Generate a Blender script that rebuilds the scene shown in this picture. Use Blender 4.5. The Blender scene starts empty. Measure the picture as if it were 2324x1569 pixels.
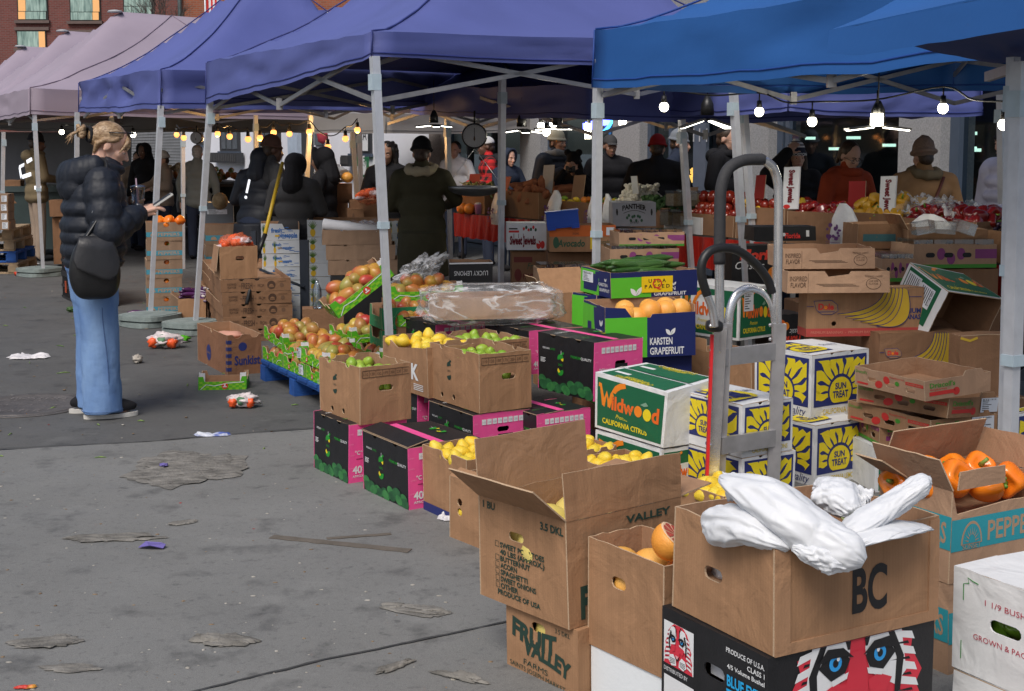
import bpy,bmesh,math,random
from mathutils import Vector as V,Matrix,noise
from mathutils.geometry import tessellate_polygon
rnd=random.Random(7)
sin,cos,pi,rad=math.sin,math.cos,math.pi,math.radians
SC=bpy.context.scene
COL=SC.collection
# camera
F,CX,PY,EYE=3000.0,1162.0,640.0,1.56
TILT=math.atan(305/F)
FW=V((0,cos(TILT),-sin(TILT)));UP=V((0,sin(TILT),cos(TILT)));RT=V((1,0,0))
CAM=V((0,0,EYE))
def ray(x,y):return RT*(x-CX)+FW*F+UP*(PY-y)
def at(x,y,z=0.0):
 d=ray(x,y);return CAM+d*((z-EYE)/d.z)
def atY(x,y,Y):
 d=ray(x,y);return CAM+d*(Y/d.y)
def proj(p):
 q=V(p)-CAM;w=q.dot(FW);return(CX+F*q.dot(RT)/w,PY-F*q.dot(UP)/w)
def zat(y,Y,x=CX):return atY(x,y,Y).z
NV=V((sin(rad(61)),cos(rad(61)),0));RV=V((-cos(rad(61)),sin(rad(61)),0))
def row(n,u,z=0.0):return NV*n+RV*u+V((0,0,z))
def rown(x,n,z=0.0):
 k=(x-CX)/F/cos(TILT)
 u=(n*NV.x-k*n*NV.y)/(k*RV.y-RV.x)
 return row(n,u,z)
cd=bpy.data.cameras.new('camera');cam=bpy.data.objects.new('camera',cd);COL.objects.link(cam)
cam.location=CAM;cam.rotation_euler=(pi/2-TILT,0,0)
cd.sensor_fit='HORIZONTAL';cd.sensor_width=36;cd.lens=F/2324*36;cd.shift_y=-(784.5-PY)/2324
cd.clip_start=0.1;cd.clip_end=500;SC.camera=cam
# materials
MATS={}
def _nt(name):
 m=bpy.data.materials.new(name);m.use_nodes=True;nt=m.node_tree
 return m,nt,nt.nodes['Principled BSDF'],nt.nodes,nt.links
def mat(name,rgb=(.5,.5,.5),rough=.6,var=.12,scale=9,bump=0.,bscale=70,metal=0.,spec=.5,trans=0.,corr=0.,alpha=1.,sss=0.,det=5):
 if name in MATS:return MATS[name]
 m,nt,bs,N,L=_nt(name);MATS[name]=m
 tc=N.new('ShaderNodeTexCoord');nz=N.new('ShaderNodeTexNoise');nz.inputs['Scale'].default_value=scale;nz.inputs['Detail'].default_value=det
 L.new(tc.outputs['Object'],nz.inputs['Vector'])
 mx=N.new('ShaderNodeMix');mx.data_type='RGBA'
 mx.inputs[6].default_value=[max(0,c*(1-var*1.6))for c in rgb]+[1];mx.inputs[7].default_value=[min(1,c*(1+var*1.6))for c in rgb]+[1]
 fac=nz.outputs['Fac']
 if corr:
  dt=N.new('ShaderNodeVectorMath');dt.operation='DOT_PRODUCT';dt.inputs[1].default_value=(1,1,0.02);L.new(tc.outputs['Object'],dt.inputs[0])
  ml=N.new('ShaderNodeMath');ml.operation='MULTIPLY';ml.inputs[1].default_value=620;L.new(dt.outputs['Value'],ml.inputs[0])
  sn=N.new('ShaderNodeMath');sn.operation='SINE';L.new(ml.outputs[0],sn.inputs[0])
  st=N.new('ShaderNodeTexNoise');st.inputs['Scale'].default_value=1;st.inputs['Detail'].default_value=6
  mp=N.new('ShaderNodeMapping');mp.inputs['Scale'].default_value=(40,40,2.5);L.new(tc.outputs['Object'],mp.inputs['Vector']);L.new(mp.outputs[0],st.inputs['Vector'])
  a1=N.new('ShaderNodeMath');a1.operation='MULTIPLY_ADD';a1.inputs[1].default_value=corr;L.new(sn.outputs[0],a1.inputs[0]);L.new(fac,a1.inputs[2])
  a2=N.new('ShaderNodeMath');a2.operation='MULTIPLY_ADD';a2.inputs[1].default_value=.8;L.new(st.outputs['Fac'],a2.inputs[0]);L.new(a1.outputs[0],a2.inputs[2])
  a3=N.new('ShaderNodeMath');a3.operation='SUBTRACT';a3.inputs[1].default_value=.4;L.new(a2.outputs[0],a3.inputs[0]);a3.use_clamp=True
  fac=a3.outputs[0]
 L.new(fac,mx.inputs[0]);L.new(mx.outputs[2],bs.inputs['Base Color'])
 bs.inputs['Roughness'].default_value=rough;bs.inputs['Metallic'].default_value=metal;bs.inputs['Specular IOR Level'].default_value=spec
 if trans:bs.inputs['Transmission Weight'].default_value=trans
 if alpha<1:bs.inputs['Alpha'].default_value=alpha
 if sss:bs.inputs['Subsurface Weight'].default_value=sss;bs.inputs['Subsurface Radius'].default_value=(.01,.005,.003)
 if bump:
  b=N.new('ShaderNodeBump');b.inputs['Strength'].default_value=bump;b.inputs['Distance'].default_value=.01
  n2=N.new('ShaderNodeTexNoise');n2.inputs['Scale'].default_value=bscale;n2.inputs['Detail'].default_value=4;L.new(tc.outputs['Object'],n2.inputs['Vector'])
  L.new(n2.outputs['Fac'],b.inputs['Height']);L.new(b.outputs[0],bs.inputs['Normal'])
  if corr:
   n3=N.new('ShaderNodeTexNoise');n3.inputs['Scale'].default_value=7;n3.inputs['Detail'].default_value=3;n3.inputs['Distortion'].default_value=.8;L.new(tc.outputs['Object'],n3.inputs['Vector']);b2=N.new('ShaderNodeBump');b2.inputs['Strength'].default_value=.55;b2.inputs['Distance'].default_value=.02
   L.new(n3.outputs['Fac'],b2.inputs['Height']);L.new(b2.outputs[0],b.inputs['Normal'])
 return m
def emit(name,rgb,s):
 if name in MATS:return MATS[name]
 m,nt,bs,N,L=_nt(name);MATS[name]=m
 bs.inputs['Base Color'].default_value=(*rgb,1);bs.inputs['Emission Color'].default_value=(*rgb,1);bs.inputs['Emission Strength'].default_value=s
 return m
def two(name,a,b,scale=3,lo=.4,hi=.6,rough=.5,bump=0,bscale=50,spec=.5,sss=0,stretch=(1,1,1),det=3):
 if name in MATS:return MATS[name]
 m,nt,bs,N,L=_nt(name);MATS[name]=m
 tc=N.new('ShaderNodeTexCoord');oi=N.new('ShaderNodeObjectInfo');mp=N.new('ShaderNodeMapping');mp.inputs['Scale'].default_value=stretch
 L.new(tc.outputs['Object'],mp.inputs['Vector'])
 ad=N.new('ShaderNodeMath');ad.operation='MULTIPLY';ad.inputs[1].default_value=50;L.new(oi.outputs['Random'],ad.inputs[0])
 nz=N.new('ShaderNodeTexNoise');nz.noise_dimensions='4D';nz.inputs['Scale'].default_value=scale;nz.inputs['Detail'].default_value=det
 L.new(mp.outputs[0],nz.inputs['Vector']);L.new(ad.outputs[0],nz.inputs['W'])
 cr=N.new('ShaderNodeMapRange');cr.inputs[1].default_value=lo;cr.inputs[2].default_value=hi;L.new(nz.outputs['Fac'],cr.inputs[0])
 mx=N.new('ShaderNodeMix');mx.data_type='RGBA';mx.inputs[6].default_value=(*a,1);mx.inputs[7].default_value=(*b,1)
 L.new(cr.outputs[0],mx.inputs[0]);L.new(mx.outputs[2],bs.inputs['Base Color'])
 bs.inputs['Roughness'].default_value=rough;bs.inputs['Specular IOR Level'].default_value=spec
 if sss:bs.inputs['Subsurface Weight'].default_value=sss;bs.inputs['Subsurface Radius'].default_value=(.02,.01,.005)
 if bump:
  bb=N.new('ShaderNodeBump');bb.inputs['Strength'].default_value=bump;bb.inputs['Distance'].default_value=.01
  n2=N.new('ShaderNodeTexNoise');n2.inputs['Scale'].default_value=bscale;L.new(tc.outputs['Object'],n2.inputs['Vector'])
  L.new(n2.outputs['Fac'],bb.inputs['Height']);L.new(bb.outputs[0],bs.inputs['Normal'])
 return m
def glassy(name,rgb,gloss=.25,rough=.05,tint=.9):
 if name in MATS:return MATS[name]
 m,nt,bs,N,L=_nt(name);MATS[name]=m
 tr=N.new('ShaderNodeBsdfTransparent');tr.inputs[0].default_value=(*[c*tint for c in rgb],1)
 gl=N.new('ShaderNodeBsdfGlossy');gl.inputs['Roughness'].default_value=rough;gl.inputs['Color'].default_value=(.8,.85,.9,1)
 mx=N.new('ShaderNodeMixShader');lw=N.new('ShaderNodeLayerWeight');lw.inputs[0].default_value=.35
 ma=N.new('ShaderNodeMath');ma.operation='MULTIPLY_ADD';ma.inputs[1].default_value=.6;ma.inputs[2].default_value=gloss;ma.use_clamp=True
 L.new(lw.outputs['Fresnel'],ma.inputs[0]);L.new(ma.outputs[0],mx.inputs[0]);L.new(tr.outputs[0],mx.inputs[1]);L.new(gl.outputs[0],mx.inputs[2])
 L.new(mx.outputs[0],N['Material Output'].inputs[0])
 return m
KR=lambda:mat('kraft',(.33,.185,.10),.85,.15,4,.12,160,corr=.05,spec=.2)
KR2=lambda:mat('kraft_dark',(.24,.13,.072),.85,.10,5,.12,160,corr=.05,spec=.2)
KRL=lambda:mat('kraft_pale',(.40,.25,.16),.85,.08,5,.12,160,corr=.04,spec=.2)
KRI=lambda:mat('kraft_inside',(.34,.20,.12),.9,.10,5,.12,160,corr=.06,spec=.1)
KRE=lambda:mat('kraft_edge',(.46,.33,.22),.9,.25,220,spec=.1)
def flat(name,rgb,rough=.55):return mat(name,rgb,rough,.05,14,.04,150,spec=.35)
WHT=lambda:flat('print_white',(.72,.73,.74));BLK=lambda:flat('print_black',(.012,.012,.014))
NAVY=lambda:flat('print_navy',(.022,.032,.15));YEL=lambda:flat('print_yellow',(.78,.62,.02))
DGR=lambda:flat('print_green',(.012,.12,.055));ORG=lambda:flat('print_orange',(.83,.24,.02))
PINK=lambda:mat('print_pink',(.80,.085,.30),.5,.06,25,.04,150);RED=lambda:flat('print_red',(.62,.035,.03))
TEAL=lambda:flat('print_teal',(.03,.30,.36));LIME=lambda:flat('print_lime',(.10,.48,.03));LEAF=lambda:flat('print_leaf',(.02,.26,.03))
INK=lambda:flat('print_ink',(.022,.05,.038));KINK=lambda:flat('print_brown_ink',(.075,.04,.025))
GLABEL=lambda:flat('label_paper',(.70,.73,.78));CYAN=lambda:flat('print_cyan',(.02,.38,.75))
# mesh builder
TXT={}
def text2d(s,bold=.0,shear=0.,space=1.):
 key=(s,bold,shear,space)
 if key in TXT:return TXT[key]
 cu=bpy.data.curves.new('t','FONT');cu.body=s;cu.offset=bold;cu.shear=shear;cu.space_character=space;cu.resolution_u=5 if len(s)<7 else 2
 cu.fill_mode='FRONT'
 ob=bpy.data.objects.new('t',cu);me=ob.to_mesh()
 vs=[(v.co.x,v.co.y)for v in me.vertices];fs=[tuple(p.vertices)for p in me.polygons]
 ob.to_mesh_clear();bpy.data.objects.remove(ob);bpy.data.curves.remove(cu)
 if vs:
  x0=min(v[0]for v in vs);x1=max(v[0]for v in vs)
  vs=[((x-x0)/.7,y/.7)for x,y in vs];w=(x1-x0)/.7
 else:w=0
 TXT[key]=(vs,fs,w);return TXT[key]
class MB:
 def __init__(s):s.v=[];s.f=[];s.mi=[];s.sm=[];s.mats=[]
 def m(s,mt):
  if mt not in s.mats:s.mats.append(mt)
  return s.mats.index(mt)
 def add(s,vs,fs,mt,smooth=False):
  b=len(s.v);i=s.m(mt);s.v+=[V(v)for v in vs]
  for f in fs:s.f.append(tuple(k+b for k in f));s.mi.append(i);s.sm.append(smooth)
  return s
 def box(s,c,d,mt,R=None):
  c=V(c);x,y,z=[k/2 for k in d]
  vs=[V((i,j,k))for i in(-x,x)for j in(-y,y)for k in(-z,z)]
  if R is not None:vs=[R@v for v in vs]
  return s.add([c+v for v in vs],[(0,1,3,2),(4,6,7,5),(0,4,5,1),(2,3,7,6),(0,2,6,4),(1,5,7,3)],mt)
 def bar(s,a,b,w,h,mt,up=V((0,0,1))):
  a,b=V(a),V(b);d=(b-a);L=d.length;d=d/L;x=d.cross(up)
  if x.length<1e-4:x=d.cross(V((0,1,0)))
  x.normalize();z=x.cross(d)
  vs=[]
  for p in(a,b):
   for i,k in((-1,-1),(1,-1),(1,1),(-1,1)):vs.append(p+x*i*w/2+z*k*h/2)
  return s.add(vs,[(3,2,1,0),(4,5,6,7),(0,1,5,4),(1,2,6,5),(2,3,7,6),(3,0,4,7)],mt)
 def tube(s,pts,r,mt,n=8,caps=True,flatz=1.,closed=False):
  pts=[V(p)for p in pts];k=len(pts);rs=r if isinstance(r,(list,tuple))else[r]*k
  vs=[];x=None
  for i,p in enumerate(pts):
   if closed:d=pts[(i+1)%k]-pts[i-1]
   else:d=pts[min(i+1,k-1)]-pts[max(i-1,0)]
   d=d.normalized()if d.length>1e-9 else V((0,0,1))
   if x is None:x=d.cross(V((0,0,1)));x=x if x.length>1e-3 else d.cross(V((0,1,0)))
   x=(x-d*x.dot(d)).normalized();y=d.cross(x)
   for j in range(n):a=2*pi*j/n;vs.append(p+(x*cos(a)+y*sin(a)*flatz)*rs[i])
  fs=[]
  for i in range(k if closed else k-1):
   for j in range(n):i2=(i+1)%k;fs.append((i*n+j,i*n+(j+1)%n,i2*n+(j+1)%n,i2*n+j))
  if caps and not closed:fs.append(tuple(range(n))[::-1]);fs.append(tuple((k-1)*n+j for j in range(n)))
  return s.add(vs,fs,mt,True)
 def ell(s,c,r,mt,seg=12,ring=8,R=None,fn=None):
  c=V(c);r=(r,r,r)if not isinstance(r,(tuple,list))else r
  vs=[V((0,0,-1))]
  for i in range(1,ring):
   t=pi*i/ring
   for j in range(seg):a=2*pi*j/seg;vs.append(V((sin(t)*cos(a),sin(t)*sin(a),-cos(t))))
  vs.append(V((0,0,1)))
  if fn:vs=[fn(v)for v in vs]
  vs=[V((v.x*r[0],v.y*r[1],v.z*r[2]))for v in vs]
  if R is not None:vs=[R@v for v in vs]
  fs=[(0,1+(j+1)%seg,1+j)for j in range(seg)]
  for i in range(ring-2):
   for j in range(seg):a=1+i*seg;fs.append((a+j,a+(j+1)%seg,a+seg+(j+1)%seg,a+seg+j))
  e=1+(ring-2)*seg;fs+=[(e+j,e+(j+1)%seg,len(vs)-1)for j in range(seg)]
  return s.add([c+v for v in vs],fs,mt,True)
 def lathe(s,prof,mt,n=16,M=None,smooth=True):
  vs=[];k=len(prof)
  for r,z in prof:
   for j in range(n):a=2*pi*j/n;vs.append(V((r*cos(a),r*sin(a),z)))
  if M is not None:vs=[M@v for v in vs]
  fs=[(i*n+j,i*n+(j+1)%n,(i+1)*n+(j+1)%n,(i+1)*n+j)for i in range(k-1)for j in range(n)]
  fs.append(tuple(range(n))[::-1]);fs.append(tuple((k-1)*n+j for j in range(n)))
  return s.add(vs,fs,mt,smooth)
 def plate(s,fr,outline,holes,t,mo,mi=None,me=None):
  O,U,W=fr;N=U.cross(W).normalized();mi=mi or mo;me=me or mi
  loops=[outline]+list(holes);flat2=[p for l in loops for p in l]
  tris=tessellate_polygon([[V((p[0],p[1],0))for p in l]for l in loops])
  fo,fi=[],[];n=len(flat2)
  for a,b,c in tris:
   pa,pb,pc=flat2[a],flat2[b],flat2[c]
   if(pb[0]-pa[0])*(pc[1]-pa[1])-(pb[1]-pa[1])*(pc[0]-pa[0])<0:b,c=c,b
   fo.append((a,b,c));fi.append((c,b,a))
  P=[O+U*p[0]+W*p[1]for p in flat2];Q=[p-N*t for p in P]
  s.add(P,fo,mo);s.add(Q,fi,mi)
  for l in loops:
   ar=sum(l[i][0]*l[(i+1)%len(l)][1]-l[(i+1)%len(l)][0]*l[i][1]for i in range(len(l)))
   k=len(l);A=[O+U*p[0]+W*p[1]for p in l]
   outer=l is outline
   if(ar>0)!=outer:A.reverse()
   vs=A+[p-N*t for p in A]
   s.add(vs,[(i+k,(i+1)%k+k,(i+1)%k,i)for i in range(k)],me)
  return s
 def poly(s,fr,pts,mt,layer=1):
  O,U,W=fr;N=U.cross(W).normalized();off=N*(.0006+.0007*layer)
  tr=tessellate_polygon([[V((p[0],p[1],0))for p in pts]]);fs=[]
  for a,b,c in tr:
   pa,pb,pc=pts[a],pts[b],pts[c]
   if(pb[0]-pa[0])*(pc[1]-pa[1])-(pb[1]-pa[1])*(pc[0]-pa[0])<0:b,c=c,b
   fs.append((a,b,c))
  return s.add([O+U*p[0]+W*p[1]+off for p in pts],fs,mt)
 def rect(s,fr,u,v,w,h,mt,layer=1):return s.poly(fr,[(u,v),(u+w,v),(u+w,v+h),(u,v+h)],mt,layer)
 def disc(s,fr,u,v,ru,rv,mt,layer=1,n=20,a0=0,a1=2*pi,rot=0):
  full=abs(a1-a0-2*pi)<1e-6;k=n if full else n+1
  P=[(ru*cos(a0+(a1-a0)*i/n),rv*sin(a0+(a1-a0)*i/n))for i in range(k)]
  return s.poly(fr,[(u+x*cos(rot)-y*sin(rot),v+x*sin(rot)+y*cos(rot))for x,y in P],mt,layer)
 def stroke(s,fr,pts,w,mt,layer=1):
  k=len(pts);ws=w if isinstance(w,(list,tuple))else[w]*k;A,B=[],[]
  for i in range(k):
   a,b=pts[max(i-1,0)],pts[min(i+1,k-1)];dx,dy=b[0]-a[0],b[1]-a[1];l=math.hypot(dx,dy)or 1
   nx,ny=-dy/l*ws[i]/2,dx/l*ws[i]/2;A.append((pts[i][0]+nx,pts[i][1]+ny));B.append((pts[i][0]-nx,pts[i][1]-ny))
  for i in range(k-1):s.poly(fr,[B[i],B[i+1],A[i+1],A[i]],mt,layer)
  return s
 def text(s,fr,t,u,v,h,mt,w=None,bold=.0,shear=0.,layer=2,rot=0.,space=1.,arc=0.,align='c'):
  vs,fs,tw=text2d(t,bold,shear,space)
  if not vs:return s
  O,U,W=fr;N=U.cross(W).normalized();off=N*(.0006+.0007*layer)
  sx=(w/tw)if w else h;wid=tw*sx;x0={'c':-wid/2,'l':0,'r':-wid}[align];P=[]
  for x,y in vs:
   a,b=x*sx+x0,y*h
   if arc:b+=arc*(1-(2*a/wid)**2)
   a,b=a*cos(rot)-b*sin(rot),a*sin(rot)+b*cos(rot);P.append(O+U*(u+a)+W*(v+b)+off)
  return s.add(P,fs,mt)
 def xf(s,fn):s.v=[fn(v)for v in s.v];return s
 def build(s,name,parent=None,M=None,smooth=None):
  me=bpy.data.meshes.new(name);me.from_pydata([tuple(v)for v in s.v],[],s.f)
  for mt in s.mats:me.materials.append(mt)
  me.polygons.foreach_set('material_index',s.mi)
  me.polygons.foreach_set('use_smooth',s.sm if smooth is None else[smooth]*len(s.f));me.update()
  o=bpy.data.objects.new(name,me);COL.objects.link(o)
  if parent is not None:o.parent=parent
  if M is not None:o.matrix_local=M
  return o
def tag(o,label=None,cat=None,group=None,kind=None):
 if label:o['label']=label
 if cat:o['category']=cat
 if group:o['group']=group
 if kind:o['kind']=kind
 return o
def empty(name,loc,rz=0.):
 o=bpy.data.objects.new(name,None);o.empty_display_size=.1;COL.objects.link(o);o.location=loc;o.rotation_euler=(0,0,rz);return o
def dup(o,M=None,parent=None,label=None,group=None):
 c=o.copy();COL.objects.link(c)
 if parent is not None:c.parent=parent
 if M is not None:c.matrix_local=M
 if label:c['label']=label
 if group:c['group']=group
 for ch in list(o.children):dup(ch,None,c)
 return c
REM=[]
def remesh(o,vox,sm=4):
 REM.append(o);md=o.modifiers.new('r','REMESH');md.mode='VOXEL';md.voxel_size=vox;md.use_smooth_shade=True
 if sm:m2=o.modifiers.new('s','SMOOTH');m2.iterations=sm;m2.factor=.5
 return o
def fr_at(O,U,W):return(V(O),V(U).normalized(),V(W).normalized())
def sol(P,d,key,target,hi=4.0):
 lo=0.0;f0=proj(P)[key];inc=proj(P+d*.05)[key]>f0
 for _ in range(50):
  mid=(lo+hi)/2
  if(proj(P+d*mid)[key]<target)==inc:lo=mid
  else:hi=mid
 return lo
def hole_pts(cu,cv,w,h,n=5):
 r=h/2;P=[]
 for sx,a0 in((1,-pi/2),(-1,pi/2)):
  for i in range(n+1):a=a0+pi*i/n;P.append((cu+sx*(w/2-r)+r*cos(a),cv+r*sin(a)))
 return P
def notch_edge(W,H,spots,rad_=.022,jit=.003,slope=0):
 """wall outline with half-round finger notches along its top edge, given in fractions of its width"""
 P=[(0,0),(W,0),(W,H)];xs=sorted(spots,reverse=True);k=8;pts=[W*(1-i/k)for i in range(1,k)]
 ev=[('p',x)for x in pts]+[('n',W*q)for q in xs];ev.sort(key=lambda e:-e[1])
 for t,x in ev:
  if t=='p':
   if any(abs(x-W*q)<rad_*1.3 for q in xs):continue
   P.append((x,H+rnd.uniform(-jit,jit)))
  else:
   for i in range(7):a=pi*i/6;P.append((x+rad_*cos(a),H-rad_*.8*sin(a)))
 P.append((0,H));return P
class Carton:
 """a box given by its near corner in the picture; local x runs right, y runs left, both away from that corner"""
 def __init__(s,name,label,cat,fx,fy,z,yaw=61,W=None,L=None,H=None,xl=None,xr=None,yt=None,group=None,mo=None,mi=None,open=True,t=.005,holes={},out={},floor=None,wob=.006,top=None,P=None,sq=0):
  s.name,s.label,s.cat,s.group=name,label,cat,group
  a=rad(yaw);dx=V((sin(a),cos(a),0));dy=V((-cos(a),sin(a),0))
  s.P=P if P is not None else at(fx,fy,z)
  s.W=W or sol(s.P,dx,0,xr);s.L=L or sol(s.P,dy,0,xl);s.H=H or sol(s.P,V((0,0,1)),1,yt)
  s.M=Matrix.Translation(s.P)@Matrix.Rotation(pi/2-a,4,'Z')
  s.kids=[];s.mb=MB();W,L,H=s.W,s.L,s.H;s.t=t
  X,Y,Z=V((1,0,0)),V((0,1,0)),V((0,0,1))
  s.fr={'R':(V((0,0,0)),X,Z),'L':(V((0,L,0)),-Y,Z),'T':(V((0,0,H)),X,Y),'B':(V((W,L,0)),-X,Z),'E':(V((W,0,0)),Y,Z)}
  mo=mo or KR();mi=mi or KRI();s.mo,s.mi=mo,mi
  for k,w in(('R',W),('L',L),('B',W),('E',L)):
   fr=s.fr[k];ins=t if k in 'LE' else 0
   ol=out.get(k)or notch_edge(w,H,[])
   if callable(ol):ol=ol(w,H)
   if ins:ol=[(min(max(p[0],ins),w-ins),p[1])for p in ol]
   m_o=mo.get(k,mo['*'])if isinstance(mo,dict)else mo
   s.mb.plate(fr,ol,[hole_pts(*h)for h in holes.get(k,[])],t,m_o,mi,KRE()if open else m_o)
  fl=floor if floor is not None else .004
  s.mb.add([(t,t,fl),(W-t,t,fl),(W-t,L-t,fl),(t,L-t,fl)],[(0,1,2,3),(3,2,1,0)],mi)
  if not open:
   mt=top or(mo.get('T',mo['*'])if isinstance(mo,dict)else mo)
   if sq:s.mb.add([(0,0,H),(W,0,H),(W,L,H),(0,L,H)],[(0,1,2,3)],mt)
   else:
    for k in range(2):
     m2=MB();up=rnd.uniform(.001,.009);x0,x1=(0,W*.498)if k==0 else(W,W*.502)
     P=[(x0,0,H),(x0,L,H),(x1,L,H+up),(x1,0,H+up)];Q=[(p[0],p[1],p[2]-.0035)for p in P]
     if k:P.reverse();Q.reverse()
     P=P[::-1];Q=Q[::-1]
     m2.add(P,[(0,1,2,3)],mt);m2.add(Q,[(3,2,1,0)],s.mi);m2.add(P+Q,[(4+i,4+(i+1)%4,(i+1)%4,i)for i in range(4)],KRE())
     s.kids.append(('top_flap',m2,None))
  s.c8=[V((rnd.uniform(-1,1),rnd.uniform(-1,1),rnd.uniform(-.4,.4)))*wob if i>3 else V((rnd.uniform(-1,1),rnd.uniform(-1,1),0))*wob*.5 for i in range(8)]
  s.tilt=None
 def warp(s,v):
  x,y,z=v.x/s.W,v.y/s.L,v.z/s.H;d=V((0,0,0))
  for i in range(8):
   wx=x if i&1 else 1-x;wy=y if i&2 else 1-y;wz=z if i&4 else 1-z;d+=s.c8[i]*(wx*wy*wz)
  return v+d
 def flap(s,side,ln,ang,cut=.0,name='flap',dz=0.,u0=0.,u1=None,prints=None,mo=None):
  """flap hinged on the top edge of a wall; ang 0 = lying closed, 90 = upright, 180 = folded out level"""
  O,U,Z=s.fr[side];w=s.W if side in 'RB' else s.L;u1=w if u1 is None else u1;Nn=U.cross(Z);a=rad(ang)
  D=(-Nn*cos(a)+Z*sin(a)).normalized();mb=MB();hinge=O+U*0+Z*(s.H+dz)+Nn*.001
  k=6;ol=[(u0,0),(u1,0)]+[(u1-cut-(u1-u0-2*cut)*i/k,ln+rnd.uniform(-.002,.002))for i in range(k+1)]
  fr=(hinge,U,D);mb.plate(fr,ol,[],.0045,mo or(s.mo if not isinstance(s.mo,dict)else s.mo['*']),s.mi,KRE())
  if prints:prints(mb,fr)
  s.kids.append((name,mb,None));return s
 def toprint(s,fn):
  '''print on the closed top: drawn once over the whole top, then each piece goes with the flap it lies on'''
  mb=MB();fn(mb)
  for k in range(2):
   nm,m2,lb=[q for q in s.kids if q[0]=='top_flap'][k];zz=max(v.z for v in m2.v)-s.H
   for i,f in enumerate(mb.f):
    cx=sum(mb.v[j].x for j in f)/len(f)
    if(cx<s.W/2)==(k==0):
     vs=[mb.v[j]+V((0,0,zz*max(0,(1-abs(mb.v[j].x-s.W/2)/(s.W/2)))))for j in f];m2.add(vs,[tuple(range(len(f)))],mb.mats[mb.mi[i]])
 def sticker(s,side,u,v,w,h,label=None,name='label_sticker',rot=0):
  mb=MB();fr=s.fr[side];Nn=fr[1].cross(fr[2]);g=(fr[0]+Nn*.003,fr[1],fr[2])
  mb.rect(g,u,v,w,h,GLABEL(),1)
  for i in range(6):mb.rect(g,u+w*.08,v+h*(.12+.13*i),w*rnd.uniform(.3,.8),h*.045,BLK(),2)
  for i in range(14):mb.rect(g,u+w*(.08+.058*i),v+h*.84,w*rnd.choice((.012,.03)),h*.1,BLK(),2)
  s.kids.append((name,mb,label));return s
 def done(s,tilt=None):
  s.mb.xf(s.warp);M=s.M
  if tilt:M=s.M@Matrix.Rotation(rad(tilt[0]),4,tilt[1])
  s.M=M;o=s.mb.build(s.name);o.matrix_world=M;tag(o,s.label,s.cat,s.group);s.o=o
  for nm,mb,lb in s.kids:
   mb.xf(s.warp);c=mb.build(nm,o)
   if lb:c['label']=lb
  return s
 def pt(s,x,y,z):return s.M@V((x*s.W,y*s.L,z))
def place(me_o,M,label,cat,group):
 o=me_o.copy();COL.objects.link(o);o.matrix_world=M;tag(o,label,cat,group);return o
def rrot():return Matrix.Rotation(rnd.uniform(0,6.28),4,'Z')@Matrix.Rotation(rnd.uniform(0,6.28),4,'X')@Matrix.Rotation(rnd.uniform(0,6.28),4,'Y')
def fill(b,proto,spots,label,cat,group,sc=1.,flatrot=False):
 for q in spots:
  x,y,z=q[:3];k=sc*(q[3]if len(q)>3 else rnd.uniform(.92,1.08))
  R=Matrix.Rotation(rnd.uniform(0,6.28),4,'Z')@Matrix.Rotation(rnd.uniform(-.5,.5),4,'X')if flatrot else rrot()
  place(proto,Matrix.Translation(b.pt(x,y,z))@R@Matrix.Scale(k,4),label,cat,group)
def grid_spots(nx,ny,z,zj=.012,x0=.14,x1=.86,y0=.14,y1=.86,drop=0.):
 S=[]
 for i in range(nx):
  for j in range(ny):
   if rnd.random()<drop:continue
   S.append((x0+(x1-x0)*(i/max(1,nx-1))+rnd.uniform(-.03,.03),y0+(y1-y0)*(j/max(1,ny-1))+rnd.uniform(-.03,.03),z+rnd.uniform(-zj,zj)))
 return S
PROTO={}
def proto(name,mb,smooth=True):
 me_o=mb.build(name,smooth=smooth);COL.objects.unlink(me_o);PROTO[name]=me_o;return me_o
# fruit and vegetables, one of each kind
def lumpy(k,f,seed):
 def fn(v):return v*(1+k*noise.noise(v*f+V((seed,0,0))))
 return fn
LEM=two('lemon_skin',(.80,.50,.02),(.72,.58,.06),14,.35,.7,.42,.25,260)
def lemon_fn(v):
 z=v.z;e=1+(.16 if abs(z)>.93 else 0)
 return V((v.x,v.y,z*e))*(1+.03*noise.noise(v*2))
proto('lemon',MB().ell((0,0,0),(.033,.033,.041),LEM,14,10,fn=lemon_fn))
proto('lime',MB().ell((0,0,0),(.029,.029,.034),two('lime_skin',(.16,.34,.02),(.36,.46,.05),9,.3,.7,.4,.15,200),12,9,fn=lemon_fn))
def mango_fn(v):return V((v.x+.16*v.z*v.z,v.y,v.z*(1.0+.06*v.x)))*(1+.05*noise.noise(v*1.5))
MG=two('mango_skin',(.42,.045,.035),(.50,.36,.05),5,.38,.66,.34,.05,100)
MG2=two('mango_skin_green',(.30,.28,.06),(.46,.10,.05),5,.42,.72,.34,.05,100)
def mango(name,mt):
 mb=MB().ell((0,0,0),(.046,.042,.058),mt,14,10,fn=mango_fn);o=proto(name,mb)
 return o
mango('mango',MG);mango('mango_b',MG2)
GF=two('grapefruit_skin',(.82,.33,.05),(.80,.44,.10),6,.35,.65,.42,.2,240)
proto('grapefruit',MB().ell((0,0,0),(.058,.058,.054),GF,18,12,fn=lumpy(.03,1.3,2)))
proto('orange',MB().ell((0,0,0),(.038,.038,.037),two('orange_skin',(.72,.20,.02),(.75,.26,.03),6,.4,.6,.42,.2,240),12,8))
proto('yellow_squash',MB().ell((0,0,0),(.075,.075,.11),two('squash_skin',(.75,.60,.14),(.80,.66,.22),5,.4,.7,.4,.05,60),18,12,fn=lumpy(.04,1.5,5)))
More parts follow.
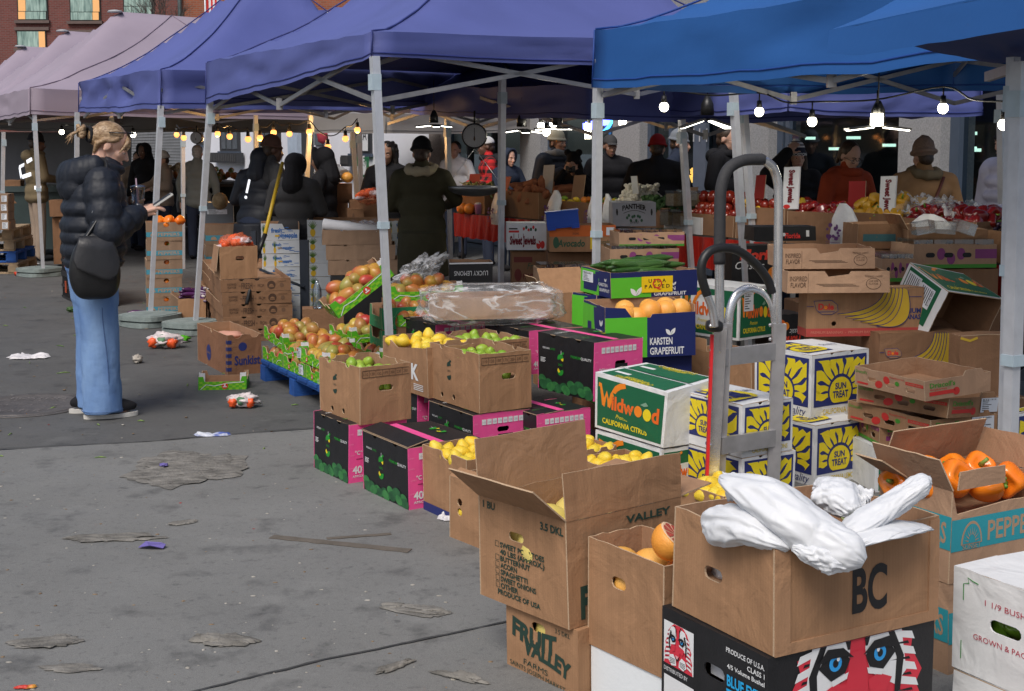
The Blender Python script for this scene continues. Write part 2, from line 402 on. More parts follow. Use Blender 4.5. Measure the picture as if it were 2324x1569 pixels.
def pepper(name,mt,r=.048):
 def fn(v):
  a=math.atan2(v.y,v.x);rr=1+.11*cos(4*a)*(1-.35*abs(v.z));z=v.z
  if z>.75:z=.75-(z-.75)*1.1
  return V((v.x*rr*(1+.12*z),v.y*rr*(1+.12*z),z*1.12))
 mb=MB().ell((0,0,0),(r,r,r*1.05),mt,24,14,fn=fn)
 mb.tube([(0,0,r*.62),(.002,0,r*.9),(.009,.002,r*1.25)],[.009,.006,.006],two('pepper_stem',(.10,.22,.02),(.16,.28,.05),8),7)
 return proto(name,mb)
pepper('orange_pepper',two('orange_pepper_skin',(.85,.17,.01),(.88,.24,.015),5,.4,.6,.2,spec=.6))
pepper('red_pepper',two('red_pepper_skin',(.13,.006,.006),(.24,.012,.008),5,.4,.6,.18,spec=.7))
pepper('yellow_pepper',two('yellow_pepper_skin',(.50,.25,.015),(.58,.32,.02),5,.4,.6,.22,spec=.6))
pepper('green_pepper',two('green_pepper_skin',(.05,.13,.01),(.11,.22,.02),5,.4,.6,.22,spec=.6))
proto('tomato',MB().ell((0,0,0),(.04,.04,.034),two('tomato_skin',(.20,.016,.010),(.28,.03,.012),4,.4,.6,.2,spec=.6),12,8))
def longveg(name,mt,L,r,bend,tip=None,n=10):
 pts,rs=[],[]
 for i in range(15):
  t=i/14;pts.append(((t-.5)*L,bend*sin(pi*t)+.006*noise.noise(V((t*3,L,0))),0));rs.append(r*max(.12,min(1,4.5*t,4.5*(1-t)))**.5*(1+.05*sin(9*t)))
 mb=MB().tube(pts,rs,mt,n)
 if tip:mb.tube([pts[-2],(L*.5,0,0),(L*.56,-.006,.004)],[r*.75,r*.6,r*.3],tip,8)
 return proto(name,mb)
CUC=two('cucumber_skin',(.022,.075,.012),(.06,.14,.025),22,.4,.75,.38,.35,120,stretch=(.25,1,1))
longveg('cucumber',CUC,.34,.021,.022);longveg('cucumber_b',CUC,.36,.022,-.03)
longveg('eggplant',two('eggplant_skin',(.05,.008,.06),(.10,.02,.11),8,.4,.7,.25,spec=.6),.24,.022,.035,two('eggplant_cap',(.5,.45,.42),(.12,.07,.12),20))
longveg('sweet_potato',two('sweet_potato_skin',(.28,.09,.04),(.38,.14,.06),10,.4,.7,.8,.3,60),.2,.032,.02)
def clump(name,n,R,r,mts,flat_=.7,seed=1,squash=1.):
 q=random.Random(seed);mb=MB()
 for i in range(n):
  a=q.uniform(0,2*pi);t=q.uniform(0,1)**.5;h=(1-t*t)*flat_
  mb.ell((R*t*cos(a),R*t*sin(a),R*h+q.uniform(-.01,.01)),tuple(r*q.uniform(.6,1.25)for _ in range(3)),q.choice(mts),8,6,fn=lumpy(.25,3,i))
 return proto(name,mb)
clump('broccoli_head',26,.075,.026,[two('broccoli',(.02,.06,.012),(.05,.11,.03),40,.3,.7,.9,.6,120)],.8,3)
clump('garlic_head',6,.022,.018,[two('garlic',(.62,.58,.46),(.72,.68,.60),20,.3,.7,.7)],.8,4)
# printing on the cartons (each laid on its own face)
def ellp(mb,fr,u,v,a,b,rot,mt,layer,a0=0,a1=2*pi):mb.disc(fr,u,v,a,b,mt,layer,18,a0,a1,rot)
def lime_logo(mb,fr,u,v,s,g1=None,g2=None,ink=False):
 g1=g1 or LEAF();g2=g2 or YEL()
 ellp(mb,fr,u,v+.58*s,.42*s,.36*s,.15,g1,2,-.15,pi+.35);ellp(mb,fr,u,v-.58*s,.42*s,.36*s,.15,g1,2,pi-.15,2*pi+.35)
 if not ink:
  mb.poly(fr,[(u+.05*s,v+.5*s),(u+.44*s,v+.62*s),(u+.40*s,v+.36*s),(u+.25*s,v+.34*s)],g2,3)
  mb.poly(fr,[(u-.42*s,v-.52*s),(u-.3*s,v-.3*s),(u-.02*s,v-.58*s),(u-.2*s,v-.72*s)],g2,3)
 ellp(mb,fr,u+.3*s,v+1.02*s,.2*s,.11*s,.3,g1,2);mb.stroke(fr,[(u+.1*s,v+.9*s),(u+.1*s,v+1.25*s)],.05*s,WHT()if not ink else g1,3)
 mb.text(fr,'SAAO',u,v-.1*s,.22*s,g1,bold=.0,layer=3,w=.62*s)
def lime_side(mb,fr,w,h,limes=True):
 lime_logo(mb,fr,w*.42,h*.50,h*.20)
 mb.text(fr,'PERSIAN',w*.10,h*.73,h*.035,WHT(),align='l',layer=2,w=w*.12);mb.text(fr,'LIMES',w*.235,h*.73,h*.035,LEAF(),align='l',w=w*.09)
 mb.text(fr,'PREMIUM',w*.60,h*.66,h*.045,LEAF(),align='l',w=w*.17,bold=.01);mb.text(fr,'QUALITY',w*.775,h*.66,h*.045,WHT(),align='l',w=w*.18,bold=.01)
 for i in range(4):mb.rect(fr,w*.06,h*(.56-.022*i),w*(.09-.015*(i%2)),h*.01,WHT(),2)
 if limes:
  g=[two('printed_lime',(.015,.11,.035),(.06,.26,.07),22,.3,.7,.5),two('printed_lime_dark',(.01,.06,.025),(.03,.15,.05),22,.3,.7,.5)]
  q=random.Random(3)
  for rw,yy in((0,.15),(1,.07)):
   for i in range(7):
    x=.06+.138*i+(.05 if rw else 0)
    if x>.96:continue
    rr=.085*q.uniform(.85,1.1);ellp(mb,fr,w*min(max(x,.08),.92),max(h*(yy+(.05*cos(x*9))),rr*h*.8+.003),w*rr*.92,h*rr*.95,q.uniform(-.3,.3),g[(i+rw)%2],2+rw*2+i%2)
def lime_end(mb,fr,w,h):
 for i,t in enumerate(('110','130','150','175','200','230','250','275')):
  u=w*(.14+.092*i);mb.rect(fr,u,h*.80,w*.075,h*.10,WHT(),2);mb.text(fr,t,u+w*.0375,h*.83,h*.035,flat('print_grey',(.35,.33,.36)),layer=3,w=w*.05)
 pk=flat('print_pale_pink',(.85,.28,.48))
 q=random.Random(5)
 for i in range(26):
  u,v=q.uniform(.04,.9),q.uniform(.06,.93)
  if .33<u<.72 and .2<v<.78:continue
  mb.text(fr,'LIMES',w*u,h*v,h*.022,pk,layer=1,w=w*.07)
 mb.rect(fr,w*.42,h*.30,w*.26,h*.30,BLK(),2);lime_logo(mb,(fr[0]+fr[1].cross(fr[2])*.002,fr[1],fr[2]),w*.55,h*.44,h*.09)
 mb.text(fr,'°C',w*.10,h*.48,h*.065,WHT(),bold=.02,align='l');mb.text(fr,'Antioxidant',w*.19,h*.515,h*.032,WHT(),align='l',w=w*.19);mb.text(fr,'Activity',w*.24,h*.47,h*.032,WHT(),align='l',w=w*.13)
 mb.rect(fr,w*.12,h*.40,w*.24,h*.012,flat('print_wine',(.25,.02,.08)),2)
 mb.text(fr,'40',w*.06,h*.17,h*.12,WHT(),bold=.03,align='l');mb.text(fr,'lbs',w*.24,h*.24,h*.04,WHT(),align='l');mb.text(fr,'APROX.',w*.06,h*.10,h*.04,WHT(),bold=.01,align='l',w=w*.19)
 mb.rect(fr,w*.78,h*.06,w*.14,h*.16,pk,2)
def lime_top(mb,fr,w,h):
 mb.rect(fr,w*.385,0,w*.113,h,PINK(),1)
 lime_logo(mb,(fr[0]+V((0,0,.001)),fr[1],fr[2]),w*.75,h*.5,h*.13);mb.text(fr,'PERSIAN LIMES',w*.2,h*.7,h*.05,WHT(),layer=6,w=w*.3)
 mb.text(fr,'PREMIUM QUALITY',w*.22,h*.25,h*.045,LEAF(),layer=6,w=w*.28)
def lime_box(name_label,fx,fy,z,xl,xr,yt,top=True,group='black and pink lime cartons',**k):
 b=Carton('lime_carton',name_label,'carton',fx,fy,z,xl=xl,xr=xr,yt=yt,group=group,mo={'*':BLK2,'R':PINK(),'B':PINK(),'T':BLK2},mi=KRI(),open=not top,holes={'R':[(.5*0+k.pop('hx',.17),k.pop('hz',.185),.07,.026)]}if k.pop('hole',1)else{},out={'L':lambda w,h:notch_edge(w,h,[.28,.72])},**k)
 lime_side(b.mb,b.fr['L'],b.L,b.H);lime_end(b.mb,b.fr['R'],b.W,b.H)
 if top:b.toprint(lambda mb:lime_top(mb,(b.fr['T'][0]+V((0,0,.0005)),b.fr['T'][1],b.fr['T'][2]),b.W,b.L))
 return b
BLK2=mat('black_board',(.014,.014,.016),.5,.3,20,.08,120,spec=.4)
BWHT=lambda:mat('white_board',(.70,.71,.72),.6,.05,4,.06,140,corr=.01,spec=.3)
def sun_panel(mb,fr,u,v,w,h,sunr=.30,seed=1):
 """navy panel with a yellow half-risen sun, wavy rays and the two words"""
 mb.rect(fr,u,v,w,h,NAVY(),1)
 cx,cy,r=u+w*.5,v+h*.27,h*sunr;q=random.Random(seed);m=h*.045
 n=11;r1=r*1.22
 def rim(a):
  dx,dy=cos(a),sin(a);t=9
  if dx>1e-6:t=min(t,(u+w-m-cx)/dx)
  if dx<-1e-6:t=min(t,(u+m-cx)/dx)
  if dy>1e-6:t=min(t,(v+h-m-cy)/dy)
  if dy<-1e-6:t=min(t,(v+m-cy)/dy)
  return t
 for i in range(n):
  a0=-.30+(pi+.60)*i/n;a1=-.30+(pi+.60)*(i+1)/n;g=.036
  L,R=[],[]
  for k in range(7):
   f=k/6;wv=.10*sin(f*5+i*1.9)*f
   for arr,aa,sg in((L,a0,1),(R,a1,-1)):
    gg=g*(1.5-.9*f);a=aa+sg*gg+wv;t=r1+(max(rim(a),r1*1.04)*(.985)-r1)*f
    x=min(max(cx+t*cos(a),u+m),u+w-m);y=min(max(cy+t*sin(a),v+m),v+h-m);arr.append((x,y))
  for k in range(6):mb.poly(fr,[R[k],R[k+1],L[k+1],L[k]],YEL(),2)
 k=26;P=[]
 for i in range(k):a=2*pi*i/k;P.append((cx+r*1.06*cos(a),max(cy+r*sin(a),v+m)))
 mb.poly(fr,P,YEL(),3)
 mb.text(fr,'SUN',cx,cy+r*.18,r*.42,NAVY(),bold=.035,layer=4,w=r*1.05);mb.text(fr,'TREAT',cx,cy-r*.42,r*.46,NAVY(),bold=.035,layer=4,w=r*1.5)
def sun_box(label,fx,fy,z,xl,xr,yt,quality='R',**k):
 b=Carton('lemon_carton',label,'carton',fx,fy,z,xl=xl,xr=xr,yt=yt,mo=BWHT(),mi=KRI(),open=False,group='white and blue lemon cartons',out={'L':lambda w,h:notch_edge(w,h,[.5],.012),'R':lambda w,h:notch_edge(w,h,[.35,.7],.012)},**k)
 for sd,w in(('L',b.L),('R',b.W)):
  f=b.fr[sd];h=b.H
  sun_panel(b.mb,f,w*.045,h*.19,w*.91,h*.75,seed=len(label)+ord(sd))
  if sd!=quality:b.mb.text(f,'CALIFORNIA LEMONS',w*.55,h*.06,h*.085,flat('print_mustard',(.60,.45,.03)),w=w*.70,bold=.012)
  else:b.mb.text(f,'Quality',w*.72,h*.05,h*.13,NAVY(),shear=.35,w=w*.4)
 g=(V((0,0,b.H+.0005)),b.fr['T'][1],b.fr['T'][2])
 def tp(mb):
  sun_panel(mb,g,b.W*.05,b.L*.12,b.W*.44,b.L*.76,seed=3);mb.text(g,'Quality',b.W*.77,b.L*.45,b.L*.1,NAVY(),shear=.3,w=b.W*.28,layer=3)
 b.toprint(tp)
 return b
def wild_panel(mb,fr,u,v,w,h,scale=1.):
 mb.rect(fr,u,v,w,h,DGR(),1);q=lambda x,y:(u+w*x,v+h*y);t=w*.05;O=ORG();o2=flat('print_orange_red',(.78,.14,.02))
 mb.stroke(fr,[q(.025,.86),q(.075,.84),q(.105,.45)],[t*.8,t*1.3,t],O,2);mb.stroke(fr,[q(.10,.44),q(.155,.72),q(.195,.45)],t*.9,O,3)
 mb.stroke(fr,[q(.19,.44),q(.235,.70),q(.30,.86),q(.36,.93),q(.44,.97)],[t*.9,t,t*1.15,t*1.1,t*.9],O,4)
 mb.text(fr,'ildw',u+w*.235,v+h*.42,h*.27,o2,align='l',layer=5,w=w*.345,bold=.035)
 mb.disc(fr,*q(.645,.53),w*.058,h*.115,O,6);mb.disc(fr,*q(.78,.51),w*.06,h*.125,YEL(),7)
 mb.poly(fr,[q(.67,.68),q(.75,.76),q(.79,.70),q(.73,.66)],flat('print_sage',(.2,.35,.25)),6)
 mb.text(fr,'d',u+w*.845,v+h*.40,h*.30,o2,align='l',layer=5,w=w*.105,bold=.035)
 mb.text(fr,'Premium',u+w*.42,v+h*.255,h*.085,YEL(),shear=.35,layer=3,w=w*.24)
 mb.text(fr,'CALIFORNIA CITRUS',u+w*.44,v+h*.09,h*.105,YEL(),layer=3,w=w*.70,bold=.025)
def leafpair(mb,fr,u,v,s,mt,layer=3):
 def leaf(a,l,wd):
  P=[]
  for i in range(9):t=i/8;P.append((t*l,wd*sin(pi*t)**.8*(1-.25*t)))
  for i in range(7,0,-1):t=i/8;P.append((t*l,-wd*.9*sin(pi*t)))
  mb.poly(fr,[(u+x*cos(a)-y*sin(a),v+x*sin(a)+y*cos(a))for x,y in P],mt,layer)
 leaf(2.25,s,s*.27);leaf(.95,s*1.08,s*.27)
 mb.stroke(fr,[(u,v+s*.05),(u+s*.3,v+s*.5)],s*.03,LEAF(),layer+1)
KNAVY=lambda:flat('print_deep_navy',(.012,.02,.11))
def karsten_long(mb,fr,w,h,half=.46):
 mb.rect(fr,0,0,w*half,h*.985,LIME(),1)
 P=[(w*half,0),(w,0),(w,h*.97),(w*half,h*.97)];mb.poly(fr,P,KNAVY(),1)
 leafpair(mb,fr,w*half*.62,h*.08,h*.48,WHT(),3)
 mb.text(fr,'KARSTEN',w*(half+.03),h*.30,h*.17,WHT(),align='l',layer=3,w=w*.25,bold=.02);mb.text(fr,'GRAPEFRUIT',w*(half+.03),h*.06,h*.17,WHT(),align='l',layer=3,w=w*.38,bold=.02)
 leafpair(mb,fr,w*(half+.26),h*.52,h*.2,WHT(),3)
def karsten_end(mb,fr,w,h):
 mb.rect(fr,0,0,w*.62,h*.985,LIME(),1)
 P=[(w*.98,h*.97),(w*.5,h*.97)]+[(w*(.5+.3*(i/8)**2),h*.97*(1-i/8))for i in range(1,9)]+[(w*.98,0)]
 mb.poly(fr,P[::-1],KNAVY(),2)
 mb.text(fr,'KARSTEN',w*.62,h*.42,h*.13,WHT(),align='l',layer=3,w=w*.28,bold=.01);mb.text(fr,'GRAPEFRUIT',w*.64,h*.2,h*.13,WHT(),align='l',layer=3,w=w*.32,bold=.01);leafpair(mb,fr,w*.84,h*.62,h*.16,WHT(),3)
def banana_art(mb,fr,u,v,w,h):
 y=flat('print_banana',(.55,.36,.03));b=NAVY()
 for i in range(6):
  t=i/5;P0=(.62+.23*t,1.0);P2=(.02+.50*t,.36-.30*t**.8);P1=(.60+.26*t,.42-.36*t);L,R=[],[]
  for k in range(13):
   s=k/12;x=P0[0]*(1-s)**2+2*P1[0]*s*(1-s)+P2[0]*s*s;yy=P0[1]*(1-s)**2+2*P1[1]*s*(1-s)+P2[1]*s*s
   wd=.15*max(.12,sin(pi*min(1,.12+.9*s))**.7);a=math.atan2(P2[1]-P0[1],P2[0]-P0[0])+pi/2+.5*(s-.5)
   L.append((u+w*x,v+h*yy));R.append((u+w*(x+wd*.9),v+h*max(0.0,yy-wd*.9)))
  for k in range(12):mb.poly(fr,[L[k],R[k],R[k+1],L[k+1]][::-1],y,2+i)
  mb.stroke(fr,L,h*.018,b,3+i);mb.stroke(fr,R,h*.018,b,3+i)if i==5 else None
def dole_logo(mb,fr,u,v,s):
 P=[(-.95,.5),(.4,.55),(.85,.2),(.9,-.25),(.45,-.5),(-.3,-.5),(-.75,-.15)]
 mb.poly(fr,[(u+x*s,v+y*s)for x,y in P],NAVY(),4);mb.poly(fr,[(u+x*s*.95,v+y*s*.92)for x,y in P],flat('print_kraft',(.34,.19,.10)),5)
 mb.text(fr,'Dole',u-s*.02,v-.13*s,s*.42,RED(),bold=.04,layer=6,w=s*1.15);mb.disc(fr,u-s*.05,v+.02*s,s*.13,s*.13,ORG(),7);mb.rect(fr,u-s*.62,v-s*.32,s*1.25,s*.05,NAVY(),6)
def dole_face(mb,fr,w,h):
 banana_art(mb,fr,w*.25,h*.17,w*.66,h*.83);dole_logo(mb,fr,w*.165,h*.60,w*.115)
 mb.rect(fr,0,h*.62,w*.06,h*.012,NAVY(),2);mb.rect(fr,w*.82,h*.80,w*.16,h*.014,NAVY(),2)
 mb.text(fr,'PREMIUM',w*.87,h*.47,h*.10,NAVY(),w=w*.22,bold=.03);mb.text(fr,'BANANAS',w*.87,h*.34,h*.10,NAVY(),w=w*.22,bold=.03)
 rd=flat('print_band_red',(.42,.06,.05));mb.rect(fr,0,0,w,h*.17,rd,1)
 mb.text(fr,'PREMIUM BANANAS  -  PREMIUM BANANAS  -  PREMIUM BANANAS',w*.5,h*.06,h*.055,flat('print_pale_red',(.55,.2,.14)),layer=2,w=w*.92)
def berry_side(mb,fr,w,h,red=True):
 c=flat('print_berry_red',(.55,.035,.03))if red else flat('print_berry_purple',(.22,.03,.14));g=flat('print_fresh_green',(.06,.27,.03))
 mb.text(fr,"Driscoll's",w*.10,h*.70,h*.16,g,w=w*.17,bold=.01,layer=2)
 ellp(mb,fr,w*.36,h*.30,w*.055,h*.2,.2,c,1);ellp(mb,fr,w*.47,h*.62,w*.045,h*.2,-.2,c,1);mb.disc(fr,w*.62,h*.55,w*.03,h*.12,g,1)
 mb.rect(fr,w*.74,h*.62,w*.24,h*.16,c,1);mb.text(fr,'Raspberries' if red else 'Blackberries',w*.62,h*.78,h*.10,c,w=w*.2);mb.text(fr,'FRAMBUESAS' if red else 'ZARZAMORAS',w*.86,h*.66,h*.08,KRL(),w=w*.2,layer=2)
 mb.rect(fr,w*.04,h*.12,w*.16,h*.10,c,1)
 if not red:mb.rect(fr,0,0,w,h*.14,g,1)
def berry_end(mb,fr,w,h,red=True):
 c=flat('print_berry_red',(.55,.035,.03))if red else flat('print_berry_purple',(.22,.03,.14));g=flat('print_fresh_green',(.06,.27,.03))
 mb.text(fr,"Driscoll's",w*.26,h*.62,h*.24,g,w=w*.38,bold=.02);mb.rect(fr,w*.06,h*.22,w*.40,h*.2,c,1);mb.disc(fr,w*.47,h*.3,w*.05,h*.2,c,1);mb.text(fr,'Raspberries',w*.2,h*.48,h*.1,c,w=w*.25)
def checks(mb,fr,u,v,w,h,n,m):
 y=flat('print_yellow_green',(.22,.50,.02))
 for i in range(n):
  for j in range(m):
   if(i+j)%2:mb.rect(fr,u+w*i/n,v+h*j/m,w/n,h/m,y,1)
def mango_logo(mb,fr,u,v,r):
 mb.disc(fr,u,v,r,r,flat('print_mango_red',(.58,.05,.02)),3);mb.disc(fr,u,v+r*.3,r*.25,r*.35,WHT(),4,10);mb.rect(fr,u-r*.6,v-r*.45,r*1.2,r*.3,WHT(),4)
def white_squiggle(mb,fr,pts,w):mb.stroke(fr,pts,w,WHT(),3)
MGRN=lambda:flat('print_mango_green',(.085,.40,.015))
def mango_tray_out(w,h,long=True):
 lo=h*.62
 if long:return[(0,0),(w,0),(w,h),(w*.90,h),(w*.87,lo),(w*.13,lo),(w*.10,h),(0,h)]
 return[(0,0),(w,0),(w,h),(w*.84,h),(w*.78,lo),(w*.62,lo),(w*.58,h*.85),(w*.42,h*.85),(w*.38,lo),(w*.22,lo),(w*.16,h),(0,h)]
def mango_tray(label,P,yaw,W=.32,L=.26,H=.085,tilt=None,n=(4,3),full=True,fruit_label=None,group='green chequered mango trays',post=(1,1,1,1),stick=False,art='R'):
 b=Carton('mango_tray',label,'tray',0,0,0,yaw=yaw,W=W,L=L,H=H,P=P,mo=MGRN(),mi=KRI(),group=group,out={k:(lambda w,h,lg=(k in 'RB'):mango_tray_out(w,h,lg))for k in 'RLBE'},wob=.004)
 for sd,w in(('R',W),('L',L)):
  f=b.fr[sd];checks(b.mb,f,w*.02,0,w*.96,H*.62,14 if sd=='R' else 10,4)
  if sd==art:white_squiggle(b.mb,f,[(w*.05,H*.05),(w*.16,H*.40),(w*.34,H*.30),(w*.6,H*.5),(w*.95,H*.58)],H*.05);mango_logo(b.mb,f,w*.55,H*.3,H*.24)
  else:
   mango_logo(b.mb,f,w*.28,H*.3,H*.2);b.mb.text(f,'Luna',w*.55,H*.12,H*.17,WHT(),rot=pi/2,w=H*.5,layer=3,bold=.03);white_squiggle(b.mb,f,[(w*.7,H*.1),(w*.8,H*.4),(w*.95,H*.5)],H*.05)
  if stick and sd=='L':b.sticker('L',w*.75,H*.12,w*.2,H*.75)
 for(x,y),on in zip(((0,0),(1,0),(0,1),(1,1)),post):
  if not on:continue
  mb=MB();sx,sy=(1 if x==0 else-1),(1 if y==0 else-1);cx,cy=(.006 if x==0 else W-.006),(.006 if y==0 else L-.006)
  mb.box((cx+sx*.018,cy,H*.72),(.036,.004,H*1.1),BWHT());mb.box((cx,cy+sy*.018,H*.72),(.004,.036,H*1.1),BWHT());b.kids.append(('corner_post',mb,None))
 b.done(tilt)
 if full:
  S=grid_spots(n[0],n[1],H*.62,.008,.17,.83,.2,.8)+grid_spots(n[0]-1,n[1]-1,H*1.12,.008,.3,.7,.32,.68,drop=.15)
  for q in S:
   pr=PROTO['mango']if rnd.random()<.62 else PROTO['mango_b']
   o=place(pr,Matrix.Translation(b.pt(*q))@rrot()@Matrix.Scale(rnd.uniform(.88,1.05),4),fruit_label,'mango','mangoes in the green trays');o.name='mango'
 return b
# ground
def ground_mat(name,base,dark,lite,sc=1.):
 m,nt,bs,N,L=_nt(name)
 tc=N.new('ShaderNodeTexCoord')
 def nz(s,d=6,r=.6):
  n=N.new('ShaderNodeTexNoise');n.inputs['Scale'].default_value=s;n.inputs['Detail'].default_value=d;n.inputs['Roughness'].default_value=r;L.new(tc.outputs['Object'],n.inputs['Vector']);return n.outputs['Fac']
 def mr(x,a,b,lo=0,hi=1):
  n=N.new('ShaderNodeMapRange');n.inputs[1].default_value=a;n.inputs[2].default_value=b;n.inputs[3].default_value=lo;n.inputs[4].default_value=hi;L.new(x,n.inputs[0]);return n.outputs[0]
 def mix(f,a,b):
  n=N.new('ShaderNodeMix');n.data_type='RGBA'
  for i,x in((0,f),(6,a),(7,b)):
   if isinstance(x,tuple):n.inputs[i].default_value=(*x,1)
   else:L.new(x,n.inputs[i])
  return n.outputs[2]
 c=mix(mr(nz(1.3*sc),.35,.65),base,tuple(k*.82 for k in base))
 c=mix(mr(nz(420,3,.7),.5,.72),c,lite);c=mix(mr(nz(300,2),.56,.72,0,.7),c,dark)
 c=mix(mr(nz(4.5*sc,8,.62),.55,.70,0,.70),c,dark);c=mix(mr(nz(11*sc,4),.63,.72,0,.55),c,dark);c=mix(mr(nz(34,5,.7),.56,.70,0,.5),c,dark);c=mix(mr(nz(2.2*sc,6,.7),.58,.72,0,.45),c,lite)
 L.new(c,bs.inputs['Base Color']);L.new(mr(nz(3*sc),.3,.7,.62,.9),bs.inputs['Roughness']);bs.inputs['Specular IOR Level'].default_value=.3
 b=N.new('ShaderNodeBump');b.inputs['Strength'].default_value=.35;b.inputs['Distance'].default_value=.004;L.new(nz(160,5,.7),b.inputs['Height']);L.new(b.outputs[0],bs.inputs['Normal'])
 return m
def sheet(name,pts,z,mt):
 mb=MB();mb.add([(p[0],p[1],z)for p in pts],[tuple(range(len(pts)))],mt);o=mb.build(name);return tag(o,kind='structure')
asp=ground_mat('asphalt',(.098,.098,.097),(.042,.042,.043),(.18,.18,.172))
con=ground_mat('concrete',(.190,.191,.185),(.066,.066,.066),(.27,.27,.26))
sheet('ground',[(-300,-60),(300,-60),(300,300),(-300,300)],0,asp)
a,b=at(-200,1038),at(740,974);d=(b-a).normalized()
A,B=a-d*25,b+d*30;bk=V((d.y,-d.x,0))*20
sheet('concrete_pavement',[A,A+bk,B+bk,B],.004,con)
cr=mat('joint_dark',(.05,.05,.05),.9,.3,30)
def crack(pts,w,nm='pavement_joint'):
 mb=MB();fr=(V((0,0,.0075)),V((1,0,0)),V((0,1,0)));P=[]
 for(x0,y0),(x1,y1)in zip(pts[:-1],pts[1:]):
  for i in range(12):t=i/12;q=at(x0+(x1-x0)*t,y0+(y1-y0)*t);P.append((q.x+rnd.uniform(-.004,.004),q.y+rnd.uniform(-.004,.004)))
 P.append(tuple(at(*pts[-1])[:2]));mb.stroke(fr,P,[w*rnd.uniform(.5,1.3)for _ in P],cr,0);return tag(mb.build(nm),kind='structure')
crack([(380,1590),(700,1510),(1170,1412)],.011)
crack([(-50,1024),(330,1005),(720,973)],.02,'pavement_seam')
# front right cluster
BW=dict(group='brown cartons at the front of the stall')
def bare(fx,fy,z,yaw,xl=None,xr=None,yt=None,W=None,L=None,H=None):
 a=rad(yaw);P=at(fx,fy,z);dx=V((sin(a),cos(a),0));dy=V((-cos(a),sin(a),0))
 return P,W or sol(P,dx,0,xr),L or sol(P,dy,0,xl),H or sol(P,V((0,0,1)),1,yt)
P,w,l,h=bare(1757,1493,.36,61,1524,2128,1243)
bc=Carton('cardboard_box','open brown carton with two big black letters, white plastic bags inside','carton',0,0,0,61,W=w,L=l,H=h,P=P,holes={'L':[(l*.42,h*.50,.075,.034)]},floor=.11,wob=.006,t=.006,**BW)
bc.mb.text(bc.fr['R'],'BC',w*.56,h*.25,h*.40,BLK(),w=w*.215,bold=.03)
R=bc.fr['R'];st=mat('kraft_strip',(.36,.205,.115),.85,.1,5,.12,160,corr=.05,spec=.2)
for u,v,a,b in((0,0,w,h*.10),(.0,h*.1,w*.085,h*.87),(w*.935,h*.1,w*.062,h*.87)):
 bc.mb.plate((R[0]+V((0,-.004,0)),R[1],R[2]),[(u,v),(u+a,v),(u+a,v+b),(u,v+b)],[],.0038,st)
bc.done()
tb=Carton('tiger_carton','black carton with a red and white tiger face, under the lettered brown carton','carton',0,0,0,61,W=w*1.005,L=sol(V((P.x-.012,P.y-.006,.358)),RV,0,1504),H=.358,P=V((P.x-.012,P.y-.006,0)),mo=BLK2,open=False,holes={'L':[(.52*sol(V((P.x-.012,P.y-.006,.358)),RV,0,1504),.253,.085,.036)]},sq=1,group='black printed cartons')
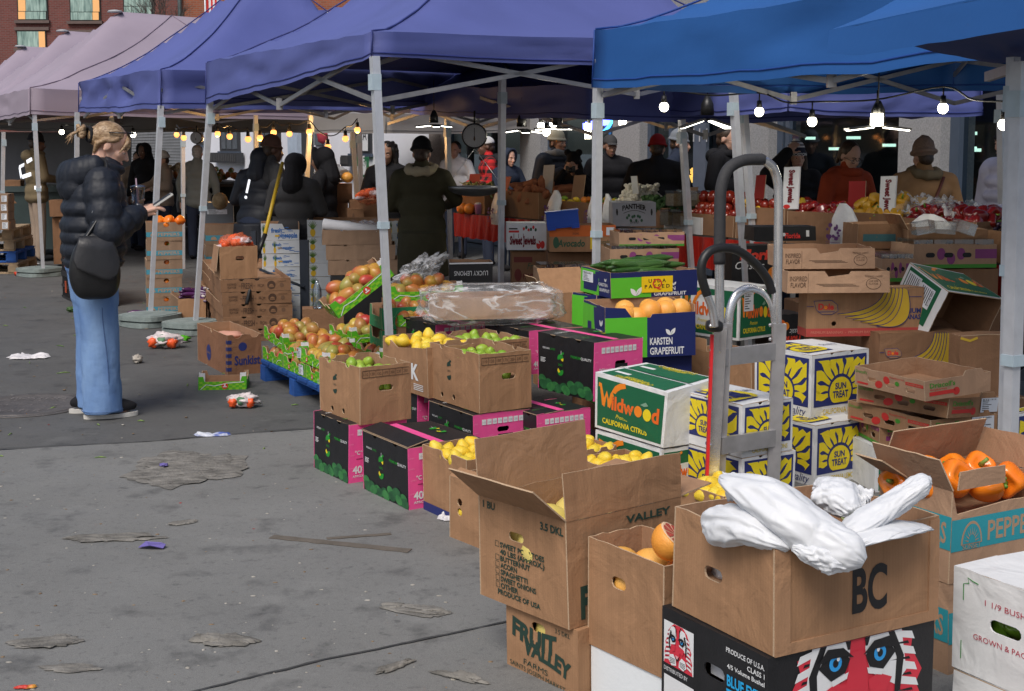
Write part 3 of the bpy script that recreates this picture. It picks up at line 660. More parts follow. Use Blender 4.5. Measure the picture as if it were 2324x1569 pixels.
def tiger(mb,f,u0,v0,W,H,zy=1.,oy=0.):
 """red, white and black striped big-cat face, cut into flat shapes"""
 top_=v0+H;q=lambda x,y:(u0+x*W,min(max(v0+y*H*zy+oy*H,v0),top_))
 pg=lambda pts,m,l:mb.poly(f,[q(*p)for p in pts],m,l)
 ell_=lambda x,y,a,b,m,l,r=0:mb.disc(f,*q(x,y),a*W,b*H*zy,m,l,16,rot=r)
 tr=flat('print_tiger_red',(.62,.035,.06));w_=WHT();k=BLK();bl=flat('print_eye_blue',(.03,.33,.75))
 fur=[(.02,.0),(.06,.2),(.03,.25),(.09,.42),(.06,.5),(.14,.66),(.12,.74),(.24,.9),(.35,1.0),(.65,1.0),(.78,.9),(.87,.74),(.86,.66),(.94,.5),(.9,.42),(.97,.25),(.93,.2),(.98,0)]
 pg(fur,tr,1)
 for s in(0,1):
  m=(lambda x:x)if not s else(lambda x:1-x)
  M_=lambda pts:[(m(x),y)for x,y in pts][::(1 if not s else-1)]
  for i in range(7):
   y=.08+.105*i;x=.045+.012*i;pg(M_([(x,y),(x+.16,y+.05),(x+.15,y+.10),(x+.02,y+.055)]),w_,2)
   pg(M_([(x+.05,y+.085),(x+.19,y+.105),(x+.06,y+.105)]),k,3)
  pg(M_([(.17,.52),(.21,.80),(.27,.92),(.38,.95),(.45,.84),(.45,.70),(.41,.56),(.33,.50),(.24,.44)]),w_,3)
  pg(M_([(.19,.62),(.21,.40),(.25,.38),(.24,.62),(.30,.80),(.26,.84)]),k,4)
  pg(M_([(.25,.66),(.31,.755),(.40,.745),(.45,.68),(.42,.60),(.33,.565)]),k,5)
  ell_(m(.355),.675,.040,.052,bl,6);ell_(m(.355),.675,.018,.026,k,7);ell_(m(.37),.70,.01,.014,w_,8)
  pg(M_([(.24,.69),(.30,.775),(.40,.765),(.47,.69),(.41,.708),(.33,.712)]),k,9);pg(M_([(.27,.50),(.36,.545),(.43,.52),(.41,.40),(.33,.36)]),tr,5);pg(M_([(.33,.565),(.44,.60),(.43,.56),(.34,.53)]),w_,6)
  pg(M_([(.42,.93),(.455,.93),(.45,.74),(.435,.74)]),k,4);pg(M_([(.36,.96),(.42,.985),(.43,.96),(.37,.94)]),k,4)
  pg(M_([(.44,.2),(.36,.3),(.24,.26),(.2,.12),(.3,.02),(.46,.06)]),w_,4)
  for i in range(4):pg(M_([(.24,.20-.04*i),(.42,.2-.03*i),(.42,.19-.03*i),(.24,.185-.04*i)]),k,5)
  pg(M_([(.455,.30),(.43,.24),(.5,.19),(.5,.225)]),k,6)
 pg([(.45,.72),(.55,.72),(.58,.42),(.565,.30),(.5,.24),(.435,.30),(.42,.42)],tr,4)
 pg([(.45,.31),(.55,.31),(.53,.25),(.5,.23),(.47,.25)],flat('print_nose_pink',(.75,.35,.38)),7)
 pg([(.495,.23),(.505,.23),(.505,.12),(.495,.12)],k,7)
W_,H_=tb.W,tb.H
for(a,b)in((0,0),):
 tiger(tb.mb,tb.fr['R'],W_*.05,0.,W_*.93,H_*.995,1.12,.11)
L_=tb.L;f=tb.fr['L']
tb.mb.rect(f,L_*.025,H_-.148,L_*.30,.115,WHT(),1);tiger(tb.mb,(f[0]+V((-.001,0,0)),f[1],f[2]),L_*.025,H_-.148,L_*.30,.115)
for t_,d_,h_,w_ in(('PRODUCE OF U.S.A.',.034,.0125,.34),('CLASS 1',.055,.0125,.15),('4/5 Volume Bushel',.074,.0115,.33)):tb.mb.text(f,t_,L_*.975,H_-d_,h_,WHT(),align='r',w=L_*w_,bold=.015)
tb.mb.text(f,'BLUE EYED',L_*.975,H_-.118,.027,CYAN(),align='r',w=L_*.33,bold=.03);tb.mb.text(f,'TIGER',L_*.93,H_-.158,.031,CYAN(),align='r',w=L_*.29,bold=.03)
tb.mb.text(f,'DISTRIBUTED BY',L_*.03,H_-.168,.011,WHT(),align='l',w=L_*.24);tb.mb.rect(f,L_*.03,H_-.26,L_*.3,.08,WHT(),1)
mb=MB();mb.box((.03,tb.L*.48,.253),(.004,.1,.05),mat('plastic_white',(.72,.74,.78),.35,.05,20,.4,40));tb.kids.append(('plastic_liner',mb,None))
tb.done()
def bag_mat(name,rgb):
 m,nt,bs,N,L=_nt(name);tc=N.new('ShaderNodeTexCoord');bs.inputs['Base Color'].default_value=(*rgb,1);bs.inputs['Roughness'].default_value=.46;bs.inputs['Specular IOR Level'].default_value=.35;prev=None
 bs.inputs['Subsurface Weight'].default_value=.25;bs.inputs['Subsurface Radius'].default_value=(.02,.02,.022)
 for sc,st,ds in((14,.5,.012),(45,.3,.004)):
  n=N.new('ShaderNodeTexNoise');n.noise_type='RIDGED_MULTIFRACTAL';n.inputs['Scale'].default_value=sc;n.inputs['Detail'].default_value=2;n.inputs['Distortion'].default_value=.6;L.new(tc.outputs['Object'],n.inputs['Vector'])
  b=N.new('ShaderNodeBump');b.inputs['Strength'].default_value=st;b.inputs['Distance'].default_value=ds;L.new(n.outputs['Fac'],b.inputs['Height'])
  if prev:L.new(prev,b.inputs['Normal'])
  prev=b.outputs[0]
 L.new(prev,bs.inputs['Normal']);return m
PW=bag_mat('bag_white',(.66,.675,.70))
def crumple(mb,c,r,mt,seed,R=None,amp=.16,seg=40,ring=26,f=2.2):
 o=V((seed*7.3,seed*1.7,0))
 def fn(v):
  a=noise.noise(v*f+o);b=abs(noise.noise(v*f*2.3+o*2));d=abs(noise.noise(v*f*5.1+o));e=noise.noise(V((v.x*9,v.y*2.5,v.z*9))+o)
  return v*(1+amp*a-amp*.9*b-amp*.4*d+amp*.22*e)
 return mb.ell(c,r,mt,seg,ring,R=R,fn=fn)
def pleated(mb,pts,rad2,mt,seed,n=84,m=76,amp=.11):
 """a plastic bag as a tube of film: centre points with width and height, marked by sharp creases that mostly run along it"""
 k=len(pts)-1;q=random.Random(int(seed*100));P=[V(p)for p in pts];C,wh=[],[]
 lines=[(q.uniform(-1,1),q.uniform(0,1),q.gauss(0,.6),q.choice((-1,-1,1))*q.uniform(.3,1),q.uniform(.02,.11),q.uniform(.10,.42))for _ in range(95)]
 cr=lambda a,b,c,d,f:.5*(2*b+(c-a)*f+(2*a-5*b+4*c-d)*f*f+(d-a-3*c+3*b)*f**3)
 for i in range(m+1):
  x=i/m*k;j=min(int(x),k-1);f=x-j;g4=[max(j-1,0),j,j+1,min(j+2,k)];C.append(cr(*[P[u]for u in g4],f));wh.append([max(.004,cr(*[rad2[u][c]for u in g4],f))for c in(0,1)])
 vs=[]
 for i in range(m+1):
  t=i/m;w,h=wh[i];d=(C[min(i+1,m)]-C[max(i-1,0)]).normalized();x=d.cross(V((0,0,1))).normalized();y=x.cross(d)
  end=max(0,1-min(t,1-t)/.16)
  for j in range(n):
   an=2*pi*j/n;ca,sa=cos(an),sin(an);a=(an/pi)-1;s_=0
   for a0,t0,th,am,sg,ln in lines:
    da=a-a0;da-=2*round(da/2);dt=(t-t0)*1.6;dd=da*cos(th)+dt*sin(th);e=-da*sin(th)+dt*cos(th);s_+=am*math.exp(-abs(dd)/sg-(e/ln)**2)
   g=1+amp*1.1*noise.noise(V((ca*1.3,sa*1.3+seed,t*3)))+amp*.78*s_+amp*.5*(1-3*abs(noise.noise(V((ca*2.5+seed,sa*2.5,t*7)))))+end*.16*(1-2*abs(noise.noise(V((ca*5,sa*5,seed))))*2)
   vs.append(C[i]+x*ca*w*g+y*sa*h*g)
 fs=[(i*n+j,i*n+(j+1)%n,(i+1)*n+(j+1)%n,(i+1)*n+j)for i in range(m)for j in range(n)]
 fs.append(tuple(range(n))[::-1]);fs.append(tuple(m*n+j for j in range(n)))
 mb.add(vs,fs,mt,True)
Yb=bc.P.y;G_='white plastic bags in the lettered carton'
def bag(label,pts,rad2,seed,amp=.13,name='plastic_bag',cat='bag',group=None,mt=None):
 W_=[atY(*p)for p in pts];o0=W_[0];mb=MB();pleated(mb,[p-o0 for p in W_],rad2,mt or PW,seed,amp=amp)
 o=mb.build(name);o.location=o0;return tag(o,label,cat,group)
bag('large white plastic bag drooping over the front rim of the lettered carton',[(1638,1082,Yb+.20),(1668,1095,Yb+.17),(1730,1130,Yb+.12),(1800,1180,Yb+.06),(1862,1222,Yb+.02),(1905,1245,Yb-.02),(1938,1262,Yb-.04),(1962,1276,Yb-.05)],[(.012,.006),(.05,.022),(.072,.052),(.078,.060),(.068,.056),(.055,.050),(.042,.04),(.012,.012)],1.3,.12,group=G_)
bag('gathered end of a white plastic bag hanging on the front rim',[(1800,1240,Yb-.01),(1845,1258,Yb-.03),(1890,1275,Yb-.045),(1930,1288,Yb-.05)],[(.01,.01),(.026,.03),(.03,.026),(.008,.01)],4.1,.2,group=G_)
bag('white plastic bag filling the left end of the lettered carton',[(1612,1195,Yb+.22),(1640,1190,Yb+.18),(1700,1195,Yb+.10),(1765,1225,Yb+.04),(1790,1245,Yb+.03)],[(.02,.02),(.06,.05),(.07,.05),(.05,.03),(.02,.01)],2.2,.13,group=G_)
bag('white plastic bag with its twisted top sticking up, at the right rim',[(1905,1218,Yb+.10),(1945,1195,Yb+.12),(2000,1160,Yb+.15),(2060,1120,Yb+.17),(2095,1098,Yb+.18),(2112,1098,Yb+.18)],[(.02,.01),(.045,.026),(.042,.03),(.036,.028),(.034,.022),(.012,.012)],3.7,.13,group=G_)
bag('crumpled white plastic bag behind the two larger bags in the carton',[(1850,1108,Yb+.30),(1880,1112,Yb+.28),(1910,1135,Yb+.24),(1940,1165,Yb+.20)],[(.02,.02),(.06,.035),(.06,.04),(.03,.02)],5.2,.14,group=G_)
bag('flat white plastic bag lying under the twisted one',[(1930,1230,Yb+.06),(1990,1205,Yb+.10),(2050,1195,Yb+.16),(2095,1195,Yb+.2)],[(.04,.008),(.06,.014),(.06,.012),(.03,.006)],6.2,.1,group=G_)
def loose(par,Q,seed,n=22,amp=.012):
 """a loose sheet of film at the mouth of a bag, hung between four points"""
 A,B,C,D=[atY(*p)-par.location for p in Q];nn=(B-A).cross(D-A).normalized();vs=[];mb=MB()
 for i in range(n+1):
  for j in range(n+1):
   u,v=i/n,j/n;e=.035*noise.noise(V((u*4,v*4,seed)));p=A.lerp(B,u+e*(0<u<1)).lerp(D.lerp(C,u),v);vs.append(p+nn*(amp*2.4*(.5-abs(noise.noise(V((u*2.2+seed,v*5,seed))))*2)+amp*(.5-abs(noise.noise(V((u*7,v*6+seed,2))))*2)+.02*sin(pi*u)*sin(pi*v)))
 mb.add(vs,[(i*(n+1)+j,(i+1)*(n+1)+j,(i+1)*(n+1)+j+1,i*(n+1)+j+1)for i in range(n)for j in range(n)],PW,True);o=mb.build('loose_edge',par);md=o.modifiers.new('t','SOLIDIFY');md.thickness=.0015
bags=[o for o in COL.objects if o.name.startswith('plastic_bag')]
loose(bags[0],[(1640,1070,Yb+.24),(1765,1096,Yb+.16),(1745,1165,Yb+.10),(1648,1128,Yb+.18)],2);loose(bags[0],[(1700,1120,Yb+.13),(1840,1160,Yb+.06),(1870,1235,Yb-.0),(1735,1180,Yb+.06)],6,amp=.008)
loose(bags[2],[(1622,1198,Yb+.24),(1715,1150,Yb+.17),(1800,1215,Yb+.06),(1680,1215,Yb+.1)],4);loose(bags[4],[(1862,1098,Yb+.33),(1985,1106,Yb+.28),(1960,1172,Yb+.20),(1868,1150,Yb+.25)],5);loose(bags[3],[(1985,1165,Yb+.16),(2112,1080,Yb+.20),(2108,1120,Yb+.19),(2010,1190,Yb+.13)],8,amp=.006)
mb=MB();crumple(mb,(0,0,0),(.05,.10,.06),PW,31,None,.2,40,26);o=mb.build('plastic_bag');o.matrix_world=bc.M@Matrix.Translation(V((.075,bc.L*.58,bc.H*.50)));tag(o,'white plastic showing through the handle hole of the lettered carton','bag',G_)
mb=MB();q=random.Random(2)
for i in range(16):mb.tube([(q.uniform(-.04,.04),q.uniform(-.02,.02),-.03+q.uniform(0,.05)),(q.uniform(-.04,.04),q.uniform(-.02,.02),q.uniform(.0,.03))],.006,two('pale_leaf',(.28,.36,.14),(.45,.5,.25),8),5)
o=mb.build('leaf_scraps');o.location=atY(1945,1180,Yb+.20);tag(o,'pale green leaf scraps showing between the white bags','leaves')
P0,w,l,h=bare(1290,1430,.20,50,1091,1537,1187)
fv=Carton('cardboard_box','brown farm carton with green lettering at the bottom of the corner stack','carton',0,0,0,50,W=w,L=l*.80,H=.198,P=V((P0.x+.028,P0.y-.005,0)),holes={'L':[(l*.37,.155,.062,.03)]},open=False,sq=1,**BW)
f=fv.fr['L'];f=(f[0]+V((0,0,-.08)),f[1],f[2]);a,b=fv.L,fv.H+.08
fv.mb.text(f,'FRUIT',a*.40,b*.66,b*.19,INK(),w=a*.62,bold=.05,rot=-.05,arc=-.01);fv.mb.text(f,'VALLEY',a*.57,b*.47,b*.17,INK(),w=a*.66,bold=.05,rot=-.12,arc=.01);fv.mb.text(f,'FARMS',a*.42,b*.385,b*.06,INK(),w=a*.34,rot=-.05)
fv.mb.text(f,'SAINTS JOSEPH MARKET',a*.44,b*.31,b*.05,INK(),w=a*.78,rot=-.05);fv.mb.text(f,'3.5 DKL',a*.80,b*.88,b*.05,INK(),w=a*.2)
mb=MB();mb.ell((.07,fv.L-l*.37,.225),(.06,.06,.07),PROTO['yellow_squash'].data.materials[0]);fv.kids.append(('squash_inside',mb,None))
fv.kids.pop();fv.done()
place(PROTO['yellow_squash'],fv.M@Matrix.Translation((.085,fv.L-l*.37,.12)),'yellow squash seen through the handle hole of the bottom farm carton','squash','yellow squashes in the corner cartons').name='yellow_squash'
sp=Carton('cardboard_box','open brown squash carton with a printed checklist and raised flaps','carton',0,0,0,50,W=w,L=l,H=h,P=P0,holes={'L':[(l*.44,h*.70,.068,.027)]},floor=.10,wob=.006,**BW)
f=sp.fr['L'];a,b=l,h
sp.mb.text(f,'1 BU',a*.06,b*.90,b*.07,INK(),align='l',w=a*.14,bold=.02);sp.mb.text(f,'3.5 DKL',a*.72,b*.86,b*.07,INK(),align='l',w=a*.25,bold=.03)
for i,t in enumerate(('SWEET POTATOES','40 LBS (APPROX.)','BUTTERNUT','ACORN','SPAGHETTI','SWEET ONIONS','OTHER','PRODUCE OF USA')):
 v=b*(.555-.067*i);wd={0:.50,1:.50,2:.34,3:.19,4:.31,5:.40,6:.20,7:.48}[i]
 sp.mb.text(f,t,a*(.255 if i!=7 else .22),v,b*.05,INK(),align='l',w=a*wd,bold=.03)
 if i not in(1,7):
  x,y,s_=a*.20,v,b*.052;sp.mb.stroke(f,[(x,y),(x+s_,y),(x+s_,y+s_),(x,y+s_),(x,y)],.0016,INK(),2)
f=sp.fr['R'];sp.mb.text(f,'FRUIT',w*.35,h*.08,h*.28,INK(),w=w*.5,bold=.05);sp.mb.text(f,'VALLEY',w*.7,h*.86,h*.07,INK(),w=w*.4,bold=.03)
sp.flap('L',.15,138).flap('R',.135,86).flap('E',.13,172).flap('B',.17,95)
sp.done()
fill(sp,PROTO['yellow_squash'],[(.35,.35,.20,1),(.7,.4,.2,1),(.3,.72,.2,1),(.68,.75,.2,1),(.16,.52,.19,.9)],'yellow squash inside the open checklist carton','squash','yellow squashes in the corner cartons')
P1,w,l,h=bare(1506,1543,.15,54,1333,1640,1284)
fb=Carton('foam_box','white foam box under the brown grapefruit carton','box',0,0,0,54,W=w*.98,L=l*.96,H=.147,P=V((P1.x+.004,P1.y+.006,0)),mo=mat('foam_white',(.74,.77,.79),.6,.03,6,.1,60),open=False,sq=1);fb.done()
gb=Carton('cardboard_box','plain brown carton holding grapefruit, one of them cut open','carton',0,0,0,54,W=min(w,.2),L=l,H=h,P=P1,holes={'L':[(l*.42,h*.68,.062,.034)]},floor=.155,wob=.006,**BW);gb.done()
fill(gb,PROTO['grapefruit'],[(.35,.80,.235,.95),(.30,.40,.225,.95),(.72,.3,.22),(.72,.68,.225),(.065/w,.62,.195,.9),(.07/w,.44,.19,.9)],'whole grapefruit in the plain brown carton','grapefruit','grapefruit in the plain brown carton')
mb=MB().ell((0,0,0),(.056,.056,.056),GF,20,14,fn=lambda v:V((v.x,v.y,min(v.z,.35))))
mb.lathe([(0.0005,.0202),(.047,.0202),(.053,.0197)],mat('pith',(.80,.55,.35),.6),20)
red_f=two('red_flesh',(.45,.04,.04),(.6,.12,.08),40,.35,.65,.25)
for i in range(9):a=2*pi*i/9;mb.poly((V((0,0,.0206)),V((1,0,0)),V((0,1,0))),[(.006*cos(a+.35),.006*sin(a+.35)),(.044*cos(a+.07),.044*sin(a+.07)),(.046*cos(a+.35),.046*sin(a+.35)),(.044*cos(a+.62),.044*sin(a+.62))],red_f,1)
o=mb.build('cut_grapefruit');o.matrix_world=Matrix.Translation(atY(1524,1228,gb.P.y+.15))@Matrix.Rotation(rad(40),4,V((.35,1,0)));tag(o,'grapefruit cut open with red flesh, in the plain brown carton','grapefruit','grapefruit in the plain brown carton')
Pp=at(2163,1116,.56);Hp=.278
def pep_print(b,w,h,fr,lbl=True):
 b.mb.rect(fr,0,h*.36,w,h*.36,TEAL(),1);tn=flat('print_kraft_on_teal',(.42,.27,.17))
 b.mb.text(fr,'PEPPERS',w*.36,h*.43,h*.22,tn,align='l',w=w*.58,bold=.02,layer=2)
 b.mb.disc(fr,w*.20,h*.42,w*.105,h*.26,tn,2,20,0,pi);b.mb.disc(fr,w*.20,h*.43,w*.09,h*.22,TEAL(),3,20,0,pi)
 for i in range(9):a=pi*(i+.5)/9;b.mb.poly(fr,[(w*.2+w*.035*cos(a-.1),h*.44+h*.09*sin(a-.1)),(w*.2+w*.035*cos(a+.1),h*.44+h*.09*sin(a+.1)),(w*.2+w*.078*cos(a),h*.44+h*.19*sin(a))],tn,4)
 b.mb.text(fr,'SUNSET',w*.2,h*.37,h*.06,tn,w=w*.18,layer=4)
pk=[]
for i,z in enumerate((0,.28)):
 b=Carton('pepper_carton',('brown pepper carton with a teal band, under the open one' if i==0 else 'open brown pepper carton with torn flaps, full of orange peppers'),'carton',0,0,0,61,W=.42,L=.30,H=Hp,P=V((Pp.x,Pp.y,z)),mo=KRL(),open=(i==1),sq=1,floor=.16 if i else None,group='brown pepper cartons with a teal band',out={'R':lambda w,h:[(0,0),(w,0),(w,h*.78),(w*.58,h*.80),(w*.05,h*.74),(0,h*.99)]}if i else{})
 pep_print(b,b.W,b.H*.95,b.fr['R']);pep_print(b,b.L,b.H,b.fr['L'])
 if i:
  b.flap('L',.11,118,.01).flap('B',.14,70).flap('E',.1,100);b.flap('L',.13,150,.0,u0=.0,u1=.12)
  b.flap('R',.055,92,.005,u0=.02,u1=.22)
 b.done();pk.append(b)
for q in((.08,.42,.27),(.32,.40,.275),(.30,.75,.27),(.55,.70,.27),(.60,.32,.245),(.84,.35,.25),(.8,.7,.26),(.05,.8,.25)):
 place(PROTO['orange_pepper'],Matrix.Translation(pk[1].pt(*q))@Matrix.Rotation(rnd.uniform(0,6),4,'Z')@Matrix.Rotation(rnd.uniform(.8,1.9),4,'X')@Matrix.Scale(rnd.uniform(.95,1.15),4),'orange bell pepper in the open pepper carton','pepper','orange peppers in the front carton').name='orange_pepper'
Pw=at(2170,1283,.45)
for i,z in enumerate((-.0,.17)):
 b=Carton('bushel_carton',('white bushel carton with red print and a handle hole, in the corner' if i else 'white carton under the printed bushel carton'),'carton',0,0,0,61,W=.32,L=.44,H=.28 if i else .168,P=V((Pw.x,Pw.y,z))-RV*.44,mo=BWHT(),open=False,group='white cartons in the near corner',holes={'L':[(.17,.155,.10,.034)]}if i else{})
 if i:
  f=b.fr['L'];rp=flat('print_crimson',(.45,.05,.08));a,h=b.L,b.H
  b.mb.text(f,'1 1/9 BUSHEL',a*.42,h*.72,h*.055,rp,w=a*.36);b.mb.text(f,'GROWN & PACKED',a*.40,h*.36,h*.055,rp,w=a*.48)
  b.mb.stroke(f,[(a*.08,h*.70),(a*.08,h*.86),(a*.12,h*.88),(a*.11,h*.93),(a*.15,h*.91),(a*.19,h*.9)],.0028,LEAF(),2);b.mb.stroke(f,[(a*.07,h*.12),(a*.07,h*.3)],.0028,LEAF(),2)
 b.done();bw_=b
for k_ in range(3):place(PROTO['green_pepper'],bw_.M@Matrix.Translation((.065,bw_.L-.17+.05*(k_-1),.15+.01*(k_%2)))@rrot(),'green pepper seen through the handle hole of the white bushel carton','pepper','green peppers in the bushel carton').name='green_pepper'
# middle of the stall: limes, lemons, citrus cartons
LB='black and pink lime cartons'
b=lime_box('black and pink lime carton standing on the ground, farthest left of the stack',793,1100,0,711,925,965,yaw=56);b.done();pb1=b
b=lime_box('black and pink lime carton on the ground with its lid ajar, beside a lemon carton',928,1160,0,825,1090,1017,yaw=57);b.flap('L',.10,12,.004,dz=.006,name='lid_flap');b.done();pb2=b
b=lime_box('black and pink lime carton under the right open lime box',1076,1067,0,971,1204,943,yaw=57);b.done();pb3=b
b=lime_box('black and pink lime carton at ground level, right of the one under the open box',1222,1062,0,1150,1338,942,yaw=57);b.done();pb4=b
b=lime_box('black and pink lime carton with limes printed along its foot, topmost of the stack',1348,912,.276,1222,1456,778,yaw=55);b.done();pb5=b
b=lime_box('black and pink lime carton at the back beside the tent pole',988,820,.30,903,1120,738,yaw=58,hole=0);b.done()
b=lime_box('black and pink lime carton behind the top one, its lid hidden by plastic film',1203,850,.29,1100,1330,752,yaw=58);b.done()
b=lime_box('black and pink lime carton squeezed between the front ones and the letter box',948,1010,.0,900,1050,893,yaw=57);b.done()
def strip_nums(b):
 f=b.fr['R'];w,h=b.W,b.H;k=KINK();u0,u1,v0,v1=w*.04,w*.95,h*.81,h*.93
 b.mb.stroke(f,[(u0,v0),(u1,v0),(u1,v1),(u0,v1),(u0,v0)],.003,k,2)
 for i,t in enumerate(('110','130','150','175','200','230','250')):
  x=u0+(u1-u0)*i/7;b.mb.stroke(f,[(x,v0),(x,v1)],.002,k,2);b.mb.text(f,t,x+(u1-u0)/14,v0+h*.035,h*.05,k,w=w*.08,layer=2)
def limebrown(label,*a,**k):
 b=Carton('cardboard_box',label,'carton',*a,group='open brown lime cartons',holes={'R':[(.5*0+k.pop('hx'),k.pop('hz'),.078,.03)],'L':[(k.get('l1',.1),.035,.028,.027),(k.pop('l2',.2),.04,.028,.027)]}if 1 else{},out={'R':lambda w,h:notch_edge(w,h,[]),'B':lambda w,h:notch_edge(w,h,[.35,.75]),'L':lambda w,h:notch_edge(w,h,[.25,.7]),'E':lambda w,h:notch_edge(w,h,[.3,.7])},floor=.15,**{q:v for q,v in k.items()if q!='l1'})
 strip_nums(b);lime_logo(b.mb,b.fr['L'],b.L*.40,b.H*.58,b.H*.17,INK(),INK(),True);return b
l1=limebrown('open brown lime carton with a green stamp, on the left lime carton',819,966,.276,hx=.135,hz=.165,l1=.13,l2=.245,yaw=55,xl=727,xr=933,yt=835).done()
l2=limebrown('open brown lime carton with a green stamp, right of the letter box',1089,939,.276,hx=.165,hz=.17,l1=.12,l2=.24,yaw=58,xl=978,xr=1206,yt=805).done()
l3=limebrown('open brown lime carton half hidden behind the right one',1085,880,.276,hx=.17,hz=.10,l1=.13,yaw=58,xl=992,xr=1200,yt=778).done()
for b,nm in((l1,'lime in the open brown carton on the left'),(l2,'lime in the open brown carton on the right'),(l3,'lime in the half hidden brown carton behind')):
 fill(b,PROTO['lime'],grid_spots(5,4,b.H*(.80 if b is not l3 else .86),.018,drop=.05)+[(.045/b.W,.6,.17,.9),(.04/b.W,1-.12/b.L,.045,.9),(.04/b.W,1-.24/b.L,.045,.9),(.45,.12,.165,.9),(.6,.12,.16,.9)],nm,'lime','limes in the open brown cartons')
kb=Carton('cardboard_box','brown lemon carton with one white letter and clear film over its lemons','carton',972,905,.276,yaw=58,xl=868,xr=1075,yt=790,floor=.15,group='brown lemon cartons',out={'L':lambda w,h:[(0,0),(w,0),(w,h*.98),(w*.75,h*.93),(w*.35,h*.84),(w*.2,h*.95),(0,h)]})
kb.mb.text(kb.fr['L'],'K',kb.L*.73,kb.H*.30,kb.H*.30,WHT(),bold=.04)
for i in range(4):kb.mb.rect(kb.fr['L'],kb.L*.70,kb.H*(.2-.035*i),kb.L*.2,kb.H*.015,WHT(),2)
kb.done();fill(kb,PROTO['lemon'],grid_spots(4,4,kb.H*.93,.01),'lemon in the brown carton with one white letter','lemon','lemons in the open brown cartons')
def film_mat(name,lo=.13,hi=.62,scale=(2.2,6,6),tint=(.80,.81,.83)):
 m,nt,bs,N,L=_nt(name);tc=N.new('ShaderNodeTexCoord');mp=N.new('ShaderNodeMapping');mp.inputs['Scale'].default_value=scale;L.new(tc.outputs['Object'],mp.inputs['Vector'])
 nz=N.new('ShaderNodeTexNoise');nz.inputs['Scale'].default_value=1.6;nz.inputs['Detail'].default_value=4;nz.inputs['Distortion'].default_value=.5;L.new(mp.outputs[0],nz.inputs['Vector'])
 ab=N.new('ShaderNodeMath');ab.operation='SUBTRACT';ab.inputs[1].default_value=.5;L.new(nz.outputs['Fac'],ab.inputs[0]);a2=N.new('ShaderNodeMath');a2.operation='ABSOLUTE';L.new(ab.outputs[0],a2.inputs[0])
 mr=N.new('ShaderNodeMapRange');mr.inputs[1].default_value=0;mr.inputs[2].default_value=.05;mr.inputs[3].default_value=hi;mr.inputs[4].default_value=lo;L.new(a2.outputs[0],mr.inputs[0])
 bs.inputs['Base Color'].default_value=(*tint,1);bs.inputs['Roughness'].default_value=.22;bs.inputs['Specular IOR Level'].default_value=.8;L.new(mr.outputs[0],bs.inputs['Alpha'])
 bp=N.new('ShaderNodeBump');bp.inputs['Strength'].default_value=.6;bp.inputs['Distance'].default_value=.01;L.new(nz.outputs['Fac'],bp.inputs['Height']);L.new(bp.outputs[0],bs.inputs['Normal']);return m
FILM=film_mat('clear_film')
def sheet_film(label,quad,n,amp,seed,name='plastic_film',sag=0.,group=None,mt=None):
 A,B,C,D=quad;mb=MB();vs=[];m=n
 nn=(B-A).cross(D-A).normalized()
 for i in range(n+1):
  for j in range(m+1):
   u,v=i/n,j/m;p=A*(1-u)*(1-v)+B*u*(1-v)+C*u*v+D*(1-u)*v
   q=V((u*6+seed,v*3,seed));h=abs(noise.noise(q))*1.3+abs(noise.noise(q*2.7))*.6+noise.noise(q*.5)+.4*abs(noise.noise(q*6))
   vs.append(p+nn*amp*(h-.6)+V((0,0,-sag*4*u*(1-u))))
 o0=vs[0].copy()
 mb.add([v-o0 for v in vs],[(i*(m+1)+j,(i+1)*(m+1)+j,(i+1)*(m+1)+j+1,i*(m+1)+j+1)for i in range(n)for j in range(m)],mt or FILM,True)
 o=mb.build(name);o.location=o0;return tag(o,label,'plastic film',group)
tr_=Carton('fruit_tray','long tan tray wrapped in clear plastic film, on the lime cartons','tray',990,728,.575,yaw=78,W=.70,L=.30,H=.13,mo=KRL(),wob=.01,floor=.02)
tr_.done()
mb=MB();c=tr_.M
def wrapfn(v):
 n1=1+.10*noise.noise(v*2.2)-.16*abs(noise.noise(v*5+V((3,0,0))))-.07*abs(noise.noise(V((v.x*16,v.y*5,v.z*9))));s=[math.copysign(abs(k)**.45,k)for k in v];m_=max(abs(k)for k in s);return V(s)*n1
mb.ell((0,0,0),(.43,.235,.115),FILM,52,34,fn=wrapfn);o=mb.build('film_wrap',tr_.o);o.location=(.35,.15,.075)
lc=Carton('cardboard_box','brown lemon carton with a navy stripe along its foot, on the ground','carton',1058,1203,0,yaw=57,xl=961,xr=1180,yt=1045,floor=.17,group='brown lemon cartons',out={'L':lambda w,h:notch_edge(w,h,[.55],.04),'R':lambda w,h:notch_edge(w,h,[.5])})
lc.mb.rect(lc.fr['L'],0,.004,lc.L,lc.H*.13,NAVY(),1);lc.mb.rect(lc.fr['R'],0,.004,lc.W,lc.H*.13,NAVY(),1);lc.done()
fill(lc,PROTO['lemon'],grid_spots(4,4,lc.H*.9,.016),'lemon in the carton with a navy stripe','lemon','lemons in the open brown cartons')
ld=Carton('cardboard_box','low brown lemon carton with round side holes, left of the checklist carton','carton',1150,1272,0,yaw=52,xl=1021,xr=1260,yt=1122,floor=.10,group='brown lemon cartons',holes={'L':[(.05,.13,.02,.085),(.21,.14,.035,.09)]}if 0 else{'L':[(.07,.16,.034,.032),(.07,.12,.034,.032),(.25,.16,.036,.034),(.25,.115,.036,.034)]})
ld.flap('L',.06,25);ld.done()
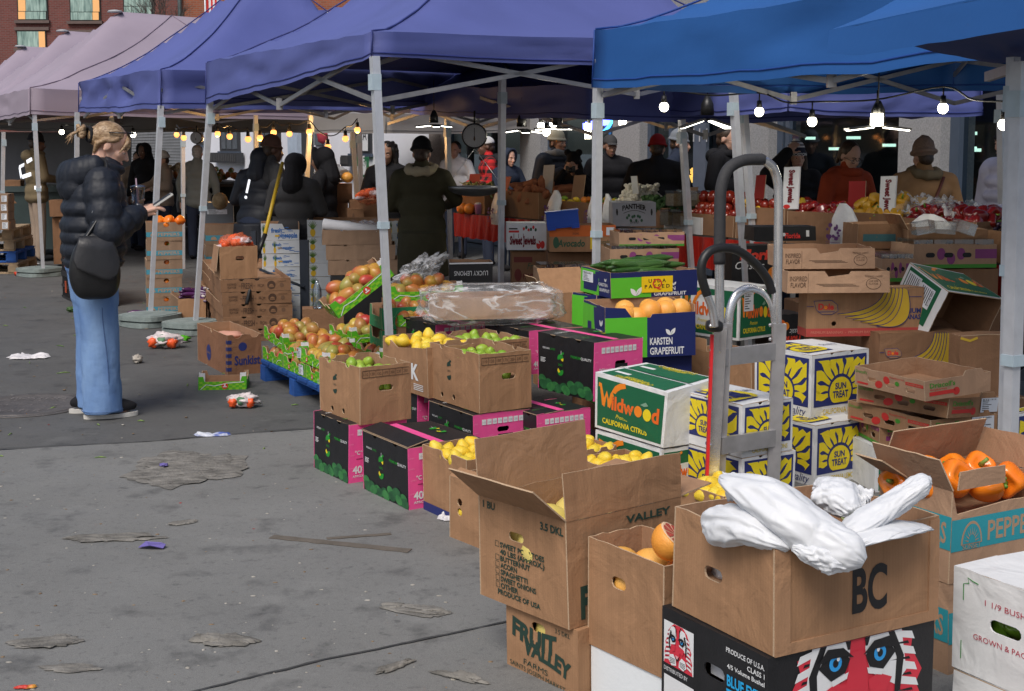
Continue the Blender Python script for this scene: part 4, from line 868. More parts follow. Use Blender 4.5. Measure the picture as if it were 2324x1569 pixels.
fill(ld,PROTO['lemon'],[(.05/ld.W,1-.07/ld.L,.16),(.05/ld.W,1-.07/ld.L,.11),(.05/ld.W,1-.25/ld.L,.16),(.05/ld.W,1-.25/ld.L,.11),(.3,.3,.15),(.5,.6,.15)],'lemon showing through the side holes of the low carton','lemon','lemons in the open brown cartons')
le=Carton('cardboard_box','brown lemon carton behind the raised flaps of the checklist carton','carton',1420,1190,0,yaw=57,xl=1300,xr=1542,yt=1078,floor=.18,group='brown lemon cartons');le.done()
fill(le,PROTO['lemon'],grid_spots(5,5,le.H*.88,.022),'lemon heaped in the carton behind the raised flaps','lemon','lemons in the open brown cartons')
lf=Carton('cardboard_box','brown lemon carton below the tilted green citrus carton','carton',1330,1125,0,yaw=57,xl=1235,xr=1400,yt=1022,floor=.18,group='brown lemon cartons',out={'R':lambda w,h:notch_edge(w,h,[.35,.8])});lf.done()
fill(lf,PROTO['lemon'],grid_spots(5,4,lf.H*.86,.02),'lemon in the carton below the tilted green one','lemon','lemons in the open brown cartons')
lg=Carton('cardboard_box','brown lemon carton behind the hand truck rails','carton',1640,1235,0,yaw=57,xl=1540,xr=1730,yt=1128,floor=.18,group='brown lemon cartons');lg.done()
fill(lg,PROTO['lemon'],grid_spots(5,5,lg.H*.95,.02),'lemon in the carton behind the hand truck','lemon','lemons in the open brown cartons')
def wild(label,*a,sides='LR',m=.035,**k):
 b=Carton('citrus_carton',label,'carton',*a,mo=BWHT(),open=k.pop('open',False),group='green and white citrus cartons',sq=1,**k)
 for s in sides:
  w=b.L if s in 'LE' else b.W;wild_panel(b.mb,b.fr[s],w*m,b.H*.05,w*(1-2*m),b.H*.88)
 return b
w0=wild('green citrus carton on the ground under the tilted one',1502,1140,0,yaw=58,xl=1350,xr=1600,yt=1022,sides='LR');w0.done()
w1=wild('tilted green citrus carton with bold orange lettering, beside the sun carton',1505,1017,.245,yaw=58,xl=1350,xr=1625,yt=890,sides='L')
T_=(V((0,0,w1.H)),V((1,0,0)),V((0,1,0)))
for q,(u0,u1)in enumerate(((.04,.47),(.53,.96))):
 w1.mb.rect(T_,w1.W*u0,w1.L*.07,w1.W*(u1-u0),w1.L*.86,DGR(),2)
 w1.mb.text(T_,'Premium',w1.W*(.16 if q==0 else .84),w1.L*.5,w1.L*.07,YEL(),rot=pi/2 if q==0 else-pi/2,w=w1.L*.3,layer=4,shear=.3)
 w1.mb.text(T_,'CALIFORNIA CITRUS',w1.W*(.11 if q==0 else .89),w1.L*.5,w1.L*.06,YEL(),rot=pi/2 if q==0 else-pi/2,w=w1.L*.5,layer=4);w1.mb.rect(T_,w1.W*(u0+.17),w1.L*.68,w1.W*.07,w1.L*.2,WHT(),4)
w1.mb.rect(T_,w1.W*.495,0,w1.W*.01,w1.L,BLK(),3)
w1.c8[5]+=V((0,0,.03));w1.c8[7]+=V((0,0,.03));w1.c8[4]+=V((.012,-.01,-.004));w1.c8[6]+=V((.01,0,.012));w1.done()
s0=sun_box('white and blue lemon carton on the ground under the front sun carton',1683,1170,0,1530,1800,1041,yaw=57,quality='R');s0.done()
s1=sun_box('white carton with a yellow sun on navy, the front one behind the hand truck',1683,1040,.25,1519,1798,920,yaw=57,quality='L')
s1.mb.text(s1.fr['R'],'PRODUCT OF U.S.A.',s1.W*.3,s1.H*.10,s1.H*.05,NAVY(),w=s1.W*.35);s1.done()
s3=sun_box('white carton with a yellow sun, lowest of the right hand pair',1847,1107,0,1720,1955,966,yaw=57,quality='L');s3.done()
s2=sun_box('white carton with a yellow sun, top of the right hand pair',1839,955,.285,1712,1968,807,yaw=57,quality='L');s2.done()
w2=wild('upright pair of green citrus panels behind the hand truck',1677,774,.43,yaw=50,xl=1542,xr=1752,yt=655);w2.sticker('R',w2.W*.12,w2.H*.55,w2.W*.28,w2.H*.36);w2.done()
def black_citrus(label,*a,art=True,face='L',flip=False,**k):
 b=Carton('black_citrus_carton',label,'carton',*a,mo=BLK2,sq=1,group='black printed cartons',**k);f=b.fr[face];w=b.L if face in 'LE' else b.W;h=b.H
 rd=flat('print_hot_red',(.68,.05,.03))
 if art:
  if flip:f=(f[0]+f[1]*w+f[2]*h,-f[1],-f[2])
  b.mb.text(f,'Florida',w*.42,h*.68,h*.22,rd,w=w*.62,bold=.05,shear=.15);b.mb.text(f,'Classic',w*.26,h*.45,h*.18,WHT(),w=w*.42,shear=.3)
  for(x,y,r,c)in((.60,.36,.13,ORG()),(.74,.30,.15,flat('print_orange_red',(.78,.14,.02))),(.86,.26,.14,ORG())):b.mb.disc(f,w*x,h*y,h*r,h*r,c,3)
  b.mb.poly(f,[(w*.66,h*.45),(w*.78,h*.52),(w*.84,h*.44)],DGR(),4)
 return b
b=black_citrus('black citrus carton with orange fruit print and red script, leaning on the trays',1660,655,.58,yaw=82,face='R',W=.50,L=.20,H=.30,open=False)
b.done()
b=black_citrus('black citrus carton standing open behind the script carton',1712,548,.98,yaw=82,face='R',W=.40,L=.2,H=.09,art=False,open=False)
f=b.fr['R'];b.mb.text(f,'Florida',b.W*.62,b.H*.2,b.H*.35,RED(),w=b.W*.25,bold=.04);b.mb.disc(f,b.W*.48,b.H*.45,.012,.012,WHT(),2,6);b.mb.rect(f,b.W*.84,b.H*.3,.02,.04,WHT(),2);b.done()
b=black_citrus('black citrus carton lying upside down beside the banana carton',1752,790,.36,yaw=70,face='R',W=.22,L=.2,H=.20,flip=True,open=False);b.done()
b=black_citrus('small black carton between the grapefruit and the green panels',1528,842,.24,yaw=75,face='R',W=.20,L=.2,H=.19,art=False,open=False);b.mb.disc(b.fr['R'],.03,.10,.012,.014,WHT(),2,6);b.mb.text(b.fr['R'],'Florida',.11,.08,.03,RED(),w=.1,bold=.04);b.mb.rect(b.fr['R'],.015,.155,.035,.02,WHT(),2);b.done()
b=Carton('cardboard_box','brown carton with an open flap, behind the rails under the green panels','carton',1705,905,.20,yaw=57,xl=1560,xr=1790,yt=818,floor=.1,group='brown cartons in the middle of the stall');b.flap('L',.07,85,.01,u0=.0,u1=.16);b.flap('R',.05,80);b.done()
b=Carton('cardboard_box','brown carton at the foot of the stack behind the sun cartons','carton',1705,975,0,yaw=57,W=.42,L=.42,H=.198,group='brown cartons in the middle of the stall');b.done()
def kar(label,*a,**k):
 b=Carton('grapefruit_carton',label,'carton',*a,mo=KNAVY(),group='green and navy grapefruit cartons',**k);karsten_long(b.mb,b.fr['R'],b.W,b.H*.80);karsten_end(b.mb,b.fr['L'],b.L,b.H*.97);return b
KO=lambda w,h:[(0,0),(w,0),(w,h*.86),(w*.52,h*.84),(w*.48,h*.72),(w*.32,h*.72),(w*.22,h*.97),(0,h)]
k4=kar('green and navy grapefruit carton at the bottom of the right stack',1372,930,.155,yaw=75,W=.50,L=.36,H=.28);k4.done()
k2=kar('open green and navy grapefruit carton with bright grapefruit in its cut-out',1372,815,.44,yaw=75,W=.52,L=.38,H=.275,out={'R':KO},floor=.14);k2.done()
fill(k2,PROTO['grapefruit'],[(.27,.2,.215,1.05),(.40,.2,.20,1.1),(.55,.19,.235,1.15),(.72,.2,.235,1.1),(.88,.2,.24,1.1),(.6,.45,.24),(.35,.5,.23),(.8,.5,.24)],'grapefruit in the green and navy carton','grapefruit','grapefruit in the green and navy cartons')
k3=kar('green and navy grapefruit carton half hidden at the back left',1352,790,.42,yaw=56,xl=1299,W=.4,H=.30);k3.done()
k1=kar('shallow green and navy carton with a yellow inspection sticker, holding cucumbers',1386,678,.72,yaw=70,xl=1318,xr=1582,yt=619,floor=.03)
f=k1.fr['R'];w,h=k1.W,k1.H;mb=MB();g=(f[0]+V((0,-.004,0)),f[1],f[2]);yl=flat('sticker_yellow',(.80,.55,.01))
mb.rect(g,w*.345,h*.18,w*.36,h*.62,yl,1);mb.text(g,'U S D A',w*.525,h*.56,h*.14,BLK(),w=w*.2,bold=.02);mb.text(g,'P A S S E D',w*.525,h*.34,h*.14,BLK(),w=w*.29,bold=.02);mb.text(g,'Q',w*.525,h*.34,h*.36,RED(),layer=3,w=w*.11);k1.kids.append(('inspection_sticker',mb,None))
k1.sticker('L',k1.L*.08,k1.H*.45,k1.L*.36,k1.H*.42);k1.done()
for i in range(22):
 pr=PROTO[rnd.choice(('cucumber','cucumber_b'))];lay=i//8
 o=place(pr,Matrix.Translation(k1.pt(rnd.uniform(.33,.67),.12+.105*(i%8)+.02*lay,k1.H*.85+.030*lay+rnd.uniform(-.006,.006)))@Matrix.Rotation(pi/2-rad(70)+rnd.uniform(-.16,.16),4,'Z')@Matrix.Rotation(rnd.uniform(-.06,.06),4,'Y')@Matrix.Rotation(rnd.uniform(-.5,.5),4,'X'),'long green cucumber heaped on the inspected carton','cucumber','cucumbers heaped on the inspected carton');o.name='cucumber'
def insp(label,*a,**k):
 b=Carton('flavor_tray',label,'tray',*a,mo=KRL(),group='tan printed trays on the banana carton',out={'R':lambda w,h:[(0,0),(w,0),(w,h),(w*.62,h),(w*.60,h*.86),(w*.40,h*.74),(w*.36,h),(0,h)]},**k)
 f=b.fr['R'];w,h=b.W,b.H;kk=KINK()
 b.mb.text(f,'INSPIRED',w*.105,h*.55,h*.22,kk,w=w*.17);b.mb.text(f,'FLAVOR',w*.105,h*.26,h*.22,kk,w=w*.15);b.mb.stroke(f,[(w*.2,0),(w*.2,h*.9)],.0015,kk,1)
 b.mb.disc(f,w*.84,h*.42,w*.075,h*.27,kk,1,20);b.mb.disc(f,w*.84,h*.42,w*.069,h*.245,KRL(),2,20);b.mb.text(f,'LIVE LIFE',w*.84,h*.5,h*.09,kk,w=w*.09,layer=3);b.mb.text(f,'FLAVOR',w*.84,h*.37,h*.09,kk,w=w*.09,layer=3);b.mb.text(f,'INSPIRED LIVING',w*.84,h*.76,h*.09,kk,w=w*.17,arc=-h*.05,layer=3)
 for i in range(3):b.mb.rect(f,w*(.28+.03*i),h*(.40-.05*i),w*.36,h*.018,kk,1)
 return b
d1=Carton('banana_carton','brown banana carton with yellow bunch print, under the two tan trays','carton',1828,765,.60,yaw=84,xl=1811,xr=2092,yt=656,mo=KR(),open=False,group='banana cartons',L=None,sq=1,holes={'R':[(.145,.066,.026,.024),(.43,.068,.026,.024)]});dole_face(d1.mb,d1.fr['R'],d1.W,d1.H);d1.mb.rect(d1.fr['L'],0,0,d1.L,d1.H*.17,flat('print_band_red',(.42,.06,.05)),1);d1.done()
t2=insp('tan printed tray directly on the banana carton',1788,666,.835,yaw=86,W=.52,L=.30,H=.108,floor=.01);t2.done()
t1=insp('tan printed tray stacked on top of the other tan tray',1778,611,.945,yaw=86,W=.475,L=.30,H=.105,floor=.01);t1.done()
d2=Carton('banana_carton','brown banana carton in shade below, behind the berry trays','carton',1992,872,.37,yaw=80,xl=1952,xr=2178,yt=757,mo=KR2(),open=False,group='banana cartons',sq=1);dole_face(d2.mb,d2.fr['R'],d2.W,d2.H);d2.done()  # darker board than the bright banana carton: its shade is in the colour
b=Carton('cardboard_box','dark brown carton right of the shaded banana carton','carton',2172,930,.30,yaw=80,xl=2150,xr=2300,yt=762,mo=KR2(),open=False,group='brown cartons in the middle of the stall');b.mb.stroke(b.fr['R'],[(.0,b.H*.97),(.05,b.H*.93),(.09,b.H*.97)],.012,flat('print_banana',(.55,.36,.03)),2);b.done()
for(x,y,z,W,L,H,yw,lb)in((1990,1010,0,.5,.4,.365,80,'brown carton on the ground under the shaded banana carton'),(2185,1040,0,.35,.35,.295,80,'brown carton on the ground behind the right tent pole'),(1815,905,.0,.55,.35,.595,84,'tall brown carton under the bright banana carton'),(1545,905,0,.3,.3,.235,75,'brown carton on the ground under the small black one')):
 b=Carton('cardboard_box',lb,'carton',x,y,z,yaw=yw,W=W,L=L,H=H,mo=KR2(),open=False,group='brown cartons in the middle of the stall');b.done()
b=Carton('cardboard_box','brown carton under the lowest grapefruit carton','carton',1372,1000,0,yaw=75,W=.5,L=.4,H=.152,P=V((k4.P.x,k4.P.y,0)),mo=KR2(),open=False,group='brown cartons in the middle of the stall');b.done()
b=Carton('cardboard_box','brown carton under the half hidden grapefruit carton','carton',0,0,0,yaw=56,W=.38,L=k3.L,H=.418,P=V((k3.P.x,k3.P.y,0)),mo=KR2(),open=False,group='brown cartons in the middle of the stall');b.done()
w3=Carton('citrus_carton','green citrus carton tipped on its side, showing its empty inside','carton',0,0,0,yaw=0,W=.383,L=.277,H=.333,P=V((0,0,0)),mo={'*':BWHT()},mi=KR2(),group='green and white citrus cartons',wob=.012,floor=.01)
wild_panel(w3.mb,(V((0,w3.L,w3.H)),V((1,0,0)),V((0,0,-1))),.006,.012,.371,.308);wild_panel(w3.mb,w3.fr['R'],.012,.02,.32,.26);w3.mb.rect(w3.fr['L'],.012,.02,.225,.265,DGR(),1)
w3.sticker('L',.03,.03,.12,.11);w3.sticker('L',.04,.15,.11,.11)
zc=-V((-.34,.86,.36)).normalized();xa=V((.92,.30,-.22));xa=(xa-zc*xa.dot(zc)).normalized();ya=zc.cross(xa)
M0=atY(2154,663,6.6);Mw=Matrix.Identity(4)
for c_,vv in enumerate((xa,ya,zc,M0-ya*w3.L-zc*w3.H)):
 for r_ in range(3):Mw[r_][c_]=vv[r_]
w3.M=Mw;w3.done()
def berry(label,fx,fy,z,yaw,W,L,H,red=True,tilt=None,P=None,stick=True,pale=False):
 b=Carton('berry_tray',label,'tray',fx,fy,z,yaw=yaw,W=W,L=L,H=H,P=P,mo=KRL()if pale else KR(),group='shallow berry trays',wob=.004,holes={'L':[(L*.26,H*.45,L*.13,H*.24),(L*.52,H*.38,L*.13,H*.24),(L*.80,H*.36,L*.13,H*.24)]},out={'R':lambda w,h:[(0,0),(w,0),(w,h*1.0),(w*.9,h*1.0),(w*.86,h*1.25),(w*.62,h*1.25),(w*.58,h),(0,h)]},floor=.008)
 berry_side(b.mb,b.fr['L'],L,H,red);berry_end(b.mb,b.fr['R'],W,H,red)
 if stick:b.sticker('R',W*.60,H*.2,W*.34,H*.75)
 b.done(tilt);return b
berry('shallow red berry tray on top of the leaning heap, its sticker hidden',2100,912,.49,66,.36,.46,.085,tilt=(-3,'Y'),stick=False,pale=True)
berry('shallow red berry tray second from the top, swung out to the right',2150,950,.40,52,.40,.48,.085,tilt=(5,'Y'))
berry('shallow red berry tray with a white sticker, third from the top',2112,1000,.30,62,.40,.52,.088,tilt=(1,'Y'))
berry('shallow purple berry tray with a green foot, lowest of the heap',1995,1012,.215,82,.52,.36,.10,red=False,stick=False)
b=wild('green citrus carton on the ground under the berry trays',1985,1120,0,yaw=80,W=.5,L=.36,H=.21,sides='R');b.done()
b=sun_box('white and blue lemon carton behind the right tent pole, at the edge',2300,1060,.28,2276,2420,940,yaw=57);b.done()
b=sun_box('white and blue lemon carton lowest behind the right tent pole',2300,1190,0,2276,2420,1066,yaw=57);b.done()
# hand truck
ALU=mat('aluminium',(.72,.72,.73),.26,.12,30,.05,90,metal=.8);ALUD=mat('aluminium_worn',(.46,.45,.46),.4,.25,12,.08,60,metal=.65)
GRIP=mat('foam_grip',(.035,.035,.038),.75,.2,60,.2,300);RUB=mat('rubber',(.015,.015,.016),.45,.2,20)
ht=empty('hand_truck',at(1690,1215,0));tag(ht,'silver aluminium hand truck with a red strip and black loop handles','hand truck')
Yt=5.42
def tp(x,y,dy=0.):return atY(x,y,Yt+dy)-ht.location
def rel(mb,name):o=mb.build(name,ht);return o
SL=.16
rail=MB();rail.bar(tp(1608,1215),tp(1634,742),.030,.055,ALU,V((1,0,0)));rail.bar(tp(1628,1210,.02),tp(1650,735,.02),.02,.04,ALUD,V((1,0,0)));rel(rail,'side_rail')
rail=MB();rail.bar(tp(1749,1195,SL),tp(1769,735,SL),.030,.055,ALUD,V((1,0,0)));rel(rail,'side_rail')
st_=MB();st_.bar(tp(1601,1175,-.035),tp(1616,760,-.035),.026,.012,flat('truck_red',(.60,.02,.025)),V((1,0,0)));o=rel(st_,'red_strip')
for y in(795,835,1010):b_=MB();b_.ell(tp(1615-(y-795)*.02,y,-.037),.009,ALU,8,6);rel(b_,'rivet')
for(y0,y1)in((812,797),(1012,993)):
 c_=MB();c_.bar(tp(1636,y0,.0),tp(1762,y1,SL),.02,.072,ALUD);rel(c_,'cross_bar')
def arcpts(P):
 out=[];k=len(P)
 for i in range(k-1):
  p0,p1,p2,p3=V(P[max(i-1,0)]),V(P[i]),V(P[i+1]),V(P[min(i+2,k-1)])
  for j in range(8):
   t=j/8;out.append(.5*((2*p1)+(p2-p0)*t+(2*p0-5*p1+4*p2-p3)*t*t+(3*p1-p0-3*p2+p3)*t**3))
 out.append(V(P[-1]));return out
def sl(x):return SL*(x-1630)/130
HP=[(1633,800),(1633,700),(1633,600),(1634,480),(1637,425),(1652,385),(1685,365),(1725,362),(1752,378),(1764,410),(1767,450),(1766,560),(1764,700),(1765,760)]
mb=MB();mb.tube(arcpts([tp(x,y,sl(x))for x,y in HP]),.0195,ALU,12);rel(mb,'tall_handle')
mb=MB();mb.tube(arcpts([tp(x,y,sl(x))for x,y in HP[2:8]]+[tp(1727,363,sl(1727))]),.0245,GRIP,12);rel(mb,'foam_grip')
LP=[(1622,742),(1617,705),(1605,670),(1593,630),(1594,595),(1612,570),(1645,563),(1680,572),(1715,600),(1742,635),(1752,665)]
mb=MB();mb.tube(arcpts([tp(x,y,-.10+sl(x)*.9)for x,y in LP[:3]]),.0165,ALU,12);rel(mb,'loop_tube')
mb=MB();mb.tube(arcpts([tp(x,y,-.10+sl(x)*.9)for x,y in LP[2:]]),.0185,RUB,12);rel(mb,'loop_grip')
mb=MB();mb.ell(tp(1621,740,-.07),(.036,.04,.024),RUB,12,8,fn=lambda v:V([math.copysign(abs(k)**.6,k)for k in v]));mb.ell(tp(1613,740,-.11),.008,ALU,8,6);rel(mb,'clamp')
AP=[(1652,800),(1653,750),(1657,705),(1672,670),(1700,655),(1730,664),(1748,690),(1755,730),(1757,795)]
mb=MB();mb.tube(arcpts([tp(x,y,sl(x)+.02)for x,y in AP]),.019,ALU,8,flatz=.45);mb.ell(tp(1748,738,SL-.01),.008,ALUD,8,6);mb.ell(tp(1748,770,SL-.01),.008,ALUD,8,6);rel(mb,'inner_hoop')
mb=MB();mb.bar(tp(1610,1095,-.03),tp(1575,1112,-.12),.03,.05,ALUD);mb.bar(tp(1590,1105,-.08),tp(1560,1180,-.14),.025,.03,ALUD);mb.bar(tp(1560,1180,-.14),tp(1606,1212,-.02),.025,.03,ALUD);rel(mb,'wheel_bracket')
for dx_,yy in((-.10,.04),(.13,.14)):
 mb=MB();mb.lathe([(.03,-.022),(.08,-.022),(.088,0),(.08,.022),(.03,.022)],RUB,20,Matrix.Translation(V((dx_,yy,.09)))@Matrix.Rotation(rad(40),4,'Z')@Matrix.Rotation(pi/2,4,'Y'));w_o=rel(mb,'wheel')
 mb=MB();mb.lathe([(.005,-.026),(.05,-.026),(.05,.026),(.005,.026)],ALUD,14,Matrix.Translation(V((dx_,yy,.09)))@Matrix.Rotation(rad(40),4,'Z')@Matrix.Rotation(pi/2,4,'Y'));o=mb.build('hub',w_o)
mb=MB();mb.box((.03,-.06,.012),(.36,.16,.012),ALUD,Matrix.Rotation(rad(40),3,'Z'));rel(mb,'toe_plate')
# mango stall: blue pallet and chequered trays
BLP=mat('pallet_blue',(.012,.075,.30),.75,.35,14,.2,60);WOOD=mat('pallet_wood',(.33,.24,.15),.85,.3,16,.2,60)
def pallet(label,P,yaw,W,L,mt,H=.14,group=None,name='pallet'):
 o=empty(name,P,pi/2-rad(yaw));tag(o,label,'pallet',group);mb=MB()
 for y in(.0,L*.46,L*.92):mb.box((W/2,y+L*.04,.011),(W,L*.08,.02),mt)
 mb.build('bottom_boards',o)
 for x in(.06,W/2,W-.06):
  for y in(L*.04,L*.5,L*.96):mb=MB();mb.box((x,y,.062),(.12,.10,.08),mt);mb.build('block',o)
 mb=MB()
 for i in range(7):mb.box((W/2,L*(i+.5)/7,H-.011),(W,L/8.2,.02),mt)
 for x in(.06,W/2,W-.06):mb.box((x,L/2,H-.031),(.1,L,.018),mt)
 mb.build('deck',o);return o
PM=at(742,938,0);my=62
pallet('blue wooden pallet under the mango trays',PM+RV*-.02,my,1.1,1.32,BLP)
dM=V((sin(rad(my)),cos(rad(my)),0));lM=V((-cos(rad(my)),sin(rad(my)),0))
def mp(a,b,z):return PM+dM*a+lM*b+V((0,0,z))
FL='mango with a red blush in the %s green tray'
trays=[(.02,.00,.142,None,'bottom front',1),(.02,.44,.142,None,'bottom middle',1),(.02,.88,.142,None,'bottom far left',1),(.02,.10,.235,(4,'Y'),'second front',1),(.05,.56,.235,(-6,'X'),'second left',1),(.40,.12,.235,None,'second inner',1),(.40,.60,.30,(-6,'Y'),'third back',1),(.06,.98,.235,(5,'X'),'second far left',1),(.42,.98,.142,None,'inner far',1),(.78,.16,.30,(-8,'Y'),'raised inner right',1),(.76,.62,.40,(-10,'Y'),'highest inner',1)]
for a,b_,z,tl,nm,st in trays:
 mango_tray('green chequered mango tray with white corner posts, %s of the pallet'%nm,mp(a,b_,z),my,W=.36,L=.42,n=(4,4),tilt=tl,fruit_label=FL%nm,stick=(nm in('bottom middle','second left')),art='L' if nm=='second left' else 'R',post=(0,1,0,1)if 'bottom' in nm else(1,1,0,0))
mango_tray('green chequered mango tray tilted steeply on the others, red round mark on its side',atY(778,722,7.75)+V((-.02,-.02,0)),70,W=.42,L=.30,H=.10,tilt=(-36,'Y'),fruit_label=FL%'steeply tilted',n=(5,3),post=(0,1,0,0))
mango_tray('green chequered mango tray at the back near the pole',atY(880,685,8.6),78,W=.50,L=.30,H=.10,fruit_label=FL%'back',n=(5,3),post=(0,1,1,0))
mango_tray('green chequered mango tray heaped with red mangoes right of the pole',atY(905,742,8.05),75,W=.26,L=.30,H=.07,tilt=(-14,'X'),fruit_label=FL%'heaped right',n=(4,4),post=(0,0,1,0))
mango_tray('empty green chequered tray with a white corner post, alone on the asphalt',at(450,886,0),83,W=.305,L=.26,H=.085,full=False,post=(1,1,0,0))
GR2=flat('print_dark_tray_green',(.02,.22,.085))
for i,z in enumerate((.30,.44)):
 b=Carton('fruit_tray',('dark green fruit tray with sketched leaves, %s of the pair by the pole'%('lower' if i==0 else 'upper')),'tray',868,800+0*i,.30,yaw=68,W=.36,L=.28,H=.135,P=None if i==0 else V((gt.P.x,gt.P.y,z)),mo=GR2,group='dark green fruit trays',out={'R':lambda w,h:[(0,0),(w,0),(w,h*.9),(w*.75,h*.9),(w*.7,h),(w*.1,h),(w*.05,h),(0,h)],'L':lambda w,h:[(0,0),(w,0),(w,h),(w*.85,h),(w*.8,h*.55),(w*.2,h*.55),(w*.15,h),(0,h)]},floor=.05)
 pg_=flat('print_leaf_line',(.16,.40,.2));q=random.Random(i)
 for sd,w in(('R',b.W),('L',b.L)):
  f=b.fr[sd];b.mb.text(f,'Luna',w*.5,b.H*.3,b.H*.16,pg_,w=w*.2,shear=.2)
  for k in range(5):x,y=q.uniform(.1,.8)*w,q.uniform(.1,.6)*b.H;b.mb.stroke(f,[(x,y),(x+.02,y+.02),(x+.03,y+.045)],.002,pg_,1);b.mb.disc(f,x,y,.02,.012,pg_,1,10,0,1.2)
 if i:b.sticker('R',b.W*.70,b.H*.12,b.W*.24,b.H*.7)
 b.done();gt=b
 S=[(.2,.3,.12),(.45,.3,.125),(.7,.35,.12),(.3,.65,.13),(.6,.7,.13),(.85,.6,.12)]
 for s_ in S:place(PROTO['mango'],Matrix.Translation(b.pt(*s_))@rrot()@Matrix.Scale(.85,4),'small red mango in the %s dark green tray'%('lower' if i==0 else 'upper'),'mango','mangoes in the dark green trays')
b=Carton('cardboard_box','brown carton supporting the dark green trays','carton',0,0,0,yaw=68,W=.36,L=.28,H=.298,P=V((gt.P.x,gt.P.y,0)),mo=KR2(),open=False,sq=1,group='brown cartons by the mango stall');b.done()
for(x,y,Y,w_,l_,h_,lb)in((880,760,8.6,.5,.3,None,'brown carton under the back mango tray'),(905,800,8.05,.27,.3,None,'brown carton under the heaped mango tray')):
 p=atY(880 if l_ and Y>8.2 else 905,685 if Y>8.2 else 742,Y);b=Carton('cardboard_box',lb,'carton',0,0,0,yaw=76,W=w_,L=l_,H=p.z-.004,P=V((p.x,p.y,0)),mo=KR2(),open=False,sq=1,group='brown cartons by the mango stall');b.done()
# stack of printed brown trays, with an open carton on top
NFR=5
pF=at(509,778,0)
for i in range(NFR):
 b=Carton('produce_tray','brown printed produce tray, %s of the stack of five'%('lowest','second from the bottom','middle one','second from the top','topmost')[i],'tray',0,0,0,yaw=72+rnd.uniform(-1,1),W=sol(pF,V((sin(rad(72)),cos(rad(72)),0)),0,667),L=sol(pF,V((-cos(rad(72)),sin(rad(72)),0)),0,459),H=.1,P=V((pF.x-.004*i,pF.y,.0+.1015*i)),mo=KR2(),group='stack of brown printed produce trays',floor=.06,out={'R':lambda w,h:notch_edge(w,h,[.30,.52],.02),'L':lambda w,h:notch_edge(w,h,[.4],.03)})
 f=b.fr['R'];w,h=b.W,b.H;k=KINK()
 b.mb.text(f,'INSPIRED',w*.16,h*.52,h*.18,k,w=w*.13);b.mb.text(f,'FLAVOR',w*.16,h*.27,h*.18,k,w=w*.12)
 b.mb.text(f,'FRESH',w*.37,h*.24,h*.46,k,w=w*.155,bold=.015);b.mb.text(f,'=',w*.27,h*.35,h*.2,k);b.mb.text(f,'=',w*.475,h*.35,h*.2,k)
 b.mb.text(f,'FROM',w*.57,h*.32,h*.28,k,w=w*.09);b.mb.disc(f,w*.72,h*.48,w*.06,h*.34,k,1);b.mb.disc(f,w*.72,h*.40,w*.034,h*.15,KR2(),2,16,0,pi);b.mb.rect(f,w*.682,h*.3,w*.076,h*.07,KR2(),2)
 b.mb.disc(f,w*.87,h*.45,w*.03,h*.18,mat('kraft_ink_faint',(.15,.08,.045),.85),1);b.mb.text(f,'GROWN WITH CARE',w*.87,h*.75,h*.08,k,w=w*.12,arc=-.005)
 b.done();fb_=b
cb=Carton('cardboard_box','open brown carton with a net of oranges, on the printed trays','carton',0,0,0,yaw=70,W=.30,L=.34,H=.26,P=V((fb_.P.x-.01,fb_.P.y+.02,.1015*5+.002)),holes={'R':[(.16,.165,.07,.034)]},floor=.16,group='brown cartons by the mango stall');cb.flap('L',.2,262,.01,name='hanging_flap');cb.done()
def netbag(label,P,r,n,seed,group=None,cover=None):
 o=empty('net_bag',P);tag(o,label,'net bag',group);q=random.Random(seed);mb=MB()
 for i in range(n):
  a=q.uniform(0,6.28);t=q.uniform(0,1)**.5;mb.ell((r*t*cos(a),r*t*sin(a)*.7,r*.5*(1-t*t)+.02),.033,mat('net_orange',(.80,.10,.02),.45,.15,8),10,8)
 mb.build('oranges',o);mb=MB();crumple(mb,(0,0,r*.25),(r*1.25,r*.95,r*.75),mat('net_red',(.80,.16,.06),.5,.3,20,alpha=.35),seed,None,.3,30,18);mb.build('net',o)
 mb=MB();crumple(mb,(r*.5,-r*.4,r*.5),(r*.7,r*.3,r*.3),mat('net_label',(.62,.52,.55),.5,.3,14),seed+3,None,.5,20,12);crumple(mb,(-r*.8,-r*.3,r*.1),(r*.5,r*.3,r*.2),mat('net_label',(.6,.5,.52)),seed+4,None,.5,20,12);mb.build('paper_label',o)
 return o
netbag('red net of oranges heaped in the open brown carton',cb.pt(.5,.4,.24),.12,14,3)
b=Carton('cardboard_box','open reddish brown orange carton with a round navy seal, beside the printed trays','carton',516,853,0,yaw=62,xl=450,xr=594,yt=763,group='brown cartons by the mango stall',mo=mat('kraft_red',(.235,.115,.065),.85,.1,5,.12,160,corr=.05,spec=.2),out={'R':lambda w,h:notch_edge(w,h,[.3,.8],.03),'L':lambda w,h:notch_edge(w,h,[.5],.03)},floor=.2)
b.P=b.P;f=b.fr['L'];b.mb.disc(f,b.L*.40,b.H*.36,.058,.058,NAVY(),1);b.mb.text(f,'Sunkist',b.L*.40,b.H*.33,.02,flat('print_kraft',(.34,.19,.10)),w=.09,layer=2)
for sd in 'LR':
 f=b.fr[sd];w=b.L if sd=='L' else b.W
 for i in range(5):b.mb.rect(f,w-.03 if sd=='L' else 0,b.H*(.1+.17*i),.03,b.H*.09,NAVY(),1)
b.mb.text(b.fr['R'],'Sunkist',b.W*.58,b.H*.25,b.H*.22,NAVY(),w=b.W*.75,bold=.03);b.mb.disc(b.fr['R'],b.W*.45,b.H*.7,.03,.03,NAVY(),1);b.done()
